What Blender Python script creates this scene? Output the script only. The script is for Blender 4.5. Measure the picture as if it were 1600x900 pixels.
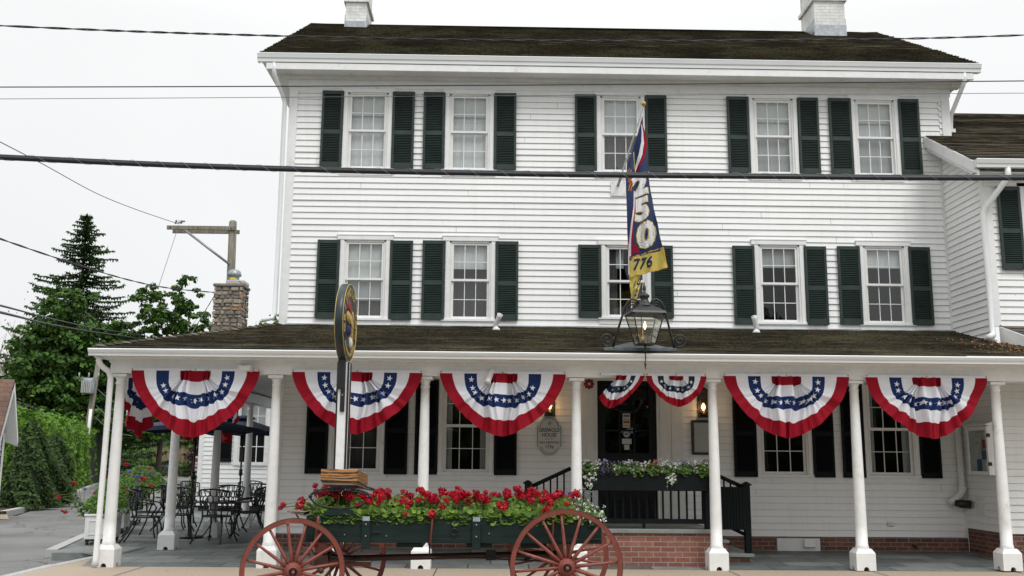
import bpy, math, random
from mathutils import Vector, Matrix
random.seed(7)
R = math.radians
PI = math.pi
scene = bpy.context.scene
for _o in list(bpy.data.objects):
    bpy.data.objects.remove(_o)

# ---------------------------------------------------------------- camera
CAMZ = 1.6
def cam_matrix(p, y, r):
    cy, sy, cp, sp, cr, sr = math.cos(y), math.sin(y), math.cos(p), math.sin(p), math.cos(r), math.sin(r)
    f = Vector((-sy*cp, cy*cp, sp)); r0 = Vector((cy, sy, 0)); u0 = r0.cross(f)
    rr = cr*r0 + sr*u0; uu = -sr*r0 + cr*u0
    m = Matrix((rr, uu, -f)).transposed().to_4x4()
    m.translation = Vector((0, 0, CAMZ))
    return m
cd = bpy.data.cameras.new('camera')
cam = bpy.data.objects.new('camera', cd)
scene.collection.objects.link(cam)
cd.sensor_width = 36.0
cd.lens = 36*1527/1600
cd.clip_start = 0.1
cd.clip_end = 2000
cam.matrix_world = cam_matrix(0.1733, -0.0189, 0.0078)
scene.camera = cam

# ---------------------------------------------------------------- world (overcast) and soft sun
SUN_EL, SUN_AZ = R(54), R(200)
world = bpy.data.worlds.new('World')
scene.world = world
world.use_nodes = True
wn, wl = world.node_tree.nodes, world.node_tree.links
wn.clear()
wo = wn.new('ShaderNodeOutputWorld')
bgn = wn.new('ShaderNodeBackground')
sky = wn.new('ShaderNodeTexSky')
sky.sky_type = 'NISHITA'; sky.sun_disc = False
sky.sun_elevation = SUN_EL; sky.sun_rotation = SUN_AZ
hs = wn.new('ShaderNodeHueSaturation'); hs.inputs['Saturation'].default_value = 0.12
wl.new(sky.outputs[0], hs.inputs['Color'])
# a closed cloud deck: an even pale layer mixed over the clear sky, slightly brighter overhead
tc = wn.new('ShaderNodeTexCoord')
sep = wn.new('ShaderNodeSeparateXYZ'); wl.new(tc.outputs['Generated'], sep.inputs[0])
rp = wn.new('ShaderNodeValToRGB')
rp.color_ramp.elements[0].position = 0.0; rp.color_ramp.elements[0].color = (8.4, 8.6, 8.7, 1)
rp.color_ramp.elements[1].position = 1.0; rp.color_ramp.elements[1].color = (19.0, 19.3, 19.6, 1)
e = rp.color_ramp.elements.new(0.40); e.color = (9.3, 9.4, 9.45, 1)
wl.new(sep.outputs[2], rp.inputs[0])
nz = wn.new('ShaderNodeTexNoise'); nz.inputs['Scale'].default_value = 1.6; nz.inputs['Detail'].default_value = 3
wl.new(tc.outputs['Generated'], nz.inputs['Vector'])
mr = wn.new('ShaderNodeMapRange'); mr.inputs[1].default_value = 0.3; mr.inputs[2].default_value = 0.7
mr.inputs[3].default_value = 0.94; mr.inputs[4].default_value = 1.05
wl.new(nz.outputs[0], mr.inputs[0])
vm = wn.new('ShaderNodeVectorMath'); vm.operation = 'SCALE'
wl.new(rp.outputs[0], vm.inputs[0]); wl.new(mr.outputs[0], vm.inputs['Scale'])
mx = wn.new('ShaderNodeMixRGB'); mx.inputs[0].default_value = 0.93
wl.new(hs.outputs[0], mx.inputs[1]); wl.new(vm.outputs[0], mx.inputs[2])
wl.new(mx.outputs[0], bgn.inputs[0])
bgn.inputs[1].default_value = 0.1
wl.new(bgn.outputs[0], wo.inputs[0])
sd = bpy.data.lights.new('sun', 'SUN'); sd.energy = 1.5; sd.angle = R(25); sd.color = (1.0, 0.985, 0.96)
sun = bpy.data.objects.new('sun', sd); scene.collection.objects.link(sun)
sun.rotation_euler = (PI/2 - SUN_EL, 0, R(28))
sun.location = (5, -5, 20)
vs = scene.view_settings
vs.view_transform = 'Standard'; vs.look = 'None'; vs.exposure = 0.07; vs.gamma = 1.0
try: vs.use_curve_mapping = False
except Exception: pass

# ---------------------------------------------------------------- materials
def nodes(name):
    m = bpy.data.materials.new(name); m.use_nodes = True
    nt = m.node_tree
    return m, nt, nt.nodes['Principled BSDF']
def inp(b, k, v):
    if k in b.inputs: b.inputs[k].default_value = v
def objc(nt, scale=(1, 1, 1), rot=(0, 0, 0)):
    t = nt.nodes.new('ShaderNodeTexCoord'); mp = nt.nodes.new('ShaderNodeMapping')
    mp.inputs['Scale'].default_value = scale; mp.inputs['Rotation'].default_value = rot
    nt.links.new(t.outputs['Object'], mp.inputs[0])
    return mp.outputs[0]
def noise(nt, vec, scale, detail=4, rough=0.6):
    n = nt.nodes.new('ShaderNodeTexNoise'); n.inputs['Scale'].default_value = scale
    n.inputs['Detail'].default_value = detail; n.inputs['Roughness'].default_value = rough
    nt.links.new(vec, n.inputs['Vector']); return n.outputs[0]
def ramp(nt, fac, stops):
    r = nt.nodes.new('ShaderNodeValToRGB'); cr = r.color_ramp
    cr.elements[0].position = stops[0][0]; cr.elements[0].color = (*stops[0][1], 1)
    cr.elements[1].position = stops[-1][0]; cr.elements[1].color = (*stops[-1][1], 1)
    for p, c in stops[1:-1]:
        q = cr.elements.new(p); q.color = (*c, 1)
    nt.links.new(fac, r.inputs[0]); return r.outputs[0]
def mixc(nt, fac, a, b, mode='MIX'):
    m = nt.nodes.new('ShaderNodeMixRGB'); m.blend_type = mode
    for i, v in ((0, fac), (1, a), (2, b)):
        if isinstance(v, (int, float)): m.inputs[i].default_value = v
        elif isinstance(v, tuple): m.inputs[i].default_value = (*v, 1)
        else: nt.links.new(v, m.inputs[i])
    return m.outputs[0]
def bumpn(nt, b, h, strength, dist=0.01):
    q = nt.nodes.new('ShaderNodeBump'); q.inputs['Strength'].default_value = strength; q.inputs['Distance'].default_value = dist
    nt.links.new(h, q.inputs['Height']); nt.links.new(q.outputs[0], b.inputs['Normal'])
def mat(name, c, rough=0.6, var=0.12, scale=6.0, bump=0.0, metal=0.0, c2=None, stretch=(1, 1, 1), spec=0.5, thr=(0.35, 0.7), transl=0.0):
    m, nt, b = nodes(name)
    inp(b, 'Roughness', rough); inp(b, 'Metallic', metal); inp(b, 'Specular IOR Level', spec)
    v = objc(nt, stretch); n = noise(nt, v, scale)
    lo = tuple(x*(1-var) for x in c); hi = tuple(min(1, x*(1+var)) for x in c)
    col = ramp(nt, n, [(0.3, lo), (0.7, hi)])
    if c2:
        n2 = noise(nt, v, scale*0.37, 6, 0.7)
        f = ramp(nt, n2, [(thr[0], (0, 0, 0)), (thr[1], (1, 1, 1))])
        col = mixc(nt, f, col, c2)
    nt.links.new(col, b.inputs['Base Color'])
    if bump:
        bumpn(nt, b, noise(nt, v, scale*4, 5), bump)
    if transl:
        tr = nt.nodes.new('ShaderNodeBsdfTranslucent'); ms = nt.nodes.new('ShaderNodeMixShader'); ms.inputs[0].default_value = transl
        nt.links.new(col, tr.inputs[0]); nt.links.new(b.outputs[0], ms.inputs[1]); nt.links.new(tr.outputs[0], ms.inputs[2])
        nt.links.new(ms.outputs[0], nt.nodes['Material Output'].inputs[0])
    return m
def brickmat(name, c1, c2, mortar, w, h, gap=0.01, plane='wall', rough=0.85, bump=0.4, off=0.5, dirt=0.25):
    m, nt, b = nodes(name); inp(b, 'Roughness', rough)
    t = nt.nodes.new('ShaderNodeTexCoord'); s = nt.nodes.new('ShaderNodeSeparateXYZ'); nt.links.new(t.outputs['Object'], s.inputs[0])
    cb = nt.nodes.new('ShaderNodeCombineXYZ')
    if plane == 'wall':
        ad = nt.nodes.new('ShaderNodeMath'); ad.operation = 'ADD'
        nt.links.new(s.outputs[0], ad.inputs[0]); nt.links.new(s.outputs[1], ad.inputs[1])
        nt.links.new(ad.outputs[0], cb.inputs[0]); nt.links.new(s.outputs[2], cb.inputs[1])
    else:
        nt.links.new(s.outputs[0], cb.inputs[0]); nt.links.new(s.outputs[1], cb.inputs[1])
    # wobble the joints a little
    nn = nt.nodes.new('ShaderNodeTexNoise'); nn.inputs['Scale'].default_value = 5; nt.links.new(cb.outputs[0], nn.inputs['Vector'])
    wv = nt.nodes.new('ShaderNodeVectorMath'); wv.operation = 'MULTIPLY_ADD'
    nt.links.new(nn.outputs['Color'], wv.inputs[0]); wv.inputs[1].default_value = (0.012,)*3; nt.links.new(cb.outputs[0], wv.inputs[2])
    br = nt.nodes.new('ShaderNodeTexBrick'); nt.links.new(wv.outputs[0], br.inputs['Vector'])
    br.inputs['Scale'].default_value = 1.0; br.inputs['Brick Width'].default_value = w; br.inputs['Row Height'].default_value = h
    br.inputs['Mortar Size'].default_value = gap; br.inputs['Mortar Smooth'].default_value = 0.2; br.offset = off
    br.inputs['Color1'].default_value = (*c1, 1); br.inputs['Color2'].default_value = (*c2, 1); br.inputs['Mortar'].default_value = (*mortar, 1)
    v = objc(nt); d = ramp(nt, noise(nt, v, 2.3, 6, 0.7), [(0.35, (1-dirt,)*3), (0.65, (1+dirt*0.4,)*3)])
    col = mixc(nt, 1.0, br.outputs['Color'], d, 'MULTIPLY')
    col = mixc(nt, 1.0, col, ramp(nt, noise(nt, v, 60, 3), [(0.3, (0.85,)*3), (0.7, (1.1,)*3)]), 'MULTIPLY')
    nt.links.new(col, b.inputs['Base Color'])
    iv = nt.nodes.new('ShaderNodeMath'); iv.operation = 'SUBTRACT'; iv.inputs[0].default_value = 1; nt.links.new(br.outputs['Fac'], iv.inputs[1])
    bumpn(nt, b, iv.outputs[0], bump, 0.006)
    return m
def shinglemat(name, dark, mid, moss, sc=1.0, mossa=0.6):
    m, nt, b = nodes(name); inp(b, 'Roughness', 0.92); inp(b, 'Specular IOR Level', 0.2)
    v = objc(nt, (1, 1, 1)); vs_ = objc(nt, (5, 34, 34))
    a = noise(nt, vs_, 1.0*sc, 5, 0.75)
    col = ramp(nt, a, [(0.28, dark), (0.5, mid), (0.75, tuple(x*1.9 for x in mid))])
    big = noise(nt, v, 0.9, 6, 0.65)
    fine = noise(nt, v, 26, 4, 0.7)
    mm = nt.nodes.new('ShaderNodeMath'); mm.operation = 'MULTIPLY'; nt.links.new(big, mm.inputs[0]); nt.links.new(fine, mm.inputs[1])
    f = ramp(nt, mm.outputs[0], [(0.24, (0, 0, 0)), (0.33, (mossa,)*3)])
    col = mixc(nt, f, col, moss)
    col = mixc(nt, 1.0, col, ramp(nt, noise(nt, v, 0.5, 4), [(0.3, (0.6,)*3), (0.7, (1.25,)*3)]), 'MULTIPLY')
    nt.links.new(col, b.inputs['Base Color'])
    bumpn(nt, b, a, 0.6, 0.01)
    return m
def leafmat(name, c, c2, rough=0.55, transl=0.25, spec=0.3):
    m, nt, b = nodes(name); inp(b, 'Roughness', rough); inp(b, 'Specular IOR Level', spec)
    g = nt.nodes.new('ShaderNodeNewGeometry')
    col = ramp(nt, g.outputs['Random Per Island'], [(0.0, c), (1.0, c2)])
    v = objc(nt); col = mixc(nt, 1.0, col, ramp(nt, noise(nt, v, 1.5, 3), [(0.3, (0.7,)*3), (0.7, (1.25,)*3)]), 'MULTIPLY')
    nt.links.new(col, b.inputs['Base Color'])
    tr = nt.nodes.new('ShaderNodeBsdfTranslucent'); ms = nt.nodes.new('ShaderNodeMixShader'); ms.inputs[0].default_value = transl
    nt.links.new(col, tr.inputs[0]); nt.links.new(b.outputs[0], ms.inputs[1]); nt.links.new(tr.outputs[0], ms.inputs[2])
    nt.links.new(ms.outputs[0], nt.nodes['Material Output'].inputs[0])
    return m
def glassmat(name, refl=0.16, tint=(0.9, 0.93, 0.92)):
    m = bpy.data.materials.new(name); m.use_nodes = True; nt = m.node_tree; nt.nodes.clear()
    o = nt.nodes.new('ShaderNodeOutputMaterial'); t = nt.nodes.new('ShaderNodeBsdfTransparent'); t.inputs[0].default_value = (*tint, 1)
    g = nt.nodes.new('ShaderNodeBsdfGlossy'); g.inputs['Roughness'].default_value = 0.02
    fr = nt.nodes.new('ShaderNodeLayerWeight'); fr.inputs[0].default_value = 0.5
    pw = nt.nodes.new('ShaderNodeMath'); pw.operation = 'POWER'; pw.inputs[1].default_value = 4.0; nt.links.new(fr.outputs['Facing'], pw.inputs[0])
    ad = nt.nodes.new('ShaderNodeMath'); ad.operation = 'ADD'; ad.inputs[1].default_value = refl; nt.links.new(pw.outputs[0], ad.inputs[0])
    tcc = nt.nodes.new('ShaderNodeTexCoord'); n = nt.nodes.new('ShaderNodeTexNoise'); n.inputs['Scale'].default_value = 2.2
    nt.links.new(tcc.outputs['Object'], n.inputs['Vector'])
    bp = nt.nodes.new('ShaderNodeBump'); bp.inputs['Strength'].default_value = 0.05; bp.inputs['Distance'].default_value = 0.02
    nt.links.new(n.outputs[0], bp.inputs['Height']); nt.links.new(bp.outputs[0], g.inputs['Normal'])
    ms = nt.nodes.new('ShaderNodeMixShader'); nt.links.new(ad.outputs[0], ms.inputs[0]); nt.links.new(t.outputs[0], ms.inputs[1]); nt.links.new(g.outputs[0], ms.inputs[2])
    nt.links.new(ms.outputs[0], o.inputs[0])
    return m
def emis(name, c, s):
    m = bpy.data.materials.new(name); m.use_nodes = True; nt = m.node_tree; nt.nodes.clear()
    o = nt.nodes.new('ShaderNodeOutputMaterial'); e_ = nt.nodes.new('ShaderNodeEmission'); e_.inputs[0].default_value = (*c, 1); e_.inputs[1].default_value = s
    nt.links.new(e_.outputs[0], o.inputs[0]); return m

M = {}
def sidingmat():
    m, nt, b = nodes('painted_siding'); inp(b, 'Roughness', 0.5); inp(b, 'Specular IOR Level', 0.4)
    v = objc(nt, (1, 1, 1)); vs_ = objc(nt, (0.6, 0.6, 9))
    c = ramp(nt, noise(nt, vs_, 1.0, 4), [(0.3, (0.80, 0.803, 0.795)), (0.7, (0.855, 0.857, 0.85))])
    streak = ramp(nt, noise(nt, objc(nt, (7, 7, 0.6)), 1.0, 6, 0.7), [(0.30, (0.945, 0.94, 0.92)), (0.5, (1, 1, 1))])
    c = mixc(nt, 1.0, c, streak, 'MULTIPLY')
    spot = ramp(nt, noise(nt, v, 14, 3, 0.6), [(0.66, (1, 1, 1)), (0.78, (0.86, 0.83, 0.77))])
    c = mixc(nt, 0.8, c, spot, 'MULTIPLY')
    nt.links.new(c, b.inputs['Base Color']); bumpn(nt, b, noise(nt, objc(nt, (1.5, 1.5, 40)), 4, 4), 0.06, 0.004)
    return m
M['siding'] = sidingmat()
M['trim'] = mat('white_trim_paint', (0.78, 0.785, 0.775), 0.45, 0.05, 9, c2=(0.50, 0.49, 0.45), thr=(0.60, 0.78), bump=0.08)
M['trim2'] = mat('weathered_trim_paint', (0.70, 0.70, 0.67), 0.5, 0.07, 4, c2=(0.45, 0.44, 0.40), thr=(0.62, 0.85))
M['gutter'] = mat('gutter_aluminium', (0.76, 0.78, 0.775), 0.35, 0.05, 2, stretch=(0.3, 1, 1))
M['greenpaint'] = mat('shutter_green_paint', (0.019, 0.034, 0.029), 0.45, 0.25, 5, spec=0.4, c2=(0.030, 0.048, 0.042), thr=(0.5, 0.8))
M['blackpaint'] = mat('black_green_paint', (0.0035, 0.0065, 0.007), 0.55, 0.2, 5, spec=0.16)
M['door'] = mat('door_dark_paint', (0.004, 0.006, 0.007), 0.45, 0.2, 5, spec=0.25)
M['roof'] = shinglemat('cedar_shingles_main', (0.014, 0.011, 0.007), (0.050, 0.041, 0.026), (0.14, 0.13, 0.075), mossa=0.65)
M['roof2'] = shinglemat('cedar_shingles_porch', (0.014, 0.012, 0.008), (0.052, 0.044, 0.030), (0.15, 0.135, 0.075), mossa=0.5)
M['roof3'] = shinglemat('cedar_shingles_wing', (0.018, 0.015, 0.010), (0.062, 0.051, 0.036), (0.13, 0.115, 0.06), mossa=0.5)
M['roof4'] = shinglemat('worn_grey_shingles', (0.06, 0.052, 0.042), (0.13, 0.115, 0.095), (0.12, 0.11, 0.07), mossa=0.2)
M['brick'] = brickmat('red_brick_landing', (0.22, 0.078, 0.055), (0.31, 0.125, 0.09), (0.32, 0.28, 0.24), 0.225, 0.076, 0.007)
M['brick2'] = brickmat('old_red_brick', (0.13, 0.042, 0.03), (0.22, 0.085, 0.06), (0.24, 0.21, 0.18), 0.215, 0.072, 0.008)
M['whitebrick'] = brickmat('whitewashed_brick', (0.75, 0.745, 0.72), (0.8, 0.8, 0.78), (0.58, 0.57, 0.53), 0.21, 0.075, 0.006)
M['slate'] = brickmat('bluestone_pavers', (0.10, 0.12, 0.118), (0.23, 0.245, 0.235), (0.035, 0.04, 0.036), 0.92, 0.5, 0.012, 'floor', 0.6, 0.3, 0.37, 0.3)
M['walk'] = mat('tan_concrete', (0.40, 0.325, 0.245), 0.85, 0.1, 60, bump=0.15, c2=(0.30, 0.25, 0.19), thr=(0.45, 0.75))
M['lapshade_seam'] = mat('lap_shadow_and_seams', (0.52, 0.515, 0.49), 0.9, 0.2, 3, stretch=(2, 2, 1), c2=(0.74, 0.735, 0.71), thr=(0.35, 0.65))  # colour of the painted lap shadow lines, shared with the butt seams
M['joint'] = mat('joint_dark', (0.06, 0.055, 0.05), 0.9)
M['asphalt'] = mat('asphalt_worn', (0.125, 0.125, 0.12), 0.85, 0.18, 40, bump=0.3, c2=(0.085, 0.085, 0.082), thr=(0.4, 0.65))
def crackmat():
    m, nt, b = nodes('asphalt_worn'); inp(b, 'Roughness', 0.88)
    v = objc(nt); big = ramp(nt, noise(nt, v, 0.35, 6, 0.65), [(0.35, (0.125, 0.125, 0.12)), (0.5, (0.175, 0.174, 0.168)), (0.7, (0.22, 0.217, 0.21))])
    sp = ramp(nt, noise(nt, v, 90, 3, 0.8), [(0.3, (0.65,)*3), (0.7, (1.3,)*3)]); c = mixc(nt, 1.0, big, sp, 'MULTIPLY')
    vo = nt.nodes.new('ShaderNodeTexVoronoi'); vo.feature = 'DISTANCE_TO_EDGE'; vo.inputs['Scale'].default_value = 0.22
    wn_ = nt.nodes.new('ShaderNodeTexNoise'); wn_.inputs['Scale'].default_value = 1.3; wn_.inputs['Detail'].default_value = 5; nt.links.new(v, wn_.inputs['Vector'])
    ma = nt.nodes.new('ShaderNodeVectorMath'); ma.operation = 'MULTIPLY_ADD'; ma.inputs[1].default_value = (1.6,)*3; nt.links.new(wn_.outputs['Color'], ma.inputs[0]); nt.links.new(v, ma.inputs[2]); nt.links.new(ma.outputs[0], vo.inputs['Vector'])
    k = ramp(nt, vo.outputs['Distance'], [(0.0, (0.35,)*3), (0.012, (1, 1, 1))]); c = mixc(nt, 1.0, c, k, 'MULTIPLY')
    nt.links.new(c, b.inputs['Base Color']); bumpn(nt, b, noise(nt, v, 120, 3), 0.3, 0.004); return m
M['asphalt'] = crackmat()
M['plate'] = mat('lamp_base_lead', (0.10, 0.115, 0.12), 0.5, 0.25, 9)
M['granite'] = mat('granite_kerb', (0.42, 0.42, 0.41), 0.8, 0.2, 60, bump=0.2)
M['bluestone'] = mat('bluestone_slab', (0.20, 0.22, 0.21), 0.65, 0.12, 8, bump=0.1)
M['dirt'] = mat('ground_soil', (0.10, 0.08, 0.05), 0.95, 0.25, 3, c2=(0.06, 0.085, 0.03), thr=(0.4, 0.55))
M['mulch'] = mat('mulch', (0.05, 0.028, 0.016), 0.95, 0.4, 30, bump=0.5)
M['grass'] = mat('lawn', (0.07, 0.16, 0.02), 0.9, 0.3, 8)
M['lead'] = mat('lead_flashing', (0.36, 0.39, 0.41), 0.45, 0.3, 9, metal=0.3)
M['iron'] = mat('wrought_iron', (0.012, 0.012, 0.014), 0.42, 0.3, 10, spec=0.5)
M['rubber'] = mat('cable_sheath', (0.008, 0.010, 0.014), 0.5, 0.2, 10)
M['wire'] = mat('bare_wire', (0.10, 0.11, 0.13), 0.5, 0.2, 3)
M['steel'] = mat('galvanised_steel', (0.27, 0.29, 0.31), 0.45, 0.2, 12, metal=0.5)
M['glass'] = glassmat('window_glass', 0.055)
M['glass_up'] = glassmat('window_glass_upper', 0.09)
M['glass_lamp'] = glassmat('lantern_glass', 0.10, (0.93, 0.92, 0.85))
M['dark'] = mat('dark_interior', (0.012, 0.011, 0.010), 0.9)
M['shade'] = mat('roller_blind', (0.78, 0.79, 0.77), 0.8, 0.03, 2, transl=0.3)
M['net'] = mat('net_curtain', (0.62, 0.63, 0.635), 0.9, 0.06, 5, stretch=(9, 9, 0.4))
M['net2'] = mat('grey_screen_curtain', (0.36, 0.365, 0.37), 0.9, 0.1, 5, stretch=(9, 9, 0.4))
M['net3'] = mat('dark_curtain', (0.07, 0.065, 0.068), 0.9, 0.3, 5, stretch=(12, 12, 0.4))
M['cloth_r'] = mat('red_bunting_cloth', (0.30, 0.005, 0.018), 0.75, 0.1, 14, bump=0.12, transl=0.12, spec=0.2)
M['cloth_w'] = mat('white_bunting_cloth', (0.80, 0.81, 0.86), 0.8, 0.03, 14, bump=0.12, transl=0.15, spec=0.2)
M['cloth_b'] = mat('blue_bunting_cloth', (0.010, 0.028, 0.115), 0.75, 0.15, 14, bump=0.12, transl=0.06, spec=0.2)
M['cloth_n'] = mat('navy_bunting_cloth', (0.010, 0.028, 0.055), 0.75, 0.15, 14, bump=0.12, transl=0.06, spec=0.2)
M['cloth_g'] = mat('gold_flag_cloth', (0.55, 0.44, 0.10), 0.6, 0.12, 9, bump=0.1, transl=0.1, spec=0.3)
M['flagblue'] = mat('flag_navy_cloth', (0.016, 0.030, 0.095), 0.6, 0.15, 9, bump=0.1, transl=0.05, spec=0.3)
M['navy'] = mat('umbrella_canvas', (0.010, 0.018, 0.045), 0.8, 0.15, 6, bump=0.1)
M['brass'] = mat('brass', (0.45, 0.28, 0.07), 0.35, 0.2, 9, metal=0.7)
M['goldball'] = mat('gold_knob', (0.45, 0.27, 0.06), 0.35, 0.1, 9, metal=0.4)
M['gold'] = mat('gold_leaf', (0.50, 0.36, 0.12), 0.45, 0.3, 30, metal=0.25, bump=0.3)
M['signgreen'] = mat('sign_board_paint', (0.016, 0.026, 0.025), 0.35, 0.2, 20)
M['signred'] = mat('sign_red', (0.22, 0.022, 0.016), 0.5, 0.2, 20)
M['signblue'] = mat('sign_blue', (0.012, 0.014, 0.09), 0.5, 0.2, 20)
M['black'] = mat('black_metal', (0.010, 0.010, 0.011), 0.4, 0.2, 10)
M['text'] = mat('lettering_black', (0.012, 0.012, 0.012), 0.6, 0.1)
M['plaque'] = mat('plaque_paint', (0.62, 0.61, 0.58), 0.6, 0.06, 9)
M['wheelred'] = mat('wheel_red_paint', (0.205, 0.050, 0.034), 0.45, 0.18, 12, c2=(0.30, 0.11, 0.075), thr=(0.60, 0.68), bump=0.15)
M['reddark'] = mat('undercarriage_paint', (0.055, 0.02, 0.014), 0.6, 0.3, 10)
M['wagongreen'] = mat('wagon_green_paint', (0.006, 0.017, 0.0145), 0.55, 0.25, 6, spec=0.3, c2=(0.014, 0.027, 0.024), thr=(0.55, 0.8), stretch=(0.4, 1, 5), bump=0.05)
def woodmat(name, a, bcol, sc=(2.2, 14, 14)):
    m, nt, b = nodes(name); inp(b, 'Roughness', 0.55)
    v = objc(nt, sc); w = nt.nodes.new('ShaderNodeTexWave'); w.inputs['Scale'].default_value = 0.9; w.inputs['Distortion'].default_value = 11; w.inputs['Detail'].default_value = 4; w.inputs['Detail Roughness'].default_value = 0.7
    w.bands_direction = 'Z'; nt.links.new(v, w.inputs['Vector'])
    c = ramp(nt, w.outputs['Fac'], [(0.15, a), (0.5, bcol), (0.9, tuple(x*1.15 for x in bcol))])
    nt.links.new(c, b.inputs['Base Color']); bumpn(nt, b, w.outputs['Fac'], 0.2, 0.004); return m
M['wood'] = woodmat('oak_seat_wood', (0.03, 0.012, 0.005), (0.33, 0.15, 0.04), (1.6, 8, 11))
M['wood_old'] = woodmat('weathered_oak', (0.09, 0.06, 0.045), (0.22, 0.15, 0.11))
M['polewood'] = mat('weathered_pole_wood', (0.24, 0.22, 0.18), 0.9, 0.25, 8, stretch=(4, 4, 0.4), bump=0.3, c2=(0.13, 0.12, 0.09), thr=(0.4, 0.7))
M['stone_a'] = mat('field_stone', (0.33, 0.28, 0.22), 0.9, 0.35, 5, bump=0.5)
M['stone_b'] = mat('field_stone_dark', (0.20, 0.175, 0.15), 0.9, 0.3, 5, bump=0.5)
M['stone_c'] = mat('field_stone_rust', (0.36, 0.20, 0.11), 0.9, 0.25, 5, bump=0.5)
M['mortar'] = mat('mortar', (0.32, 0.29, 0.25), 0.95, 0.2, 9)
M['yellow'] = mat('yellow_label', (0.75, 0.55, 0.01), 0.6, 0.05)
M['bulb'] = emis('lamp_bulb', (1.0, 0.50, 0.16), 9.0)
M['flame'] = emis('gas_flame', (1.0, 0.62, 0.28), 8.0)
M['redtrim'] = mat('red_alarm_paint', (0.25, 0.01, 0.02), 0.45, 0.1)
M['paper'] = mat('paper', (0.55, 0.55, 0.53), 0.8, 0.12, 30)
M['paperblue'] = mat('blue_print', (0.05, 0.14, 0.28), 0.7, 0.2, 20)
M['paperred'] = mat('red_print', (0.30, 0.04, 0.04), 0.7, 0.2, 20)
M['framewood'] = mat('dark_frame_wood', (0.045, 0.018, 0.012), 0.5, 0.2, 10)
M['sticker_y'] = mat('yellow_sticker', (0.55, 0.33, 0.05), 0.6, 0.05)
M['brownroof'] = brickmat('brown_asphalt_shingles', (0.15, 0.085, 0.06), (0.19, 0.11, 0.08), (0.08, 0.05, 0.04), 0.3, 0.13, 0.008, 'wall')
M['darkroof'] = mat('dark_slate_roof', (0.07, 0.07, 0.075), 0.8, 0.2, 5)
M['soil'] = mat('potting_soil', (0.03, 0.02, 0.012), 0.95, 0.3, 20, bump=0.5)
M['litter'] = leafmat('dead_leaves', (0.16, 0.07, 0.03), (0.36, 0.20, 0.09), 0.8, 0.05)
M['ger'] = leafmat('geranium_leaves', (0.04, 0.10, 0.010), (0.19, 0.30, 0.035))
M['ger2'] = leafmat('dark_geranium_leaves', (0.03, 0.075, 0.014), (0.11, 0.19, 0.035))
M['petal'] = leafmat('red_geranium_petals', (0.24, 0.0, 0.010), (0.55, 0.004, 0.024), 0.6, 0.2)
M['petal_w'] = leafmat('white_petals', (0.70, 0.72, 0.70), (0.85, 0.86, 0.82), 0.6, 0.2)
M['petal_v'] = leafmat('violet_petals', (0.10, 0.08, 0.35), (0.24, 0.20, 0.55), 0.6, 0.2)
M['stem'] = mat('green_stem', (0.10, 0.15, 0.04), 0.7)
M['planterleaf'] = leafmat('planter_leaves', (0.04, 0.10, 0.012), (0.13, 0.26, 0.03))
M['pur'] = leafmat('dark_purple_leaves', (0.008, 0.005, 0.012), (0.03, 0.018, 0.03))
M['hedge'] = leafmat('privet_leaves', (0.045, 0.12, 0.008), (0.15, 0.30, 0.022))
M['hedge2'] = leafmat('far_hedge_leaves', (0.05, 0.12, 0.015), (0.11, 0.21, 0.03))
M['cedar'] = leafmat('cedar_foliage', (0.022, 0.052, 0.012), (0.075, 0.13, 0.030))
M['spruce'] = leafmat('spruce_needles', (0.016, 0.038, 0.012), (0.060, 0.115, 0.028), transl=0.15)
M['maple'] = leafmat('maple_leaves', (0.020, 0.060, 0.010), (0.085, 0.175, 0.024))
M['lightleaf'] = leafmat('spring_leaves', (0.06, 0.13, 0.018), (0.13, 0.24, 0.035))
M['woods'] = leafmat('woodland_leaves', (0.045, 0.10, 0.02), (0.12, 0.20, 0.04))
M['purple'] = leafmat('plum_leaves', (0.018, 0.008, 0.010), (0.06, 0.025, 0.03))
M['bush'] = leafmat('bright_bush_leaves', (0.09, 0.20, 0.015), (0.18, 0.36, 0.03))
M['reed'] = leafmat('dry_reeds', (0.20, 0.15, 0.09), (0.42, 0.34, 0.22), transl=0.1)
M['bark'] = mat('bark', (0.055, 0.045, 0.035), 0.95, 0.3, 10, bump=0.5)
M['palebark'] = mat('sycamore_bark', (0.42, 0.37, 0.31), 0.9, 0.25, 3, c2=(0.26, 0.22, 0.17), thr=(0.4, 0.6))
M['core'] = mat('hedge_inner', (0.012, 0.024, 0.008), 0.95)

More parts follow.
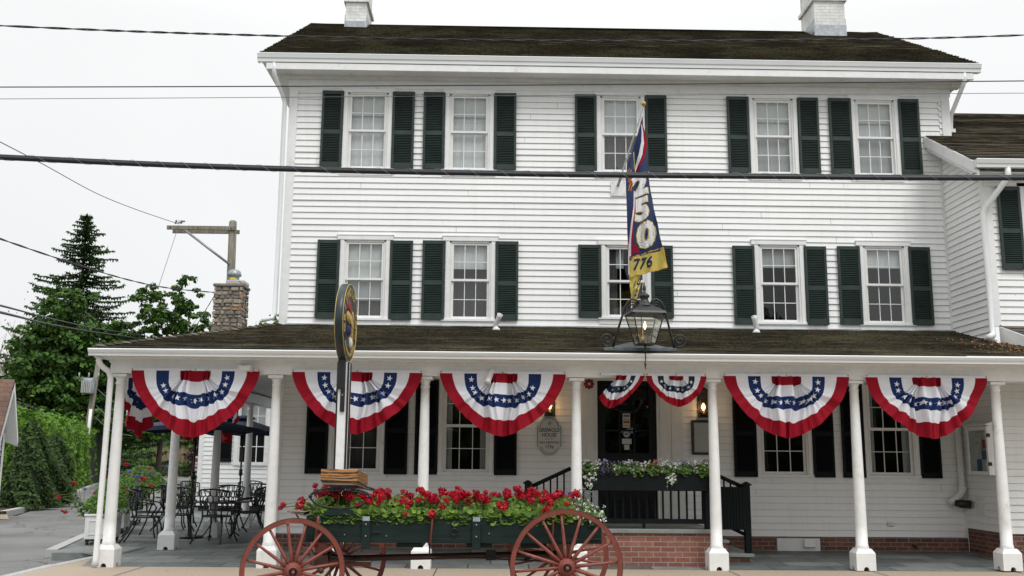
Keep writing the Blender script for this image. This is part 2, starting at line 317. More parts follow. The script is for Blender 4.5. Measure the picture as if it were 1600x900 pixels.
# ---------------------------------------------------------------- mesh helpers
ORG = {}
def props(o, label=None, cat=None, group=None, kind=None):
    if label: o['label'] = label
    if cat: o['category'] = cat
    if group: o['group'] = group
    if kind: o['kind'] = kind
    return o
def thing(name, label, cat, loc=(0, 0, 0), rz=0.0, group=None):
    o = bpy.data.objects.new(name, None); scene.collection.objects.link(o)
    o.empty_display_size = 0.2
    o.location = loc; o.rotation_euler = (0, 0, rz)
    ORG[o.name] = Vector(loc) if rz == 0 else Vector((0, 0, 0))
    if rz != 0: ORG[o.name] = Vector((0, 0, 0))
    return props(o, label, cat, group)
class MB:
    """collects geometry; build() links it as one mesh object"""
    def __init__(s): s.v = []; s.f = []; s.m = []; s.sm = []; s.mats = []
    def mi(s, m):
        if m not in s.mats: s.mats.append(m)
        return s.mats.index(m)
    def add(s, vs_, fs, m='trim', smooth=False):
        b = len(s.v); s.v += [tuple(p) for p in vs_]; k = s.mi(m)
        for f in fs:
            s.f.append([b+i for i in f]); s.m.append(k); s.sm.append(smooth)
        return s
    def box(s, x0, x1, y0, y1, z0, z1, m='trim', ch=0.0, rot=None, at=None):
        if ch > 0:
            c = min(ch, abs(x1-x0)/3, abs(y1-y0)/3, abs(z1-z0)/3)
            P = []; 
            for x, sx in ((x0, 1), (x1, -1)):
                for y, sy in ((y0, 1), (y1, -1)):
                    for z, sz in ((z0, 1), (z1, -1)):
                        P += [(x, y+sy*c, z+sz*c), (x+sx*c, y, z+sz*c), (x+sx*c, y+sy*c, z)]
            def i(a, b_, c_, k): return ((a*2+b_)*2+c_)*3+k
            F = []
            for a in (0, 1):
                q = [i(a, 0, 0, 0), i(a, 0, 1, 0), i(a, 1, 1, 0), i(a, 1, 0, 0)]; F.append(q if a == 0 else q[::-1])
                q = [i(0, a, 0, 1), i(1, a, 0, 1), i(1, a, 1, 1), i(0, a, 1, 1)]; F.append(q if a == 0 else q[::-1])
                q = [i(0, 0, a, 2), i(0, 1, a, 2), i(1, 1, a, 2), i(1, 0, a, 2)]; F.append(q if a == 0 else q[::-1])
            for a in (0, 1):
                for b_ in (0, 1):
                    q = [i(a, b_, 0, 0), i(a, b_, 0, 1), i(a, b_, 1, 1), i(a, b_, 1, 0)]; F.append(q if (a ^ b_) == 1 else q[::-1])
                    q = [i(a, 0, b_, 0), i(a, 0, b_, 2), i(a, 1, b_, 2), i(a, 1, b_, 0)]; F.append(q if (a ^ b_) == 0 else q[::-1])
                    q = [i(0, a, b_, 1), i(0, a, b_, 2), i(1, a, b_, 2), i(1, a, b_, 1)]; F.append(q if (a ^ b_) == 1 else q[::-1])
                    for c_ in (0, 1):
                        q = [i(a, b_, c_, 0), i(a, b_, c_, 1), i(a, b_, c_, 2)]; F.append(q if (a ^ b_ ^ c_) == 0 else q[::-1])
        else:
            P = [(x0, y0, z0), (x1, y0, z0), (x1, y1, z0), (x0, y1, z0), (x0, y0, z1), (x1, y0, z1), (x1, y1, z1), (x0, y1, z1)]
            F = [(0, 3, 2, 1), (4, 5, 6, 7), (0, 1, 5, 4), (1, 2, 6, 5), (2, 3, 7, 6), (3, 0, 4, 7)]
        if rot is not None:
            c0 = Vector(at) if at else Vector(((x0+x1)/2, (y0+y1)/2, (z0+z1)/2))
            P = [tuple(rot @ (Vector(p)-c0) + c0) for p in P]
        return s.add(P, F, m)
    def frustum(s, cx, cy, z0, z1, hx0, hy0, hx1, hy1, m):
        P = [(cx+a*hx0, cy+b*hy0, z0) for a, b in ((-1, -1), (1, -1), (1, 1), (-1, 1))] + [(cx+a*hx1, cy+b*hy1, z1) for a, b in ((-1, -1), (1, -1), (1, 1), (-1, 1))]
        return s.add(P, [(0, 3, 2, 1), (4, 5, 6, 7), (0, 1, 5, 4), (1, 2, 6, 5), (2, 3, 7, 6), (3, 0, 4, 7)], m)
    def poly(s, pts, m): return s.add(pts, [tuple(range(len(pts)))], m)
    def lathe(s, prof, c=(0, 0, 0), m='trim', n=24, smooth=True, axis='Z', ang=0.0):
        P = []; F = []
        for r, z in prof:
            for k in range(n):
                a = 2*PI*k/n + ang; x, y = r*math.cos(a), r*math.sin(a)
                P.append({'Z': (c[0]+x, c[1]+y, c[2]+z), 'Y': (c[0]+x, c[1]+z, c[2]-y), 'X': (c[0]+z, c[1]+x, c[2]+y)}[axis])
        L = len(prof)
        for j in range(L-1):
            for k in range(n):
                k2 = (k+1) % n
                F.append((j*n+k, j*n+k2, (j+1)*n+k2, (j+1)*n+k))
        F.append(tuple(range(n))[::-1]); F.append(tuple((L-1)*n+k for k in range(n)))
        return s.add(P, F, m, smooth)
    def tube(s, pts, r, m='iron', n=8, smooth=True, caps=True, close=False):
        pts = [Vector(p) for p in pts]; L = len(pts)
        if L < 2: return s
        rs = r if isinstance(r, (list, tuple)) else [r]*L
        P = []; F = []; up = None
        for i, p in enumerate(pts):
            if close: t = pts[(i+1) % L] - pts[i-1]
            else: t = (pts[min(i+1, L-1)] - pts[max(i-1, 0)])
            if t.length < 1e-9: t = Vector((0, 0, 1))
            t.normalize()
            if up is None:
                up = Vector((0, 0, 1)) if abs(t.z) < 0.9 else Vector((0, 1, 0))
            a = t.cross(up)
            if a.length < 1e-4: a = t.cross(Vector((1, 0, 0)))
            a.normalize(); b = a.cross(t).normalized(); up = b
            for k in range(n):
                th = 2*PI*k/n
                P.append(p + a*rs[i]*math.cos(th) + b*rs[i]*math.sin(th))
        m_ = L if close else L-1
        for j in range(m_):
            j2 = (j+1) % L
            for k in range(n):
                k2 = (k+1) % n
                F.append((j*n+k, j*n+k2, j2*n+k2, j2*n+k))
        if caps and not close:
            F.append(tuple(range(n))[::-1]); F.append(tuple((L-1)*n+k for k in range(n)))
        return s.add(P, F, m, smooth)
    def sweep(s, prof, x0, x1, m):
        """profile [(y,z)...] closed, swept along X"""
        n = len(prof); P = [(x0, y, z) for y, z in prof] + [(x1, y, z) for y, z in prof]
        F = [(k, (k+1) % n, n+(k+1) % n, n+k) for k in range(n)] + [tuple(range(n))[::-1], tuple(range(n, 2*n))]
        return s.add(P, F, m)
    def sphere(s, c, r, m, n=12, sc=(1, 1, 1)):
        P = []; F = []; h = n//2
        for j in range(h+1):
            ph = PI*j/h
            for k in range(n):
                th = 2*PI*k/n
                P.append((c[0]+sc[0]*r*math.sin(ph)*math.cos(th), c[1]+sc[1]*r*math.sin(ph)*math.sin(th), c[2]+sc[2]*r*math.cos(ph)))
        for j in range(h):
            for k in range(n): F.append((j*n+k, (j+1)*n+k, (j+1)*n+(k+1) % n, j*n+(k+1) % n))
        return s.add(P, F, m, True)
    def xform(s, mtx, start=0):
        for i in range(start, len(s.v)): s.v[i] = tuple(mtx @ Vector(s.v[i]))
        return s
    def build(s, name, parent=None, label=None, cat=None, group=None, kind=None, local=False):
        me = bpy.data.meshes.new(name)
        org = Vector((0, 0, 0))
        if parent is not None:
            org = ORG[parent.name]
        elif not local and s.v:
            xs = [p[0] for p in s.v]; ys = [p[1] for p in s.v]; zs = [p[2] for p in s.v]
            org = Vector(((min(xs)+max(xs))/2, (min(ys)+max(ys))/2, min(zs)))
            if kind == 'structure': org = Vector((0, 0, 0))
        V = [(p[0]-org.x, p[1]-org.y, p[2]-org.z) for p in s.v]
        me.from_pydata(V, [], s.f)
        for k in s.mats: me.materials.append(M[k])
        me.polygons.foreach_set('material_index', s.m); me.polygons.foreach_set('use_smooth', s.sm)
        me.update()
        o = bpy.data.objects.new(name, me); scene.collection.objects.link(o)
        if parent is not None:
            o.parent = parent; ORG[o.name] = org
        else:
            o.location = org; ORG[o.name] = org
        return props(o, label, cat, group, kind)
def copy_thing(o, loc=None, rz=None, label=None):
    r = o.copy(); scene.collection.objects.link(r)
    if loc is not None: r.location = loc
    if rz is not None: r.rotation_euler = (0, 0, rz)
    if label: r['label'] = label
    for ch in list(o.children):
        c = ch.copy(); scene.collection.objects.link(c); c.parent = r
        for g in list(ch.children):
            d = g.copy(); scene.collection.objects.link(d); d.parent = c
    return r
_tc = {}
def glyphs(txt, bold=0.0):
    """text as flat triangles in the XY plane, centred, cap height ~0.7"""
    key = (txt, bold)
    if key in _tc: return _tc[key]
    cu = bpy.data.curves.new('tmp', 'FONT'); cu.body = txt; cu.align_x = 'CENTER'; cu.offset = bold; cu.resolution_u = 3
    ob = bpy.data.objects.new('tmp', cu); scene.collection.objects.link(ob)
    dg = bpy.context.evaluated_depsgraph_get(); dg.update()
    me = bpy.data.meshes.new_from_object(ob.evaluated_get(dg))
    V = [tuple(v.co) for v in me.vertices]; F = [tuple(p.vertices) for p in me.polygons]
    bpy.data.objects.remove(ob); bpy.data.curves.remove(cu); bpy.data.meshes.remove(me)
    _tc[key] = (V, F); return V, F
def text_on(mb, txt, fn, m, bold=0.0, sub=0):
    V, F = glyphs(txt, bold)
    if sub:   # cut large triangles so that the lettering follows a folded cloth
        V = list(V); T = []
        for f in F:
            for i in range(1, len(f)-1): T.append((f[0], f[i], f[i+1]))
        out = []
        while T:
            a, b, c = T.pop(); L = [(math.dist(V[a], V[b]), a, b, c), (math.dist(V[b], V[c]), b, c, a), (math.dist(V[c], V[a]), c, a, b)]
            d, p, q, r_ = max(L)
            if d > sub: V.append(tuple((V[p][k]+V[q][k])/2 for k in range(3))); n_ = len(V)-1; T += [(p, n_, r_), (n_, q, r_)]
            else: out.append((a, b, c))
        F = out
    mb.add([fn(x, y) for x, y, _ in V], F, m)
def rv():
    while True:
        v = Vector((random.uniform(-1, 1), random.uniform(-1, 1), random.uniform(-1, 1)))
        if 0.05 < v.length < 1: return v.normalized()
def leaf(mb, c, s, m, nrm=None, asp=0.6, tri=False):
    n = nrm if nrm is not None else rv()
    a = n.cross(rv());
    if a.length < 0.05: a = n.cross(Vector((0.3, 0.5, 0.8)))
    a.normalize(); b = n.cross(a)
    c = Vector(c)
    if tri: mb.add([c-a*s*0.5-b*s*asp*0.4, c+a*s*0.5-b*s*asp*0.4, c+b*s*asp*0.6], [(0, 1, 2)], m)
    else: mb.add([c-a*s*0.5, c-b*s*asp*0.5+n*s*0.08, c+a*s*0.5, c+b*s*asp*0.5+n*s*0.08], [(0, 1, 2, 3)], m)
# ================================================================ GROUND
def structure(name, mb): return mb.build(name, kind='structure')
g = MB(); g.poly([(-600, -60, -0.30), (600, -60, -0.30), (600, 900, -0.30), (-600, 900, -0.30)], 'dirt'); structure('ground', g)
g = MB()
g.poly([(-60, -12, -0.12), (60, -12, -0.12), (60, 9.0, -0.12), (-60, 9.0, -0.12)], 'asphalt'); structure('road', g)
g = MB()   # side driveway running back beside the porch
g.add([(-60, 9.004, -0.12), (-6.2, 9.004, -0.12), (-5.4, 15.0, -0.115), (-5.4, 17.2, -0.11), (-5.4, 27, -0.1), (-14.0, 50, -0.08), (-23.5, 80, -0.06),
       (-27.8, 82, -0.06), (-24.0, 62, -0.08), (-15.1, 34.2, -0.1), (-13.6, 29.0, -0.11), (-60, 27, -0.12)],
      [(0, 1, 2, 10, 11), (2, 3, 4, 10), (4, 5, 9, 10), (5, 6, 7, 8, 9)], 'asphalt')
structure('driveway', g)
# pavers under the porch
WY = 17.55
def deckz(x, y): return max(0.0, min(0.0225*(y-15.0), 0.032*(x+5.65)))
xs = [-7.45, -7.0, -6.05, -5.65, -5.0, -3.87, -3.0, 0, 4, 8.5, 14]; ys = [14.97, 15.0, 16.6, 17.55, 22, 33.0]
g = MB(); P = []; F = []
for j, y in enumerate(ys):
    for i, x in enumerate(xs):
        xx = x
        if j <= 1 and i < 3: xx = -6.02 + i*0.02
        if j == 2 and i < 2: xx = -6.45 + i*0.1
        if i == 0 and j > 2: xx = -7.45-(y-17.0)*0.235
        P.append((xx, y, deckz(xx, y) + 0.0))
for j in range(len(ys)-1):
    for i in range(len(xs)-1):
        F.append((j*len(xs)+i, j*len(xs)+i+1, (j+1)*len(xs)+i+1, (j+1)*len(xs)+i))
g.add(P, F, 'slate'); structure('porch_paving', g)
g = MB()
g.box(-6.4, 15, 8.95, 14.966, -0.3, 0.0, 'walk')
for x in (-5.1, -2.95, -0.8, 1.35, 3.5, 5.65, 7.8, 9.95):
    g.add([(x+0.0, 8.96, 0.004), (x+0.016, 8.96, 0.004), (x+0.016, 14.96, 0.004), (x, 14.96, 0.004)], [(0, 1, 2, 3)], 'joint')
for y in (10.9, 12.9): g.add([(-6.39, y, 0.004), (14.9, y, 0.004), (14.9, y+0.014, 0.004), (-6.39, y+0.014, 0.004)], [(0, 1, 2, 3)], 'joint')
structure('sidewalk', g)
g = MB()
for i in range(16):
    y0 = 8.95+i*0.385*1.0; g.box(-6.56, -6.405, y0, y0+0.375, -0.3, 0.012, 'granite', 0.015)
pts = [(-6.48, 15.12), (-6.44, 15.8), (-6.38, 16.5), (-6.5, 16.8)]
for (a, b), (c, d) in zip(pts[:-1], pts[1:]):
    g.add([(a-0.07, b, -0.2), (a+0.09, b, -0.2), (c+0.09, d, -0.2), (c-0.07, d, -0.2), (a-0.07, b, 0.0), (a+0.09, b, 0.0), (c+0.09, d, 0.0), (c-0.07, d, 0.0)],
          [(4, 5, 6, 7), (0, 4, 7, 3), (1, 2, 6, 5), (0, 1, 5, 4), (2, 3, 7, 6)], 'granite')
g.add([(-6.45, 14.97, -0.004), (-6.0, 14.97, -0.004), (-6.0, 17, -0.004), (-6.36, 16.6, -0.004)], [(0, 1, 2, 3)], 'walk')
structure('kerb', g)
g = MB(); g.box(-7.3, -6.1, 16.9, 17.9, -0.25, 0.03, 'bluestone', 0.02)
g.add([(-7.62, 17.4, -0.2), (-7.62, 17.4, 0.015), (-7.42, 17.4, 0.015), (-9.85, 27, -0.2), (-9.85, 27, 0.015), (-9.65, 27, 0.015)], [(0, 1, 4, 3), (1, 2, 5, 4)], 'granite')
g.add([(-7.62, 17.4, -0.2), (-7.62, 17.4, 0.015), (-7.3, 17.4, 0.015), (-7.3, 17.4, -0.2)], [(0, 1, 2, 3)], 'granite'); structure('kerb_slab', g)
g = MB()   # kerb and verge in front of the hedge on the far side of the drive
pl = [(-13.9, 29.0), (-15.0, 34.0), (-18.0, 43.5), (-21.0, 52.5), (-24.1, 62.0)]
for (a, b), (c, d) in zip(pl[:-1], pl[1:]):
    g.add([(a, b, -0.15), (a, b, 0.02), (a-0.22, b, 0.02), (c, d, -0.15), (c, d, 0.02), (c-0.22, d, 0.02)], [(0, 3, 4, 1), (1, 4, 5, 2)], 'granite')
structure('drive_kerb', g)
g = MB()
g.add([(-15.1, 29.0, -0.02), (-14.13, 29.0, -0.01), (-15.25, 34, -0.01), (-24.4, 62, -0.01), (-27, 62, -0.01), (-16.5, 34, -0.02)], [(0, 1, 2, 5), (5, 2, 3, 4)], 'mulch')
structure('planting_bed', g)
g = MB(); g.add([(-60, 27.1, -0.1), (-13.0, 27.3, -0.1), (-13.9, 29.05, -0.07), (-15.2, 30.6, -0.06), (-60, 30.6, -0.07)], [(0, 1, 2, 3, 4)], 'walk'); structure('path', g)
g = MB(); g.add([(-40, 62, -0.12), (-24.35, 62, -0.10), (-27.9, 82, -0.08), (-46, 82, -0.1)], [(0, 1, 2, 3)], 'grass'); structure('lawn', g)

# ================================================================ THE INN
inn = thing('inn_building', 'three storey white clapboard inn with dark green shutters and a columned porch', 'building', (2.4, 17.55, 0))
def ivals(x0, x1, z0, z1, ops):
    iv = [(x0, x1)]
    for ox0, ox1, oz0, oz1 in ops:
        if oz0 < z1-1e-6 and oz1 > z0+1e-6:
            nv = []
            for a, b in iv:
                if ox1 <= a or ox0 >= b: nv.append((a, b)); continue
                if ox0 > a: nv.append((a, ox0))
                if ox1 < b: nv.append((ox1, b))
            iv = nv
    return iv
def siding(mb, fn, x0, x1, z0, z1, ops=(), ex=0.115, lip=0.021, lim=None, m='siding'):
    """lapped boards; fn(u, z, d) -> point, d = distance out of the wall"""
    z = z0
    while z < z1-1e-4:
        zt = min(z+ex, z1)
        cuts = sorted({z, zt} | {q for o in ops for q in (o[2], o[3]) if z+0.004 < q < zt-0.004})
        jit = random.uniform(-0.0030, 0.0030)
        for a, b in zip(cuts[:-1], cuts[1:]):
            da = lip*(1-(a-z)/ex) + jit; db = lip*(1-(b-z)/ex)*1.0 + jit
            for u0, u1 in ivals(x0, x1, a, b, ops):
                if lim:
                    u0 = max(u0, lim(z)[0]); u1 = min(u1, lim(z)[1])
                    if u1-u0 < 0.01: continue
                P = [fn(u0, a, da), fn(u1, a, da), fn(u1, b, db), fn(u0, b, db)]; F = [(0, 1, 2, 3)]
                if a == z: P += [fn(u0, a, 0), fn(u1, a, 0)]; F.append((4, 5, 1, 0))
                mb.add(P, F, m)
                if b >= zt-1e-6 and zt < z1-1e-4: mb.add([fn(u0, b-0.009, db+0.0022), fn(u1, b-0.009, db+0.0022), fn(u1, b, db+0.0012), fn(u0, b, db+0.0012)], [(0, 1, 2, 3)], 'lapshade_seam')  # shadow under the lap, painted as a strip along the board's top
        if m == 'siding' and ex == 0.115 and z+ex < z1:
            for _ in range(int((x1-x0)/3.2)):
                xx = random.uniform(x0+0.2, x1-0.2)
                if all(not (o[0]-0.03 < xx < o[1]+0.03 and o[2] < zt and o[3] > z) for o in ops) and not lim: mb.add([fn(xx, z+0.002, lip+0.0012), fn(xx+0.004, z+0.002, lip+0.0012), fn(xx+0.004, zt-0.009, 0.004), fn(xx, zt-0.009, 0.004)], [(0, 1, 2, 3)], 'joint' if random.random() < 0.3 else 'lapshade_seam')
        z = zt
front = lambda u, z, d: (u, WY-d, z)
# window table: kind, centre x, outer width, z sill bottom, z head top, glass/curtain style
UP = [(-2.393, 'a'), (-0.488, 'a'), (2.352, 'b'), (5.238, 'c'), (7.169, 'c')]
LO = [(-2.357, 'd'), (-0.433, 'e'), (2.418, 'f'), (5.243, 'g'), (7.188, 'h')]
GR = [(-2.397, 'k'), (-0.464, 'l'), (5.205, 'm'), (7.127, 'n')]
ops = []
def opn(c, w, z0, z1): ops.append((c-w/2, c+w/2, z0, z1))
for c, s_ in UP: opn(c, 0.80, 6.90, 8.34)
for c, s_ in LO: opn(c, 0.80, 4.09, 5.52)
for c, s_ in GR: opn(c, 0.90, 1.36, 2.99)
opn(2.40, 1.06, 0.55, 3.0)
w = MB()
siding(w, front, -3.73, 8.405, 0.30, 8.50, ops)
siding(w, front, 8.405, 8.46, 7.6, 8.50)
w.box(-3.74, 8.405, WY+0.0005, WY+0.02, 0.31, 0.315, 'siding')
wl_ = w.build('wall', inn)
w = MB()   # side and back walls
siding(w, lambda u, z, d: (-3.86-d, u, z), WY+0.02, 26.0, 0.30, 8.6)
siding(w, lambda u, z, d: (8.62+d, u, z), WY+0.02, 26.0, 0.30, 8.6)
w.add([(-3.85, 26, 0), (8.61, 26, 0), (8.61, 26, 8.6), (-3.85, 26, 8.6)], [(0, 1, 2, 3)], 'siding')
for x in (-3.86, 8.62):
    w.add([(x, 17.2, 8.6), (x, 26.0, 8.6), (x, 21.6, 11.45)], [(0, 1, 2)], 'siding')
w.build('side_wall', inn)
w = MB()   # dark shell of the rooms, so that windows look into depth
w.box(-3.7, 8.4, WY+1.3, WY+1.35, 0.0, 8.6, 'dark')
for z in (0.25, 3.6, 6.35): w.box(-3.7, 8.4, WY+0.13, WY+1.3, z, z+0.05, 'dark')
for x in (-3.5, -1.45, 0.95, 3.8, 6.2, 8.3): w.box(x, x+0.04, WY+0.13, WY+1.3, 0.3, 8.5, 'dark')
w.build('rooms', inn)
w = MB(); w.box(-3.87, -3.715, WY-0.03, WY+0.1, 0.30, 8.50, 'trim', 0.004); w.box(-3.87, -3.845, WY+0.098, WY+0.25, 0.3, 8.5, 'trim')
w.box(8.455, 8.62, WY-0.03, WY+0.1, 7.60, 8.50, 'trim', 0.004)
w.build('corner_board', inn)
w = MB(); w.box(8.35, 8.402, WY-0.025, WY, 0.30, 7.6, 'trim2'); w.build('corner_board', inn)
w = MB()   # frieze and cornice
w.box(-3.9, 8.64, WY-0.035, WY+0.05, 8.45, 8.70, 'trim')
w.box(-4.06, 8.8, WY-0.15, WY+0.0, 8.60, 8.72, 'trim2')
w.sweep([(17.05, 8.74), (17.05, 8.62), (17.10, 8.615), (17.12, 8.66), (17.5, 8.655), (17.5, 8.74)], -4.22, 8.88, 'trim')
w.box(-4.2, 8.86, 17.12, 17.6, 8.74, 8.80, 'trim')
w.box(-3.74, 8.46, WY-0.022, WY-0.001, 8.375, 8.45, 'trim')
w.build('cornice', inn)
w = MB()
def gutter(mb, x0, x1, yf, zt, h=0.16, d=0.13, m='gutter'):
    y = yf
    mb.sweep([(y, zt), (y-0.012, zt-0.012), (y-0.005, zt-0.03), (y+0.012, zt-h*0.55), (y+0.03, zt-h*0.62), (y+0.036, zt-h), (y+d, zt-h), (y+d, zt-0.02), (y+d-0.006, zt-0.02), (y+d-0.006, zt-h+0.008), (y+0.045, zt-h+0.008), (y+0.012, zt-0.006)], x0, x1, m)
gutter(w, -4.38, 9.02, 17.0, 8.915)
w.add([(-4.383, 17.0, 8.9), (-4.383, 17.13, 8.9), (-4.383, 17.13, 8.76), (-4.383, 17.04, 8.76)], [(0, 1, 2, 3)], 'gutter')
w.build('gutter', inn)
def pipe(mb, pts, r=0.042, m='gutter'):
    mb.tube(pts, r, m, 8)
w = MB(); pipe(w, [(-4.08, 17.08, 8.76), (-4.08, 17.08, 8.62), (-4.07, 17.12, 8.52), (-3.97, 17.42, 8.24), (-3.94, 17.46, 8.12), (-3.93, 17.46, 6), (-3.93, 17.46, 4.15), (-3.96, 17.42, 4.06), (-4.12, 17.33, 4.0)])
w.build('downspout', inn)
w = MB(); pipe(w, [(8.72, 17.08, 8.76), (8.72, 17.08, 8.62), (8.71, 17.12, 8.54), (8.68, 17.62, 8.12), (8.68, 17.66, 7.9), (8.68, 17.68, 7.75)])
w.box(8.62, 8.74, 17.6, 17.66, 7.78, 7.85, 'gutter')
w.build('downspout', inn)

def roofplane(mb, x0f, x1f, n, ya, za, yb, zb, m, thick=0.02, sag=0.0, seg=14, under=True):
    """shingle courses from eave (ya,za) to ridge (yb,zb); x0f,x1f give the ends at fraction t"""
    L = math.hypot(yb-ya, zb-za); ny, nz_ = -(zb-za)/L, (yb-ya)/L
    for i in range(n):
        t0, t1 = i/n, (i+1)/n
        h = thick*random.uniform(0.75, 1.2)
        P = []; F = []
        a0, a1 = x0f(t0), x1f(t0); b0, b1 = x0f(t1), x1f(t1)
        off = random.uniform(-.012, .012) if x0f(0) == x0f(1) else 0
        for k in range(seg+1):
            f = k/seg; sg = -sag*math.sin(PI*f)
            hh = h*(1+random.uniform(-0.25, 0.25))
            xa = a0+(a1-a0)*f; xb = b0+(b1-b0)*f
            if k in (0, seg): xa += off; xb += off
            y0, z0 = ya+(yb-ya)*t0, za+(zb-za)*t0 + sg*t0; y1, z1 = ya+(yb-ya)*t1, za+(zb-za)*t1 + sg*t1
            P += [(xa, y0, z0), (xa, y0+ny*hh, z0+nz_*hh), (xb, y1+ny*0.003, z1+nz_*0.003)]
        for k in range(seg):
            b = k*3
            F += [(b, b+3, b+4, b+1), (b+1, b+4, b+5, b+2)]
        F += [(0, 1, 2), (seg*3, seg*3+2, seg*3+1)]
        mb.add(P, F, m)
w = MB()
roofplane(w, lambda t: -4.34, lambda t: 9.0, 38, 17.05, 8.93, 21.62, 11.64, 'roof', 0.024, 0.07, 40)
w.add([(-4.34, 26.2, 8.93), (9.0, 26.2, 8.93), (9.0, 21.62, 11.64), (-4.34, 21.62, 11.64)], [(0, 1, 2, 3)], 'roof')
w.box(-4.33, 8.99, 17.08, 21.6, 8.80, 8.81, 'trim2')
rf = w.build('roof', inn)
w = MB()   # rake boards under the roof edge
for x in (-4.33, 8.97):
    w.add([(x, 17.05, 8.91), (x, 21.62, 11.61), (x, 21.62, 11.42), (x, 17.05, 8.72), (x+0.03, 17.05, 8.91), (x+0.03, 21.62, 11.61), (x+0.03, 21.62, 11.42), (x+0.03, 17.05, 8.72)],
          [(0, 1, 2, 3), (4, 7, 6, 5), (3, 2, 6, 7), (0, 4, 5, 1), (0, 3, 7, 4)], 'trim')
w.build('rake_board', inn)
for x0, x1, y0 in ((-3.47, -3.0, 21.1), (7.30, 8.0, 20.9)):
    # chimneys stand astride the ridge
    xr0, xr1 = (x0, x1) if x0 > 0 else (x0, x1)
    w = MB(); w.box(xr0, xr1, y0, y0+0.95, 10.9, 12.6, 'whitebrick'); w.box(xr0-0.05, xr1+0.05, y0-0.05, y0+1.0, 11.93 if x0 < 0 else 12.05, 12.0 if x0 < 0 else 12.14, 'whitebrick')
    c = w.build('chimney', inn)
    w = MB()
    w.box(xr0-0.02, xr1+0.02, y0-0.02, y0, 11.2, 11.46, 'lead'); w.box(xr0-0.02, xr0, y0, y0+0.6, 11.3, 11.62, 'lead'); w.box(xr1, xr1+0.02, y0, y0+0.6, 11.3, 11.62, 'lead')
    w.build('flashing', c)

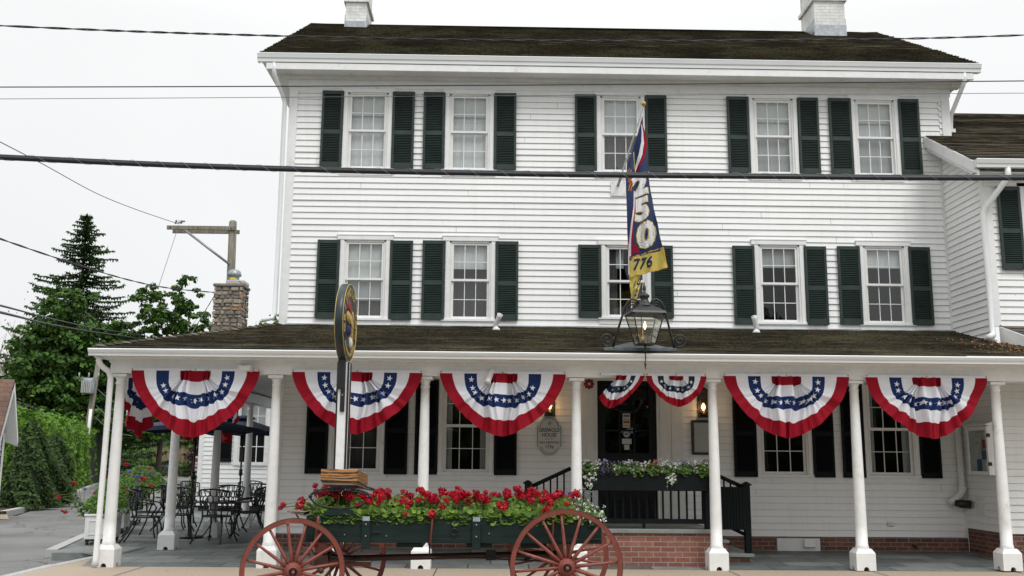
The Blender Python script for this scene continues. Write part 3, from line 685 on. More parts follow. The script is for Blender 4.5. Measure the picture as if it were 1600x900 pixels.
# ---------------------------------------------------------------- windows and shutters
def window(cx, z0, z1, hw, style, ground=False, yb=WY, par=inn, fn=None):
    """z0 sill bottom, z1 head top, hw outer half width"""
    f = MB(); y = yb
    t = 0.075 if not ground else 0.07
    zs = z0+0.075
    f.box(cx-hw, cx-hw+t, y-0.042, y+0.03, zs, z1, 'trim', 0.004); f.box(cx+hw-t, cx+hw, y-0.042, y+0.03, zs, z1, 'trim', 0.004)
    f.box(cx-hw-0.055, cx+hw+0.055, y-0.050, y+0.02, z1, z1+0.085, 'trim', 0.004)
    f.box(cx-hw-0.065, cx+hw+0.065, y-0.058, y+0.02, z1+0.085, z1+0.1, 'trim')
    f.box(cx-hw-0.06, cx+hw+0.06, y-0.065, y+0.03, z0+0.03, zs, 'trim', 0.004)
    f.box(cx-hw-0.04, cx+hw+0.04, y-0.030, y+0.02, z0-0.055, z0+0.03, 'trim')
    ix0, ix1 = cx-hw+t, cx+hw-t
    for xx in (ix0, ix1-0.035): f.box(xx, xx+0.035, y-0.025, y+0.06, zs, z1, 'trim2')
    f.box(ix0, ix1, y-0.025, y+0.06, z1-0.03, z1, 'trim2')
    o = f.build('window', par)
    ix0 += 0.035; ix1 -= 0.035; iz1 = z1-0.03; iz0 = zs; zm = (iz0+iz1)/2 + 0.01
    s = MB(); r = 0.04
    for k, (a, b, yy) in enumerate(((zm-0.015, iz1, y-0.005), (iz0, zm+0.015, y+0.03))):
        s.box(ix0, ix0+r, yy, yy+0.028, a, b, 'trim'); s.box(ix1-r, ix1, yy, yy+0.028, a, b, 'trim')
        s.box(ix0+r, ix1-r, yy, yy+0.028, b-r, b, 'trim')
        s.box(ix0+r, ix1-r, yy, yy+0.028, a, a+(r if k == 0 else r*1.3), 'trim')
        gx0, gx1 = ix0+r, ix1-r; ga, gb = a+r, b-r
        mz = (ga+gb)/2
        for q in (1, 2):
            xx = gx0+(gx1-gx0)*q/3; s.box(xx-0.0065, xx+0.0065, yy+0.006, yy+0.024, ga, gb, 'trim')
        s.box(gx0, gx1, yy+0.004, yy+0.026, mz-0.0065, mz+0.0065, 'trim')
    s.build('sash', o)
    p = MB(); gm = 'glass' if ground or style in 'fg' else 'glass_up'
    ti = random.uniform(-0.004, 0.004)
    p.add([(ix0, y+0.009+ti, zm), (ix1, y+0.009-ti, zm), (ix1, y+0.009-ti, iz1), (ix0, y+0.009+ti, iz1)], [(0, 1, 2, 3)], gm)
    p.add([(ix0, y+0.044, iz0), (ix1, y+0.044, iz0), (ix1, y+0.044, zm), (ix0, y+0.044, zm)], [(0, 1, 2, 3)], gm)
    p.build('pane', o)
    def curtain(m, a, b, x0=ix0, x1=ix1, yy=y+0.12, amp=0.005, nf=9):
        c = MB(); n = 48; P = []
        for i in range(n+1):
            u = i/n; P += [(x0+(x1-x0)*u, yy+amp*math.sin(u*nf*2*PI+1.3), a), (x0+(x1-x0)*u, yy+amp*math.sin(u*nf*2*PI+1.3), b)]
        c.add(P, [(2*i, 2*i+2, 2*i+3, 2*i+1) for i in range(n)], m, True); c.build('curtain', o)
    def blind(a, b, m='shade'):
        c = MB(); c.box(ix0-0.01, ix1+0.01, y+0.085, y+0.09, a, b, m); c.box(ix0-0.01, ix1+0.01, y+0.08, y+0.095, a, a+0.02, m); c.build('blind', o)
    H = iz1-iz0
    if style == 'a': blind(iz1-H*0.27, iz1+0.02); curtain('net', iz0-0.02, iz1, amp=0.002)
    elif style == 'b': blind(zm+0.01, iz1+0.02, 'net'); curtain('net3', iz0-0.02, zm+0.05)
    elif style == 'c': blind(iz1-H*0.28, iz1+0.02); curtain('net', zm, iz1, amp=0.002); curtain('net2', iz0-0.02, zm, amp=0.002)
    elif style == 'd': blind(zm+0.02, iz1+0.02); blind(zm-H*0.27, zm, 'net2'); curtain('net3', iz0-0.02, zm)
    elif style == 'e': curtain('net', zm+H*0.16, iz1, yy=y+0.10); curtain('net3', iz0-0.02, iz1, yy=y+0.35)
    elif style == 'f': curtain('net3', iz0-0.02, iz1, ix0, ix0+0.2, nf=4); curtain('net2', iz1-0.38, iz1, ix0+0.15, ix0+0.32, nf=3); curtain('net3', iz0-0.02, iz1, ix1-0.1, ix1, nf=3)
    elif style == 'g': blind(iz1-H*0.27, iz1+0.02, 'net2')
    elif style == 'h': blind(iz1-H*0.26, iz1+0.02, 'net')
    elif style == 'k': curtain('net3', iz0-0.02, iz1, yy=y+0.35)
    elif style in 'ln': curtain('net2', iz0-0.02, iz1, ix0, ix0+0.14, nf=3); curtain('net2', iz0-0.02, iz1, ix1-0.14, ix1, nf=3)
    return o
def shutter(x0, x1, z0, z1, y=WY, m='greenpaint', par=inn, tilt=0.0):
    s = MB(); yf = y-0.075; yb_ = y-0.03; st = 0.045
    s.box(x0, x0+st, yf, yb_, z0, z1, m, 0.004); s.box(x1-st, x1, yf, yb_, z0, z1, m, 0.004)
    zm = z0+(z1-z0)*0.46
    rails = [(z0, z0+0.10), (zm-0.04, zm+0.04), (z1-0.07, z1)]
    for a, b in rails: s.box(x0+st, x1-st, yf+0.004, yb_, a, b, m, 0.003)
    for (a0, a1) in ((rails[0][1], rails[1][0]), (rails[1][1], rails[2][0])):
        n = int(round((a1-a0)/0.033)); d = (a1-a0)/n
        for i in range(n):
            z = a0+i*d
            s.add([(x0+st, yf+0.006, z+0.002), (x1-st, yf+0.006, z+0.002), (x1-st, yb_-0.004, z+d+0.004), (x0+st, yb_-0.004, z+d+0.004),
                   (x0+st, yf+0.006, z+0.010), (x1-st, yf+0.006, z+0.010)], [(0, 1, 5, 4), (4, 5, 2, 3), (0, 3, 2, 1)], m)
    s.box(x0+st, x1-st, yb_-0.004, yb_, z0+0.1, z1-0.07, m)
    if tilt:
        c = Vector(((x0+x1)/2, y, (z0+z1)/2)); mt = Matrix.Translation(c) @ Matrix.Rotation(tilt, 4, 'Y') @ Matrix.Translation(-c); s.xform(mt)
    return s.build('shutter', par)
ush = [(-3.25, -2.856), (-1.93, -1.52), (-1.351, -.953), (-.024, .387), (1.49, 1.89), (2.813, 3.214), (4.359, 4.774), (5.702, 6.093), (6.289, 6.718), (7.619, 8.011)]
for a, b in ush: shutter(a, b, 6.89, 8.385, tilt=random.uniform(-.004, .004))
lsh = [(-3.222, -2.819, 4.07, 5.52), (-1.895, -1.484, 4.06, 5.52), (-1.308, -.898, 4.07, 5.53), (.031, .443, 4.07, 5.53), (1.538, 1.952, 4.14, 5.485), (2.885, 3.276, 4.14, 5.485),
       (4.379, 4.782, 4.045, 5.50), (5.704, 6.108, 4.045, 5.505), (6.316, 6.734, 4.06, 5.515), (7.641, 8.036, 4.06, 5.515)]
for a, b, c, d in lsh: shutter(a, b, c, d, tilt=random.uniform(-.004, .004))
gsh = [(-3.282, -2.896), (-1.897, -1.492), (-1.368, -.962), (.035, .436), (4.293, 4.703), (5.708, 6.084), (6.233, 6.634), (7.619, 7.993)]
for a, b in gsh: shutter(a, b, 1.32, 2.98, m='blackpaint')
for c, s_ in UP: window(c, 6.82, 8.365, 0.455, s_)
for c, s_ in LO: window(c, 4.015 if s_ != 'f' else 4.08, 5.53 if s_ != 'f' else 5.49, 0.455, s_)
for c, s_ in GR: window(c, 1.29, 3.0, 0.495, s_, True)

# ---------------------------------------------------------------- foundation
w = MB(); w.box(-3.84, 8.405, WY-0.004, WY+0.2, 0.0, 0.29, 'brick2'); w.build('foundation', inn)
w = MB(); w.box(5.0, 5.76, WY-0.05, WY-0.005, 0.055, 0.27, 'trim2', 0.004); w.box(5.46, 5.66, WY-0.12, WY-0.05, 0.12, 0.26, 'trim', 0.01); w.build('vent_cover', inn)
w = MB(); w.box(6.97, 7.08, WY-0.055, WY-0.01, 0.49, 0.56, 'trim2', 0.01); w.build('outlet_box', inn)
w = MB(); w.tube([(7.42, WY, 0.16), (7.42, WY-0.10, 0.15), (7.42, WY-0.13, 0.12)], 0.022, 'black'); w.build('spigot', inn)
# pvc pipe in the corner
w = MB(); w.tube([(8.27, 17.40, 3.0), (8.29, 17.42, 2.0), (8.30, 17.42, 1.22), (8.30, 17.42, 1.12), (8.24, 17.42, 1.03), (8.17, 17.42, 0.96), (8.05, 17.44, 0.90)], [0.055]*3+[0.062]*4, 'trim2', 12)
w.tube([(8.30, 17.42, 1.19), (8.30, 17.42, 1.13)], 0.072, 'trim2', 12)
w.tube([(8.12, 17.36, 0.905), (8.2, 17.33, 0.89), (8.36, 17.28, 0.88)], [0.05, 0.07, 0.075], 'black', 12)
w.box(8.385, 8.402, 16.85, 17.15, 0.70, 1.05, 'trim2', 0.004)
w.build('drain_pipe', inn)

# ---------------------------------------------------------------- door
w = MB()
w.box(1.60, 1.87, WY-0.05, WY+0.02, 0.56, 3.02, 'trim2', 0.005); w.box(2.93, 3.18, WY-0.05, WY+0.02, 0.56, 3.02, 'trim2', 0.005)
w.box(1.66, 1.81, WY-0.065, WY-0.05, 0.6, 2.95, 'trim2', 0.004); w.box(2.98, 3.12, WY-0.065, WY-0.05, 0.6, 2.95, 'trim2', 0.004)
w.box(3.19, 3.40, WY-0.03, WY+0.02, 0.56, 3.02, 'trim2', 0.004)
w.box(1.58, 3.2, WY-0.07, WY+0.02, 3.02, 3.16, 'trim2', 0.005)
w.build('door_casing', inn)
w = MB(); yd = WY+0.05
w.box(1.87, 2.02, yd, yd+0.05, 0.58, 2.99, 'door'); w.box(2.80, 2.93, yd, yd+0.05, 0.58, 2.99, 'door')
w.box(2.02, 2.80, yd, yd+0.05, 2.92, 2.99, 'door'); w.box(2.02, 2.80, yd, yd+0.05, 1.55, 1.72, 'door'); w.box(2.02, 2.80, yd, yd+0.05, 0.58, 0.82, 'door')
for q in (1, 2):
    xx = 2.02+0.78*q/3; w.box(xx-0.014, xx+0.014, yd+0.005, yd+0.045, 1.72, 2.92, 'door')
for zz in (2.12, 2.52): w.box(2.02, 2.80, yd+0.005, yd+0.045, zz-0.014, zz+0.014, 'door')
w.box(2.02, 2.80, yd+0.015, yd+0.035, 0.82, 1.55, 'door')
w.box(2.08, 2.38, yd+0.005, yd+0.03, 0.87, 1.50, 'door', 0.01); w.box(2.44, 2.74, yd+0.005, yd+0.03, 0.87, 1.50, 'door', 0.01)
dr = w.build('door', inn)
w = MB(); w.add([(2.02, yd+0.03, 1.72), (2.80, yd+0.03, 1.72), (2.80, yd+0.03, 2.92), (2.02, yd+0.03, 2.92)], [(0, 1, 2, 3)], 'glass'); w.build('pane', dr)
w = MB(); w.lathe([(0.012, 0), (0.012, -0.04), (0.03, -0.05), (0.034, -0.065), (0.02, -0.08)], (1.93, yd, 1.45), 'brass', 12, axis='Y'); w.build('handle', dr)
w = MB(); z = yd+0.026
w.add([(2.335, z, 2.17), (2.47, z, 2.17), (2.47, z, 2.42), (2.335, z, 2.42)], [(0, 1, 2, 3)], 'paper')
w.box(2.345, 2.46, z-0.002, z-0.001, 2.29, 2.33, 'sticker_y'); w.box(2.345, 2.46, z-0.002, z-0.001, 2.25, 2.285, 'paperred'); w.box(2.345, 2.46, z-0.002, z-0.001, 2.36, 2.40, 'paperblue')
w.box(2.345, 2.46, z-0.002, z-0.001, 2.19, 2.215, 'sticker_y')
w.lathe([(0.058, 0), (0.058, -0.002)], (2.405, z-0.001, 2.055), 'paper', 20, axis='Y'); w.box(2.365, 2.445, z-0.005, z-0.004, 2.04, 2.07, 'paperblue')
w.box(2.32, 2.49, z-0.003, z-0.001, 1.88, 1.975, 'paper'); w.box(2.36, 2.45, z-0.003, z-0.001, 1.78, 1.87, 'paper')
w.build('sticker', dr)

# ---------------------------------------------------------------- porch: columns, beam, roof
def column(x, y, zb=0.0, zt=2.83):
    w = MB(); h = zt-zb; zs = zb+0.31
    prof = [(0.098, zs), (0.100, zs+0.02), (0.092, zs+0.045), (0.088, zs+0.07)]
    for i in range(9):
        t = i/8; prof.append((0.088-0.023*(t**1.4), zs+0.07+(h-0.31-0.07-0.16)*t))
    a = zt-0.16
    prof += [(0.074, a+0.005), (0.074, a+0.02), (0.066, a+0.028), (0.067, a+0.07), (0.082, a+0.095), (0.094, a+0.115)]
    w.lathe(prof, (x, y, 0), 'trim', 28)
    w.box(x-0.115, x+0.115, y-0.115, y+0.115, zt-0.047, zt-0.002, 'trim', 0.004)
    c = w.build('column', inn)
    w = MB(); s = 0.145; zc = zb+0.25
    w.frustum(x, y, zc, zb+0.315, s, s, 0.10, 0.10, 'trim')
    w.frustum(x, y, zc-0.03, zc, s, s, s, s, 'trim')
    # four faces with a small arched opening at the foot
    for ang in range(4):
        mt = Matrix.Translation((x, y, 0)) @ Matrix.Rotation(ang*PI/2, 4, 'Z')
        st = len(w.v); n = 8; ar = 0.042
        top = zc-0.03; P = [(-s, -s, zb), (-s, -s, top), (s, -s, top), (s, -s, zb)]
        arc = [(ar*math.cos(PI*k/n), -s, zb+0.012+ar*1.05*math.sin(PI*k/n)) for k in range(n+1)]
        arc = [(ar, -s, zb)] + arc + [(-ar, -s, zb)]
        m0 = len(P); P += arc
        F = []
        L = len(arc); h0 = L//2
        F.append(tuple([0, 1] + [m0+h0] + [m0+k for k in range(h0+1, L)])); F.append(tuple([3] + [m0+k for k in range(0, h0+1)] + [2]))
        F.append((1, 2, m0+h0))
        w.add(P, F, 'trim')
        # reveal of the opening
        w.add(arc + [(a_[0], -s+0.06, a_[2]) for a_ in arc], [(k, k+1, L+k+1, L+k) for k in range(L-1)], 'trim2')
        w.add([(-ar-0.01, -s+0.06, zb), (ar+0.01, -s+0.06, zb), (ar+0.01, -s+0.06, zb+0.07), (-ar-0.01, -s+0.06, zb+0.07)], [(0, 1, 2, 3)], 'black')
        w.xform(mt, st)
    w.build('plinth', c)
FC = [(-5.65, 0), (-3.29, 0), (-1.03, 0), (1.28, .0), (3.375, .0), (5.565, .01), (7.76, .02)]
for x, z in FC: column(x, 15.0, z)
for y in (17.75, 20.45, 23.1): column(-5.65, y)
for x in (9.98,): column(x, 15.0, 0.02)
w = MB()
w.box(-5.78, 14, 14.88, 15.12, 2.835, 3.05, 'trim', 0.005); w.box(-5.80, 14, 14.865, 15.0, 2.995, 3.08, 'trim')
w.box(-5.78, -5.52, 15.125, 25.5, 2.835, 3.05, 'trim', 0.005); w.box(-5.80, -5.7, 15.13, 25.5, 2.995, 3.08, 'trim')
w.build('porch_beam', inn)
w = MB(); w.box(-5.82, 14, 14.60, 17.5, 3.09, 3.105, 'trim2'); w.box(-5.82, -3.88, 17.5, 25.5, 3.085, 3.10, 'trim2')
for i in range(60):
    x = -5.5+i*0.33; w.box(x, x+0.012, 15.13, 17.5, 3.083, 3.0895, 'dark')
w.build('porch_ceiling', inn)
w = MB()
EYE = (14.56, 3.19)
roofplane(w, lambda t: -5.9+2.04*t, lambda t: 8.95 if t < 0.5 else 8.40, 24, 14.56, 3.185, WY, 3.955, 'roof2', 0.02, 0.0, 48)
# left slope of the hipped porch roof
n = 24
for i in range(n):
    t0, t1 = i/n, (i+1)/n
    xa, za = -5.9+2.04*t0, 3.185+0.77*t0; xb, zb = -5.9+2.04*t1, 3.185+0.77*t1
    ya, yb2 = 14.56+2.99*t0, 14.56+2.99*t1; L = math.hypot(2.14, 0.77); nx, nz2 = -0.77/L*0.02, 2.14/L*0.02
    w.add([(xa, ya, za), (xa, 26, za), (xa+nx, 26, za+nz2), (xa+nx, ya, za+nz2), (xb, yb2, zb), (xb, 26, zb)], [(0, 3, 2, 1), (3, 4, 5, 2)], 'roof2')
for i in range(26):   # hip cap shingles
    t = i/26; x, y, z = -5.9+2.04*t, 14.56+2.99*t, 3.20+0.77*t; t2 = (i+1.25)/26; x2, y2, z2 = -5.9+2.04*t2, 14.56+2.99*t2, 3.20+0.77*t2
    w.add([(x-0.07, y+0.06, z-0.0), (x+0.07, y-0.05, z-0.0), (x, y, z+0.035), (x2-0.06, y2+0.05, z2-0.02), (x2+0.06, y2-0.05, z2-0.02), (x2, y2, z2+0.01)], [(0, 2, 5, 3), (2, 1, 4, 5), (0, 1, 2)], 'roof4' if i % 3 == 0 else 'roof2')
pr = w.build('porch_roof', inn)
w = MB(); w.box(-3.75, 8.40, WY-0.075, WY-0.02, 3.93, 3.965, 'lead'); w.build('flashing', pr)
w = MB(); gutter(w, -5.97, 14, 14.46, 3.165, 0.105, 0.12)
w.box(-5.9, 14, 14.59, 14.66, 3.055, 3.17, 'trim'); w.box(-5.94, 14, 14.66, 14.88, 3.04, 3.085, 'trim')
w.add([(-5.97, 14.46, 3.165), (-5.97, 26, 3.165), (-5.96, 26, 3.06), (-5.96, 14.5, 3.06), (-5.9, 14.5, 3.06), (-5.9, 26, 3.06)], [(0, 3, 2, 1), (3, 4, 5, 2)], 'gutter')
w.box(-5.9, -5.83, 14.66, 26, 3.05, 3.17, 'trim')
w.build('porch_gutter', inn)
w = MB(); w.tube([(-5.86, 14.62, 3.06), (-5.86, 14.62, 3.0), (-5.84, 14.66, 2.93), (-5.76, 14.76, 2.85), (-5.735, 14.80, 2.76), (-5.735, 14.80, 1.5), (-5.745, 14.80, 0.12), (-5.75, 14.78, 0.03)], [0.042]*7+[0.046], 'trim', 12); w.build('porch_downspout', inn)
# litter caught in the corner of the porch roof
w = MB()
for i in range(420):
    x = 8.45-abs(random.gauss(0, 0.45)); y = random.uniform(14.75, 16.4)
    if random.random() < 0.5: x = 8.45-abs(random.gauss(0, 0.15)); 
    z = 3.185+(y-14.56)*0.2575+0.024+random.uniform(0, 0.012)
    leaf(w, (x, y, z), random.uniform(0.02, 0.05), 'litter', (Vector((0, -0.25, 1))+rv()*0.5).normalized())
w.build('leaf_litter', pr, kind='stuff')

# ---------------------------------------------------------------- right wing
wing = thing('side_wing', 'white clapboard wing with its own lower brown shingle roof at the right of the inn', 'building', (11.0, 18, 0))
WX = 8.405; WF = 16.1
w = MB()
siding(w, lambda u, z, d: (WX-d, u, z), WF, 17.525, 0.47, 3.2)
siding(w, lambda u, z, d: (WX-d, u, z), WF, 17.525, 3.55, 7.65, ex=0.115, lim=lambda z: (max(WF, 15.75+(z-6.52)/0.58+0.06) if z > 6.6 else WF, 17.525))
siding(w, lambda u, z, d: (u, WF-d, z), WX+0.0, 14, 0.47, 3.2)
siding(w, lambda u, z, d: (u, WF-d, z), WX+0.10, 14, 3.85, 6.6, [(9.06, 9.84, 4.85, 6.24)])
w.build('wall', wing)
w = MB(); w.box(WX+0.005, 14, WF+0.005, WF+0.2, 0, 0.46, 'brick2'); w.box(WX+0.005, WX+0.2, WF+0.21, WY-0.01, 0, 0.46, 'brick2'); w.build('foundation', wing)
w = MB(); w.box(WX-0.022, WX+0.11, WF-0.028, WF+0.0, 3.85, 6.62, 'trim', 0.004); w.box(WX-0.024, WX-0.002, WF+0.001, WF+0.11, 3.62, 6.62, 'trim'); w.build('corner_board', wing)
w = MB()
def wz(y): return 6.62+0.58*(y-15.7)
roofplane(w, lambda t: 8.10, lambda t: 15.0, 15, 15.7, 6.62, 17.52, wz(17.52), 'roof3', 0.026, 0, 30)
roofplane(w, lambda t: 8.66, lambda t: 15.0, 18, 17.52, wz(17.52), 19.7, wz(19.7), 'roof3', 0.026, 0, 30)
w.add([(8.66, 24, 6.6), (15, 24, 6.6), (15, 19.7, wz(19.7)), (8.66, 19.7, wz(19.7))], [(0, 1, 2, 3)], 'roof3')
w.build('roof', wing)
w = MB()   # rake board and soffit
for (x0, x1, dz0, dz1) in ((8.08, 8.12, -0.02, -0.22), (8.12, 8.16, -0.16, -0.30)):
    y0, y1 = 15.72, 17.52
    P = [(x, y, wz(y)+dz) for x in (x0, x1) for y in (y0, y1) for dz in (dz0, dz1)]
    w.add(P, [(0, 2, 3, 1), (4, 5, 7, 6), (1, 3, 7, 5), (0, 1, 5, 4), (0, 4, 6, 2)], 'trim')
y0, y1 = 15.72, 17.52
w.add([(8.12, y0, wz(y0)-0.2), (8.42, y0, wz(y0)-0.2), (8.42, y1, wz(y1)-0.2), (8.12, y1, wz(y1)-0.2)], [(0, 1, 2, 3)], 'trim2')
w.box(8.12, 15, 15.74, 16.1, 6.42, 6.44, 'trim2'); w.box(8.4, 15, 16.05, 16.09, 6.28, 6.43, 'trim')
w.build('rake_board', wing)
w = MB(); gutter(w, 8.07, 15, 15.6, 6.63, 0.14, 0.12); w.box(8.07, 8.08, 15.62, 15.72, 6.50, 6.62, 'gutter'); w.build('gutter', wing)
w = MB(); w.tube([(8.62, 15.68, 6.50), (8.62, 15.68, 6.36), (8.59, 15.72, 6.28), (8.36, 16.0, 5.88), (8.33, 16.04, 5.78), (8.335, 16.04, 4.6), (8.335, 16.04, 3.78), (8.32, 16.0, 3.70), (8.18, 15.88, 3.64)], 0.052, 'gutter', 8); w.build('downspout', wing)
shutter(8.60, 8.99, 4.82, 6.27, WF, par=wing)
shutter(9.9, 10.29, 4.82, 6.27, WF, par=wing)
window(9.45, 4.78, 6.26, 0.44, 'c', False, WF, wing)
w = MB(); w.box(8.6, 10.4, WF+0.25, WF+0.3, 4.4, 6.5, 'dark'); w.build('rooms', wing)
w = MB()   # pent roof over the ground floor and its white cheek
roofplane(w, lambda t: 8.93-0.44*t, lambda t: 14.0, 9, 14.56, 3.20, WF-0.02, 3.86, 'roof4', 0.026, 0, 40)
w.build('pent_roof', wing)
w = MB(); w.add([(8.475, 16.08, 3.85), (8.475, 16.08, 3.55), (8.92, 14.60, 3.19)], [(0, 1, 2)], 'trim'); w.add([(8.47, 16.08, 3.86), (8.49, 16.08, 3.88), (8.94, 14.56, 3.23), (8.92, 14.56, 3.20)], [(0, 1, 2, 3)], 'roof4'); w.build('cheek_board', wing)
# notice case on the side wall
cs = thing('notice_case', 'white glazed notice case with leaflets, hung on the side wall by the right column', 'notice case', (8.2, 16.55, 1.3))
w = MB(); X0, X1 = 8.19, 8.385; Y0, Y1, Z0, Z1 = 16.2, 16.92, 1.40, 2.22
w.box(X0+0.03, X1, Y0, Y1, Z0, Z0+0.04, 'trim'); w.box(X0+0.03, X1, Y0, Y1, Z1-0.04, Z1, 'trim'); w.box(X0+0.03, X1, Y0, Y0+0.03, Z0+0.04, Z1-0.04, 'trim'); w.box(X0+0.03, X1, Y1-0.03, Y1, Z0+0.04, Z1-0.04, 'trim'); w.box(X1-0.01, X1-0.002, Y0+.03, Y1-.03, Z0+.04, Z1-.04, 'trim2')
w.add([(X0-0.03, Y0-0.04, Z1+0.01), (X1, Y0-0.04, Z1+0.09), (X1, Y1+0.04, Z1+0.09), (X0-0.03, Y1+0.04, Z1+0.01), (X0-0.03, Y0-0.04, Z1-0.005), (X1, Y0-0.04, Z1-0.005), (X1, Y1+0.04, Z1-0.005), (X0-0.03, Y1+0.04, Z1-0.005)], [(0, 1, 2, 3), (0, 4, 5, 1), (3, 2, 6, 7), (0, 3, 7, 4), (4, 7, 6, 5)], 'trim')
cb = w.build('case', cs)
w = MB()
w.box(X0, X0+0.028, Y0, Y0+0.06, Z0, Z1-0.02, 'trim', 0.003); w.box(X0, X0+0.028, Y1-0.06, Y1, Z0, Z1-0.02, 'trim', 0.003); w.box(X0, X0+0.028, Y0+.06, Y1-.06, Z0, Z0+0.06, 'trim', 0.003); w.box(X0, X0+0.028, Y0+.06, Y1-.06, Z1-0.08, Z1-0.02, 'trim', 0.003)
w.build('door', cs)
w = MB(); w.add([(X0+0.012, Y0+.06, Z0+.06), (X0+0.012, Y1-.06, Z0+.06), (X0+0.012, Y1-.06, Z1-.08), (X0+0.012, Y0+.06, Z1-.08)], [(3, 2, 1, 0)], 'glass'); w.build('pane', cs)
w = MB()
for (a, b, c, d, m) in ((0.1, 0.3, 1.46, 1.62, 'paper'), (0.34, 0.5, 1.46, 1.66, 'paperblue'), (0.1, 0.32, 1.66, 1.80, 'paperblue'), (0.36, 0.55, 1.7, 1.9, 'paper'), (0.1, 0.28, 1.84, 1.98, 'paperred'), (0.32, 0.5, 1.94, 2.08, 'paper'), (0.12, 0.28, 2.0, 2.1, 'paper')):
    w.box(X0+0.05, X0+0.056, Y0+a, Y0+b, c, d, m)
w.build('leaflet', cs)
w = MB()
for z in (1.55, 2.02): w.box(X0-0.004, X0+0.05, Y0-0.006, Y0+0.02, z, z+0.06, 'black')
w.build('hinge', cs)
# ================================================================ ENTRANCE LANDING
ent = thing('entrance_landing', 'brick entrance landing with bluestone edge, dark green railings and steps at both sides', 'steps', (2.35, 15.35, 0))
w = MB(); w.box(1.02, 3.42, 15.33, WY-0.05, 0, 0.495, 'brick')
w.box(3.42, 3.75, 15.9, WY-0.05, 0, 0.31, 'brick'); w.box(3.75, 4.1, 15.9, WY-0.05, 0, 0.10, 'brick')
w.box(0.68, 1.02, 15.9, WY-0.05, 0, 0.31, 'brick'); w.build('base', ent)
w = MB(); w.box(0.98, 3.45, 15.28, WY-0.05, 0.497, 0.56, 'bluestone', 0.01); w.build('slab', ent)
w = MB(); w.box(3.452, 3.78, 15.86, WY-0.05, 0.312, 0.36, 'bluestone', 0.008); w.box(3.752, 4.16, 15.82, WY-0.05, 0.102, 0.155, 'bluestone', 0.008); w.build('step', ent)
w = MB(); w.box(0.64, 0.978, 15.86, WY-0.05, 0.312, 0.36, 'bluestone', 0.008); w.build('step', ent)
yr = 15.40
w = MB(); w.box(1.36, 3.33, yr-0.03, yr+0.03, 0.64, 0.71, 'blackpaint', 0.004); w.box(1.36, 3.33, yr-0.03, yr+0.03, 1.32, 1.38, 'blackpaint', 0.004)
for k in range(16):
    x = 1.42+k*0.123; w.box(x-0.014, x+0.014, yr-0.014, yr+0.014, 0.71, 1.32, 'blackpaint')
w.box(2.33, 2.37, yr-0.02, yr+0.02, 0.56, 0.64, 'blackpaint')
w.build('railing', ent)
def newel(x, y, z0, z1, s=0.05):
    w = MB(); w.box(x-s, x+s, y-s, y+s, z0, z1-0.06, 'blackpaint', 0.005); w.box(x-s-0.022, x+s+0.022, y-s-0.022, y+s+0.022, z1-0.06, z1-0.035, 'blackpaint', 0.004)
    w.frustum(x, y, z1-0.035, z1, s+0.012, s+0.012, 0.015, 0.015, 'blackpaint'); w.build('newel_post', ent)
newel(3.34, yr, 0.56, 1.62); newel(1.34, yr, 0.56, 1.60); newel(4.10, 15.98, 0.155, 1.27); newel(0.58, 15.98, 0.0, 1.27)
def rake_rail(xa, za, xb, zb, y, panel=False):
    w = MB(); w.tube([(xa, y, za), (xb, y, zb)], 0.032, 'blackpaint', 8)
    w.box(min(xa, xb), min(xa, xb)+0.001, y, y+0.001, za, za+0.001, 'blackpaint')
    w.tube([(xa, y, za-0.72), (xb, y, zb-0.74)], 0.028, 'blackpaint', 4)
    n = 6
    for i in range(1, n):
        t = i/n; x = xa+(xb-xa)*t; z = za+(zb-za)*t; w.box(x-0.013, x+0.013, y-0.013, y+0.013, z-0.72, z, 'blackpaint')
    w.build('railing', ent)
rake_rail(3.42, 1.46, 4.06, 1.18, 15.98); rake_rail(1.27, 1.46, 0.62, 1.16, 15.98)
w = MB()
for i in range(8):
    x = 3.66+i*0.05; w.box(x, x+0.046, 15.90, 15.925, 0.52+0.0, 1.19, 'blackpaint', 0.003)
w.box(3.66, 4.06, 15.926, 15.95, 0.62, 0.68, 'blackpaint'); w.box(3.66, 4.06, 15.926, 15.95, 1.04, 1.10, 'blackpaint'); w.build('board_panel', ent)

bx = thing('window_box', 'long dark green flower box hung on the landing railing', 'flower box', (2.35, 15.3, 1.14))
w = MB(); w.box(1.33, 3.34, 15.12, 15.15, 1.14, 1.40, 'blackpaint', 0.004); w.box(1.33, 3.34, 15.33, 15.36, 1.14, 1.40, 'blackpaint'); w.box(1.33, 1.36, 15.15, 15.33, 1.14, 1.40, 'blackpaint'); w.box(3.31, 3.34, 15.15, 15.33, 1.14, 1.40, 'blackpaint'); w.box(1.36, 3.31, 15.15, 15.33, 1.14, 1.17, 'blackpaint')
w.box(1.32, 3.35, 15.11, 15.13, 1.375, 1.405, 'blackpaint')
w.build('box', bx)
w = MB(); w.box(1.36, 3.31, 15.15, 15.33, 1.30, 1.36, 'soil'); w.build('soil', bx)

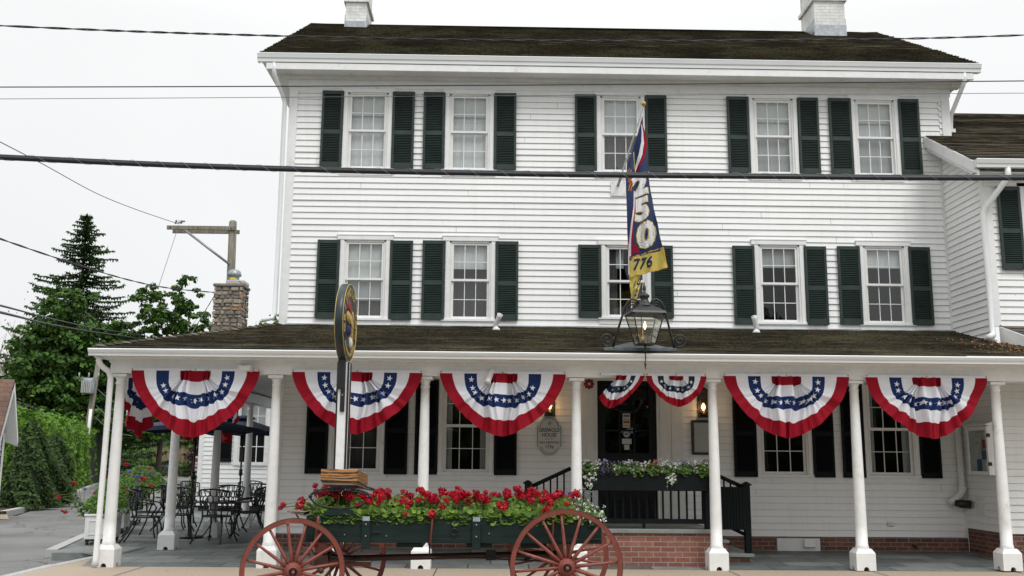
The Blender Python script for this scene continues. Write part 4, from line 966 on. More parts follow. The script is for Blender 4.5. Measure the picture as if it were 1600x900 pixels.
# ---------------------------------------------------------------- flower builders
def gleaf(mb, c, s, m, n):
    """round scalloped geranium leaf"""
    a = n.cross(rv())
    if a.length < 0.05: a = n.cross(Vector((0.2, 0.9, 0.1)))
    a.normalize(); b = n.cross(a); c = Vector(c); P = [c-n*s*0.12]
    for k in range(7):
        th = 2*PI*k/7; r = s*0.5*random.uniform(0.82, 1.1); P.append(c+a*r*math.cos(th)+b*r*math.sin(th)+n*s*random.uniform(-0.04, 0.08))
    mb.add(P, [(0, k+1, (k+1) % 7+1) for k in range(7)], m)
def bloom(mb, c, r, m, n=34, ps=0.35):
    for _ in range(n):
        d = rv(); d.z = d.z*0.8; leaf(mb, Vector(c)+d*r*random.uniform(0.6, 1.0), r*random.uniform(0.7, 1.2)*ps*2, m, (d+rv()*0.5).normalized(), 0.9)
def geranium(name, label, x0, x1, y0, y1, zb, hgt, ms, nl=190, nb=6, lm='ger', group=None, spill=0.12, ls=0.058, bs=(0.032, 0.05), stray=(), bn=34, bz=(0.02, 0.14)):
    cx, cy = (x0+x1)/2, (y0+y1)/2
    t = thing(name, label, 'flowering plant', (cx, cy, zb), 0, group)
    f = MB(); hx, hy = (x1-x0)/2, (y1-y0)/2
    for i in range(nl):
        a = random.uniform(0, 2*PI); rr = math.sqrt(random.random())
        u, v = rr*math.cos(a), rr*math.sin(a)
        top = hgt*(1-0.55*rr*rr)*random.uniform(0.45, 1.05)
        p = Vector((cx+u*hx*1.08, cy+v*hy*1.05, zb+top))
        if v < -0.45 and random.random() < 0.45: p.y = y0-random.uniform(0, 0.04); p.z = zb + 0.05 + random.uniform(-spill, 0.07)
        n = (Vector((u*0.7, v*0.7-0.35, 0.8))+rv()*0.55).normalized()
        if lm.startswith('ger'): gleaf(f, p, ls*random.uniform(0.65, 1.25), lm if random.random() < 0.8 else 'ger2', n)
        else: leaf(f, p, ls*random.uniform(0.6, 1.2), lm, n, 0.55)
    for i in range(14):
        a = random.uniform(0, 2*PI); rr = math.sqrt(random.random())*0.8
        f.tube([(cx, cy, zb-0.03), (cx+rr*hx*math.cos(a), cy+rr*hy*math.sin(a), zb+hgt*0.8)], 0.004, 'stem', 4, caps=False)
    fo = f.build('foliage', t)
    pts = [(random.uniform(x0, x1), random.uniform(y0-0.02, y1-0.1*(y1-y0)), zb+hgt*random.uniform(0.75, 1.0)+random.uniform(*bz)) for _ in range(nb)] + list(stray)
    for k, p in enumerate(pts):
        b = MB(); m = ms[k % len(ms)] if k < nb else ms[0]; bloom(b, p, random.uniform(*bs), m, bn)
        if k >= nb and (p[0] < x0 or p[0] > x1):
            ex = min(max(p[0], x0+0.1), x1-0.1); mz = max(zb+hgt*0.4, p[2]); b.tube([(ex, p[1]+0.12, zb+hgt*0.35), ((ex+p[0])/2, p[1]+0.04, (mz+p[2])/2+0.03), (p[0], p[1], p[2])], 0.0045, 'stem', 5, caps=False)
            for _ in range(7): q_ = random.random(); gleaf(b, (ex+(p[0]-ex)*q_*0.8, p[1]+0.08*(1-q_), zb+hgt*0.45+(p[2]-zb-hgt*0.45)*q_*0.8), 0.05, 'ger' if lm.startswith('ger') else lm, (Vector((0, -.3, 1))+rv()*.6).normalized())
        else: b.tube([(p[0]+random.uniform(-.02, .02), p[1]+0.01, min(zb+hgt*0.4, p[2]-0.05)), (p[0]+0.004, p[1], p[2]-0.02)], 0.003, 'stem', 4, caps=False)
        b.build('bloom', t)
    return t

# window box planting: left to right
kinds = [('white trailing bedding plant at the left end of the green window box', ['petal_w'], 'ger2'),
         ('near black leaved plant beside the white trailer in the window box', ['petal_w', 'petal_v'], 'pur'),
         ('violet and white flowers left of the middle of the window box', ['petal_v', 'petal_w', 'petal_w'], 'ger2'),
         ('white flowers in the middle of the window box in front of the door', ['petal_w', 'petal_v', 'petal_w'], 'ger2'),
         ('plant with one bright red bloom right of the middle of the window box', ['petal', 'petal_w', 'petal_w'], 'ger2'),
         ('dense white flowers and long trailing strand right of centre in the window box', ['petal_w'], 'ger2'),
         ('violet flowers near the right end of the window box', ['petal_v', 'petal_v', 'petal_w'], 'ger2'),
         ('white flowered plant with lime leaves at the right end of the window box', ['petal_w'], 'ger')]
for i, (lb, ms, lm) in enumerate(kinds):
    x0 = 1.34+i*0.249
    nb = 42 if 'petal_w' in ms else 22
    st = []
    if i in (0, 5):
        xs_ = x0+0.12+(0.02 if i else 0.02)
        st = [(xs_+random.gauss(0, 0.05), 15.09-random.uniform(0, .03), 1.40-abs(random.gauss(0, 0.10 if i else 0.12))) for _ in range(30)]
    geranium('flowering_plant', lb, x0, x0+0.28, 15.12, 15.36, 1.36, 0.20, ms, 230, nb, lm, 'plants in the window box', 0.05, 0.052, (0.016, 0.030) if ms[0] != 'petal' else (0.018, 0.032), st, 9, (-0.11, 0.06))

# ================================================================ BUNTING
def bunting(name, label, group, a, b, blue='cloth_b', seed=1, t0=0.0, t1=PI, skew=0.0, local=False, loc=(0, 0, 0), rz=0.0, nst=13, amp=0.078):
    """half round pleated fan bunting; a = half width, b = drop; top centre at loc"""
    rnd = random.Random(seed)
    asy = rnd.uniform(-0.10, 0.10); asy2 = rnd.uniform(-0.05, 0.05)
    root = thing(name, label, 'bunting', loc, rz, group); ORG[root.name] = Vector((0, 0, 0))
    ph = [rnd.uniform(0, 6.28) for _ in range(6)]; fr = [26+rnd.uniform(-2, 2), 43+rnd.uniform(-3, 3), 9+rnd.uniform(-1, 1), 15+rnd.uniform(-1, 1)]
    kx = [0, .235, .41, .61, .80, 1.0]; ky = [0, .155, .34, .545, .75, 1.0]
    def itp(u):
        for i in range(5):
            if u <= kx[i+1]+1e-9: return ky[i]+(ky[i+1]-ky[i])*(u-kx[i])/(kx[i+1]-kx[i])
        return 1.0
    def S(t, u):
        env = math.exp(-((t-PI/2)/0.95)**4)
        n = 3.2-1.7*u if u < 0.9 else 1.67-0.25*(u-0.9)/0.1
        cx, sx = math.cos(t), math.sin(t)
        n = 1.56+7*(1-max(u, kx[1]))**2.2+asy*cx*u
        e_ = 2.0/n
        uu = max(u, 0.0)
        x = -a*max(uu, kx[1])*math.copysign(abs(cx)**e_, cx); z = -b*itp(uu)*abs(sx)**e_*(1+asy2*math.sin(2*t))
        f = 0.55*math.sin(fr[0]*t+ph[0]+0.5*math.sin(3*t+ph[4])) + 0.4*math.sin(fr[1]*t+ph[1]) + 0.55*math.sin(fr[2]*t+ph[2])
        f = max(-1, min(1, f*1.5))
        sag = 0.45*math.sin(7.5*u+2.2*t+ph[5])*(1-env)*math.sin(t)
        y = -0.02 - amp*(f*env*min(1, 0.35+1.6*u)*(1-0.45*u) + sag*0.6) - 0.03*math.sin(PI*u)*abs(sx)
        y -= (0.035*math.sin(fr[3]*0.9*t+ph[3]) + 0.03*math.sin(fr[2]*t+ph[2]+u))*u*abs(sx)
        jag = (0.016*math.sin(fr[0]*t+ph[0]+1.2)*env + 0.016*math.sin(fr[2]*t+ph[3])*abs(sx) + 0.012*math.sin(17*t+ph[1])*abs(sx))*(1-0.9*u**3)
        z += jag*uu*b*1.4; x += 0.006*math.sin(fr[1]*t+ph[2])*env*u
        x += skew*(-z/b)
        return (x, y, z)
    NT = 150; NU = 30
    w = MB(); us = []
    for i in range(5):
        for j in range(6): us.append(kx[i]+(kx[i+1]-kx[i])*j/6)
    us.append(1.0)
    band = [['cloth_r', 'cloth_w', blue, 'cloth_w', 'cloth_r'][i] for i in range(5)]
    V = [S(t0+(t1-t0)*i/NT, u) for u in us for i in range(NT+1)]
    base = 0
    for i in range(5):
        F = []
        for j in range(i*6, i*6+6):
            for k in range(NT):
                p = j*(NT+1)+k; F.append((p, p+1, p+NT+2, p+NT+1))
        b0 = len(w.v)
        if i == 0: w.add(V, F, band[0], True)
        else:
            mi = w.mi(band[i])
            for q in F: w.f.append(list(q)); w.m.append(mi); w.sm.append(True)
    # header band
    hx0, hx1 = (-a if t0 < 0.1 else S(t0, 1.0)[0]), a
    w.box(hx0-0.006, hx1+0.006, -0.026, -0.014, -0.004, 0.032, 'cloth_w')
    # stars on the blue band
    tl = [PI*i/300 for i in range(301)]; arcl = [0]
    for i in range(300):
        p_, q_ = S(tl[i], 0.5), S(tl[i+1], 0.5); arcl.append(arcl[-1]+math.hypot(p_[0]-q_[0], p_[2]-q_[2]))
    for k in range(nst):
        want = arcl[-1]*(k+0.9)/(nst+0.8) + rnd.uniform(-0.018, 0.018); tt = tl[min(300, sum(1 for v_ in arcl if v_ < want))]
        if tt < t0+0.1 or tt > t1-0.1: continue
        rs = 0.047*(a/0.97)**0.6; rot = rnd.uniform(-0.3, 0.3)
        p0 = Vector(S(tt, 0.5)); dt = 0.02; du = 0.02
        st_ = (Vector(S(tt+dt, 0.5))-Vector(S(tt-dt, 0.5))).length/(2*dt); su = (Vector(S(tt, 0.52))-Vector(S(tt, 0.48))).length/0.04
        rim = []
        for q in range(10):
            r_ = rs if q % 2 == 0 else rs*0.42; an = rot+PI/2+q*PI/5
            dx, dz = r_*math.cos(an), r_*math.sin(an)
            # local frame: tangent along t is roughly screen x near the bottom, vertical at the sides
            T = (Vector(S(tt+dt, 0.5))-Vector(S(tt-dt, 0.5))); U = (Vector(S(tt, 0.52))-Vector(S(tt, 0.48)))
            T.y = 0; U.y = 0
            det = T.x*U.z-T.z*U.x
            al = (dx*U.z-dz*U.x)/det*2*dt; be = (T.x*dz-T.z*dx)/det*0.04
            rim.append((tt+al, 0.5+be))
        P = []; nsub = 3
        P.append(S(tt, 0.5))
        for s_ in range(1, nsub+1):
            for (ta, ua) in rim: P.append(S(tt+(ta-tt)*s_/nsub, 0.5+(ua-0.5)*s_/nsub))
        P = [(x, y-0.006, z) for x, y, z in P]
        F = [(0, 1+q, 1+(q+1) % 10) for q in range(10)]
        for s_ in range(nsub-1):
            o_ = 1+s_*10
            F += [(o_+q, o_+(q+1) % 10, o_+10+(q+1) % 10, o_+10+q) for q in range(10)]
        w.add(P, F, 'cloth_w')
    w.build('cloth', root)
    for gx in (hx0+0.02, (0 if t0 < 0.1 else None), hx1-0.02):
        if gx is None: continue
        q = MB(); q.lathe([(0.011, 0.0), (0.013, -0.004), (0.008, -0.008)], (gx, -0.026, 0.016), 'brass', 10, axis='Y'); q.build('grommet', root)
    return root
BY = 14.845
FB = [(-4.481, 0.964, 1.0, 'leftmost large red white and blue bunting, between the first two columns of the porch front'),
      (-2.05, 0.985, 0.93, 'large patriotic bunting hanging behind the tall sign post'),
      (0.151, 0.956, 0.945, 'large patriotic bunting between the sign post and the entrance, above the oval plaque'),
      (4.474, 0.966, 0.94, 'large patriotic bunting just right of the entrance steps'),
      (6.627, 0.941, 0.93, 'rightmost large patriotic bunting, beside the notice case')]
for i, (cx, a, b, lb) in enumerate(FB): bunting('fan_bunting', lb, 'large fan buntings on the porch beam', a, b, seed=11+i, loc=(cx, BY, 2.878))
bunting('small_bunting', 'small faded bunting hanging full width over the front door', 'small buntings over the door', 0.464, 0.47, 'cloth_n', 31, loc=(2.788, BY, 2.868), nst=7, amp=0.04)
bunting('small_bunting', 'small faded bunting with its left side blown and bunched, left over the door', 'small buntings over the door', 0.36, 0.50, 'cloth_n', 35, 0.25*PI, PI, -0.17, loc=(1.955, BY, 2.868), nst=7, amp=0.04)
for i, (y, lb) in enumerate(((16.35, 'patriotic bunting on the side of the porch, nearest the corner column'), (19.1, 'patriotic bunting on the side of the porch, mostly hidden behind the first front bunting'), (21.8, 'patriotic bunting on the far end of the porch side, above the umbrellas'))):
    bunting('fan_bunting', lb, 'large fan buntings on the porch beam', 0.97, 0.97, seed=51+i, loc=(-5.795, y, 2.878), rz=-PI/2)

# ================================================================ LIGHTS AND SIGNS ON THE FACADE
def flood(x, y, z, d, lb, down=False):
    t = thing('flood_light', lb, 'floodlight', (x, y, z), 0, 'white floodlights')
    w = MB()
    if down: w.lathe([(0.05, 0.0), (0.05, -0.02), (0.03, -0.03)], (x, y, z), 'trim', 14, axis='Y'); p = Vector((x, y-0.04, z))
    else: w.lathe([(0.07, 0.0), (0.06, 0.04), (0.03, 0.06), (0.02, 0.11)], (x, y, z), 'trim', 14); p = Vector((x, y, z+0.12))
    w.build('bracket', t)
    d = Vector(d).normalized(); w = MB(); w.tube([p-d*0.08, p-d*0.07, p, p+d*0.14, p+d*0.19], [0.02, 0.042, 0.045, 0.045, 0.052], 'trim', 14); w.build('housing', t)
    w = MB(); w.tube([p+d*0.191, p+d*0.196], 0.044, 'paper', 14); w.build('lens', t)
flood(0.05, 16.95, 3.81, (0.35, -0.5, 0.8), 'white floodlight on the porch roof below the second lower window')
flood(4.62, 16.95, 3.81, (-0.25, -0.3, 0.9), 'white floodlight on the porch roof left of the second window from the right')
flood(-3.78, 14.86, 2.93, (0.85, -0.5, -0.12), 'white floodlight on the porch beam at the right end of the leftmost bunting', True)
flood(-0.03, 14.86, 2.88, (-0.28, -0.5, -0.8), 'white floodlight on the porch beam above the bunting left of the entrance', True)
def wall_lantern(x, z, lb):
    t = thing('wall_lantern', lb, 'lantern', (x, WY, z), 0, 'wall lanterns beside the door')
    w = MB(); h = 0.23; q = 0.09; y1 = WY-0.03; y0 = y1-0.13
    w.box(x-q, x+q, y1, y1+0.012, z-h, z+h+0.03, 'black')
    w.box(x-q-0.01, x+q+0.01, y0-0.01, y1, z-h-0.02, z-h, 'black'); w.box(x-q-0.01, x+q+0.01, y0-0.01, y1, z+h, z+h+0.02, 'black')
    for a in (x-q, x+q-0.012):
        for b in (y0, y1-0.012): w.box(a, a+0.012, b, b+0.012, z-h, z+h, 'black')
    w.frustum(x, (y0+y1)/2, z+h+0.02, z+h+0.06, q*0.8, 0.05, 0.02, 0.02, 'black'); w.build('frame', t)
    w = MB(); w.box(x-q+0.013, x+q-0.013, y0+0.004, y0+0.007, z-h, z+h, 'glass_lamp'); w.build('pane', t)
    w = MB(); w.lathe([(0.012, -0.12), (0.028, -0.09), (0.034, -0.06), (0.024, -0.02), (0.008, 0.01)], (x, (y0+y1)/2, z), 'bulb', 14)
    w.lathe([(0.03, -0.2), (0.03, -0.13)], (x, (y0+y1)/2, z), 'brass', 12); w.build('bulb', t)
    l = bpy.data.lights.new('lantern_glow', 'POINT'); l.energy = 1.6; l.color = (1.0, 0.6, 0.28); l.shadow_soft_size = 0.04
    lo = bpy.data.objects.new('lantern_glow', l); scene.collection.objects.link(lo); lo.parent = t; lo.location = (0, -0.22, -0.06)
wall_lantern(1.02, 2.60, 'lit black wall lantern left of the door, half hidden by bunting above the oval plaque')
wall_lantern(3.76, 2.60, 'lit black wall lantern right of the door beside the column, above the menu frame')
pq = thing('house_plaque', 'small oval topped historic house plaque with black lettering on the wall left of the door', 'plaque', (1.012, WY, 1.99))
def pl_shape(k):
    pts = []
    for i in range(15):
        a = PI*i/14; pts.append((0.155*k*math.cos(a), 0.175+0.155*k*math.sin(a)))
    pts += [(-0.155*k, 0.17), (-0.20*k, 0.17+0.02*k), (-0.20*k, -0.15-0.02*k), (-0.155*k, -0.155-0.01*k)]
    for i in range(1, 14):
        a = PI+PI*i/14; pts.append((0.155*k*math.cos(a), -0.16+0.155*k*math.sin(a)))
    pts += [(0.155*k, -0.155-0.01*k), (0.20*k, -0.15-0.02*k), (0.20*k, 0.17+0.02*k), (0.155*k, 0.17)]
    return pts
for k, y, m, nm in ((1.04, WY-0.035, 'text', 'edge'), (1.0, WY-0.042, 'plaque', 'board')):
    w = MB(); P = pl_shape(k); n = len(P)
    w.add([(1.012+x, y, 1.995+z) for x, z in P]+[(1.012+x, WY-0.018, 1.995+z) for x, z in P], [tuple(range(n))]+[(i, (i+1) % n, n+(i+1) % n, n+i) for i in range(n)], m); w.build(nm, pq)
w = MB()
def plt(s, x, z, sx, sy, m='text', b=0.0): text_on(w, s, lambda u, v: (1.012+x+u*sx, WY-0.045, 1.995+z+v*sy), m, b)
plt('GRISWOLD', 0, 0.085, 0.072, 0.098, b=0.012); plt('HOUSE', 0, -0.0, 0.080, 0.092, b=0.012); plt('BUILT BY', 0, -0.050, 0.035, 0.036)
plt('SALA GRISWOLD', 0, -0.118, 0.046, 0.058, b=0.008); plt('1776', 0, -0.205, 0.078, 0.082, b=0.012)
w.tube([(0.985, WY-0.046, 2.235), (1.0, WY-0.046, 2.21), (1.02, WY-0.046, 2.205), (1.035, WY-0.046, 2.22), (1.035, WY-0.046, 2.25)], 0.006, 'brass', 6)
w.tube([(1.0, WY-0.046, 2.212), (1.03, WY-0.046, 2.27)], 0.005, 'brass', 6)
for i in range(14):
    a = PI+PI*(i+1.2)/16.4; w.box(1.012+0.128*math.cos(a)-0.004, 1.012+0.128*math.cos(a)+0.004, WY-0.0455, WY-0.0445, 1.835+0.128*math.sin(a)-0.008, 1.835+0.128*math.sin(a)+0.008, 'text')
w.build('lettering', pq)
mf = thing('menu_frame', 'dark wood framed menu sheet behind glass on the wall right of the door', 'menu board', (3.77, WY, 2.0))
w = MB(); x0, x1, z0, z1 = 3.545, 3.99, 1.70, 2.31; y = WY-0.06
w.box(x0, x0+0.045, y, WY-0.015, z0, z1, 'framewood', 0.005); w.box(x1-0.045, x1, y, WY-0.015, z0, z1, 'framewood', 0.005); w.box(x0+.045, x1-.045, y, WY-0.015, z0, z0+0.045, 'framewood'); w.box(x0+.045, x1-.045, y, WY-0.015, z1-0.045, z1, 'framewood'); w.build('frame', mf)
w = MB(); w.box(x0+.045, x1-.045, y+0.02, y+0.03, z0+.045, z1-.045, 'paper'); w.build('menu', mf)
w = MB(); w.add([(x0+.045, y+0.01, z0+.045), (x1-.045, y+0.01, z0+.045), (x1-.045, y+0.01, z1-.045), (x0+.045, y+0.01, z1-.045)], [(0, 1, 2, 3)], 'glass'); w.build('pane', mf)
al = MB()
al.lathe([(0.055, 0.02), (0.06, -0.01), (0.05, -0.035), (0.02, -0.04)], (1.72, WY-0.09, 2.93), 'redtrim', 16, axis='Y')
for k in range(8):
    a = 2*PI*k/8; al.sphere((1.72+0.068*math.cos(a), WY-0.095, 2.93+0.068*math.sin(a)), 0.028, 'redtrim', 8, (1, 0.6, 1))
al.box(1.70, 1.74, WY-0.145, WY-0.13, 2.91, 2.95, 'paper')
al.build('alarm_bell', label='round scalloped red alarm sounder on the trim left above the door', cat='alarm')

# ---------------------------------------------------------------- gas lamp on the porch roof
LY = 14.45; cx = 2.265
lp = thing('gas_lantern', 'large black four sided gas lantern with scrolled iron brackets standing on the porch roof edge', 'lantern', (cx, LY, 3.2))
w = MB()
w.add([(1.70, 14.61, 3.25), (2.72, 14.60, 3.25), (2.72, 14.72, 3.29), (1.70, 14.72, 3.29)], [(0, 1, 2, 3)], 'plate')
w.box(1.66, 2.76, 14.585, 14.61, 3.215, 3.262, 'plate', 0.004); w.frustum(2.21, 14.95, 3.27, 3.38, 0.48, 0.3, 0.1, 0.1, 'plate'); w.build('base_plate', lp)
def scroll(cx_, cz, r0, r1, a0, turns, s=1, n=40, y=LY):
    return [(cx_+s*(r0+(r1-r0)*i/n)*math.cos(a0+turns*2*PI*i/n), y, cz+(r0+(r1-r0)*i/n)*math.sin(a0+turns*2*PI*i/n)) for i in range(n+1)]
for s in (-1, 1):
    w = MB(); k = 0.017; yb_ = 14.6
    leg = [(cx+s*0.46, yb_, 3.27), (cx+s*0.40, 14.56, 3.50), (cx+s*0.335, 14.5, 3.72), (cx+s*0.29, LY, 3.86), (cx+s*0.245, LY, 3.945), (cx+s*0.18, LY, 3.985), (cx+s*0.115, LY, 3.96), (cx+s*0.08, LY, 3.89)]
    w.tube(leg, k, 'iron', 8)
    w.tube(scroll(cx+s*0.185, 3.875, 0.075, 0.015, PI if s > 0 else PI, -1.4, s), 0.012, 'iron', 8)
    w.tube(scroll(cx+s*0.545, 3.385, 0.105, 0.02, -PI/2-0.35, 1.55, s, y=14.6), [0.014]*41, 'iron', 8)
    w.tube([(cx+s*0.47, 14.6, 3.30), (cx+s*0.44, 14.6, 3.36), (cx+s*0.455, 14.6, 3.43)], 0.012, 'iron', 8)
    w.build('bracket', lp)
# the lantern body, seen a corner towards the street
hb, ht, zb, zt = 0.125, 0.235, 3.30, 3.755; rot = R(52)
def cor(k, h, z, rot=rot, y=LY): a = rot+k*PI/2; return (cx+h*1.414*math.cos(a), y+h*1.414*math.sin(a), z)
w = MB()
for k in range(4):
    w.tube([cor(k, hb, zb), cor(k, ht, zt)], 0.010, 'iron', 6)
    w.tube([cor(k, hb, zb), cor(k+1, hb, zb)], 0.012, 'iron', 6); w.tube([cor(k, ht, zt), cor(k+1, ht, zt)], 0.010, 'iron', 6)
w.tube([(cx, LY, 3.18), (cx, LY, 3.32)], [0.01, 0.02], 'iron', 8)
w.add([cor(k, hb, zb-0.01) for k in range(4)]+[cor(k, hb, zb) for k in range(4)], [(0, 1, 2, 3), (4, 7, 6, 5)], 'iron')
w.build('frame', lp)
w = MB()
for k in range(4): w.add([cor(k, hb*0.97, zb), cor(k+1, hb*0.97, zb), cor(k+1, ht*0.97, zt), cor(k, ht*0.97, zt)], [(0, 1, 2, 3)], 'glass_lamp')
w.build('pane', lp)
w = MB(); lv = [(0.262, zt-0.01), (0.25, zt+0.02), (0.20, zt+0.055), (0.13, zt+0.10), (0.10, zt+0.12)]
P = [cor(k, h, z) for h, z in lv for k in range(4)]; F = [(j*4+k, j*4+(k+1) % 4, j*4+4+(k+1) % 4, j*4+4+k) for j in range(4) for k in range(4)] + [(3, 2, 1, 0), (16, 17, 18, 19)]
w.add(P, F, 'iron')
w.lathe([(0.135, zt+0.10), (0.125, zt+0.135), (0.09, zt+0.16), (0.062, zt+0.20), (0.055, zt+0.24), (0.075, zt+0.262), (0.078, zt+0.28), (0.055, zt+0.305), (0.03, zt+0.315), (0.018, zt+0.35), (0.026, zt+0.38), (0.022, zt+0.42), (0.008, zt+0.46)], (cx, LY, 0), 'iron', 20)
w.build('hood', lp)
w = MB(); w.lathe([(0.03, 3.31), (0.03, 3.40), (0.012, 3.42), (0.01, 3.55)], (cx-0.035, LY, 0), 'brass', 10); w.box(cx-0.055, cx-0.045, LY, LY+0.01, 3.32, 3.75, 'iron'); w.build('burner', lp)
w = MB(); w.lathe([(0.004, 3.52), (0.018, 3.55), (0.02, 3.575), (0.012, 3.61), (0.003, 3.64)], (cx-0.005, LY-0.03, 0), 'flame', 12); w.build('flame', lp)
w = MB(); w.tube([(cx, LY, 3.19), (cx+0.005, LY, 3.1), (cx-0.008, LY, 2.99), (cx+0.004, LY, 2.93)], 0.008, 'iron', 6)
w.tube([(cx-0.02, LY, 3.03), (cx+0.012, LY, 3.0), (cx-0.01, LY, 2.96)], 0.008, 'iron', 6); w.build('cord', lp)

# ---------------------------------------------------------------- flag on its pole
FY = 15.7
fl = thing('anniversary_flag', 'narrow navy 250 anniversary flag with gold band hanging from a slanted pole above the lantern', 'flag', (2.25, WY, 6.55))
def fy(x, z): return FY + 0.035*math.sin((x-2.2)*26 + z*1.6) + 0.02*math.sin((x-2.2)*60-z*2.3) + 0.03*math.sin(z*3.1)
w = MB(); w.tube([(2.285, 17.5, 6.62), (2.5, 15.74, 7.50)], [0.017, 0.013], 'trim2', 8); w.tube([(2.285, 17.5, 6.62), (2.31, 17.3, 6.715)], 0.026, 'steel', 8); w.build('pole', fl)
w = MB(); w.sphere((2.503, 15.72, 7.545), 0.042, 'goldball', 16); w.build('knob', fl)
w = MB(); w.box(2.15, 2.44, WY-0.04, WY-0.012, 6.42, 6.71, 'trim', 0.004)
for x, z in ((2.19, 6.46), (2.40, 6.46), (2.19, 6.67), (2.40, 6.67)): w.lathe([(0.008, 0), (0.008, -0.006)], (x, WY-0.04, z), 'steel', 8, axis='Y')
w.build('bracket', fl)
LE = [(2.466, 7.30), (2.375, 6.939), (2.297, 6.714), (2.207, 6.456), (2.183, 6.267), (2.18, 5.992), (2.187, 5.663), (2.193, 5.336), (2.211, 5.066), (2.228, 4.80), (2.225, 4.551)]
RE = [(2.477, 7.30), (2.505, 6.941), (2.543, 6.661), (2.57, 6.328), (2.597, 5.997), (2.655, 5.669), (2.713, 5.343), (2.771, 5.051), (2.849, 4.719)]
def along(pl, t):
    n = len(pl)-1; f = min(n-1e-6, max(0, t*n)); i = int(f); f -= i
    return (pl[i][0]+(pl[i+1][0]-pl[i][0])*f, pl[i][1]+(pl[i+1][1]-pl[i][1])*f)
def resample(pl, n):
    d = [0]
    for a, b in zip(pl[:-1], pl[1:]): d.append(d[-1]+math.hypot(b[0]-a[0], b[1]-a[1]))
    out = []
    for k in range(n+1):
        s = d[-1]*k/n; i = 0
        while i < len(d)-2 and d[i+1] < s: i += 1
        f = (s-d[i])/(d[i+1]-d[i]); out.append((pl[i][0]+(pl[i+1][0]-pl[i][0])*f, pl[i][1]+(pl[i+1][1]-pl[i][1])*f))
    return out
w = MB(); NS, NT = 70, 16
A, B = resample(LE, NS), resample(RE, NS)
P = []; 
for (xa, za), (xb, zb_) in zip(A, B):
    for k in range(NT+1):
        u = k/NT; x = xa+(xb-xa)*u; z = za+(zb_-za)*u; P.append((x, fy(x, z), z))
F = []; Fg = []
for j in range(NS):
    for k in range(NT):
        q = (j*(NT+1)+k, j*(NT+1)+k+1, (j+1)*(NT+1)+k+1, (j+1)*(NT+1)+k)
        x, z = P[q[0]][0], P[q[0]][2]; zl = 4.873+(x-2.24)*(5.051-4.873)/(2.771-2.24)
        (Fg if z < zl else F).append(q)
b0 = len(w.v); w.add(P, F, 'flagblue', True); mi = w.mi('cloth_g')
for q in Fg: w.f.append(list(q)); w.m.append(mi); w.sm.append(True)
def ribbon(pl, wd, m, off, n=24):
    """pl with a width profile, laid on the flag"""
    C = resample(pl, n); P = []
    for i, (x, z) in enumerate(C):
        a = C[max(i-1, 0)]; b = C[min(i+1, n)]; tx, tz = b[0]-a[0], b[1]-a[1]; L = math.hypot(tx, tz) or 1; nx, nz2 = -tz/L, tx/L
        f = i/n; h = wd(f) if callable(wd) else wd
        for s_ in (-1, -0.33, 0.33, 1): xx, zz = x+nx*h*s_, z+nz2*h*s_; P.append((xx, fy(xx, zz)-off, zz))
    w.add(P, [(i*4+k, i*4+k+1, i*4+5+k, i*4+4+k) for i in range(n) for k in range(3)], m, True)
ribbon([(2.455, 7.20), (2.490, 7.05), (2.505, 6.85), (2.47, 6.65), (2.40, 6.47), (2.345, 6.31)], lambda f: 0.012+0.038*math.sin(PI*f), 'cloth_r', 0.004)
ribbon([(2.448, 7.15), (2.470, 7.03), (2.475, 6.85), (2.44, 6.67), (2.385, 6.50), (2.345, 6.36)], lambda f: 0.006+0.026*math.sin(PI*f), 'cloth_w', 0.007)
ribbon([(2.338, 6.02), (2.325, 5.72), (2.285, 5.45), (2.262, 5.17), (2.262, 4.88)], 0.012, 'cloth_r', 0.010)
ribbon([(2.318, 6.00), (2.302, 5.72), (2.262, 5.45), (2.238, 5.17), (2.236, 4.90)], 0.012, 'cloth_w', 0.012)
ribbon([(2.300, 5.80), (2.272, 5.55), (2.236, 5.3), (2.215, 5.1), (2.215, 4.6)], 0.011, 'cloth_r', 0.011)
ribbon([(2.225, 5.12), (2.22, 4.9), (2.22, 4.6)], 0.008, 'cloth_w', 0.013)
ribbon([(2.27, 5.06), (2.33, 4.985), (2.42, 4.965)], lambda f: 0.075*(1-f)+0.006, 'cloth_r', 0.005)
for dx, m, o_, wd in ((0, 'cloth_g', 0.005, 0.022), (0, 'cloth_r', 0.008, 0.014)):
    ribbon([(2.27, 6.39), (2.225, 6.33), (2.30, 6.27), (2.235, 6.20)], wd, m, o_); ribbon([(2.21, 6.18), (2.30, 6.15), (2.25, 6.08), (2.24, 6.0)], wd, m, o_)
ribbon([(2.325, 6.70), (2.33, 6.6), (2.335, 6.5), (2.33, 6.4)], 0.008, 'cloth_g', 0.006)
# border of the gold band
ribbon([(2.24, 4.873), (2.771, 5.051)], 0.008, 'sticker_y', 0.005); ribbon([(2.771, 5.051), (2.845, 4.722)], 0.010, 'sticker_y', 0.006); ribbon([(2.845, 4.725), (2.23, 4.56)], 0.010, 'sticker_y', 0.006)
def ftext(s, cx_, cz, sx, sy, sl, m, bold, off, sh=0.0):
    def fn(x, y):
        X = cx_ + x*sx + y*sh; Z = cz + (y-0.35)*sy + x*sx*sl
        return (X, fy(X, Z)-off, Z)
    text_on(w, s, fn, m, bold, 0.09)
for m, bo, off in (('cloth_g', 0.075, 0.0075), ('cloth_w', 0.05, 0.0105)):
    ftext('2', 2.43, 6.12, 0.46, 0.46, 0.35, m, bo, off, -0.05)
    ftext('5', 2.435, 5.70, 0.48, 0.50, 0.28, m, bo, off, 0.0)
    ftext('0', 2.495, 5.27, 0.58, 0.56, 0.12, m, bo, off, 0.03)
ftext('776', 2.435, 4.79, 0.215, 0.25, 0.20, 'flagblue', 0.03, 0.008, 0.03)
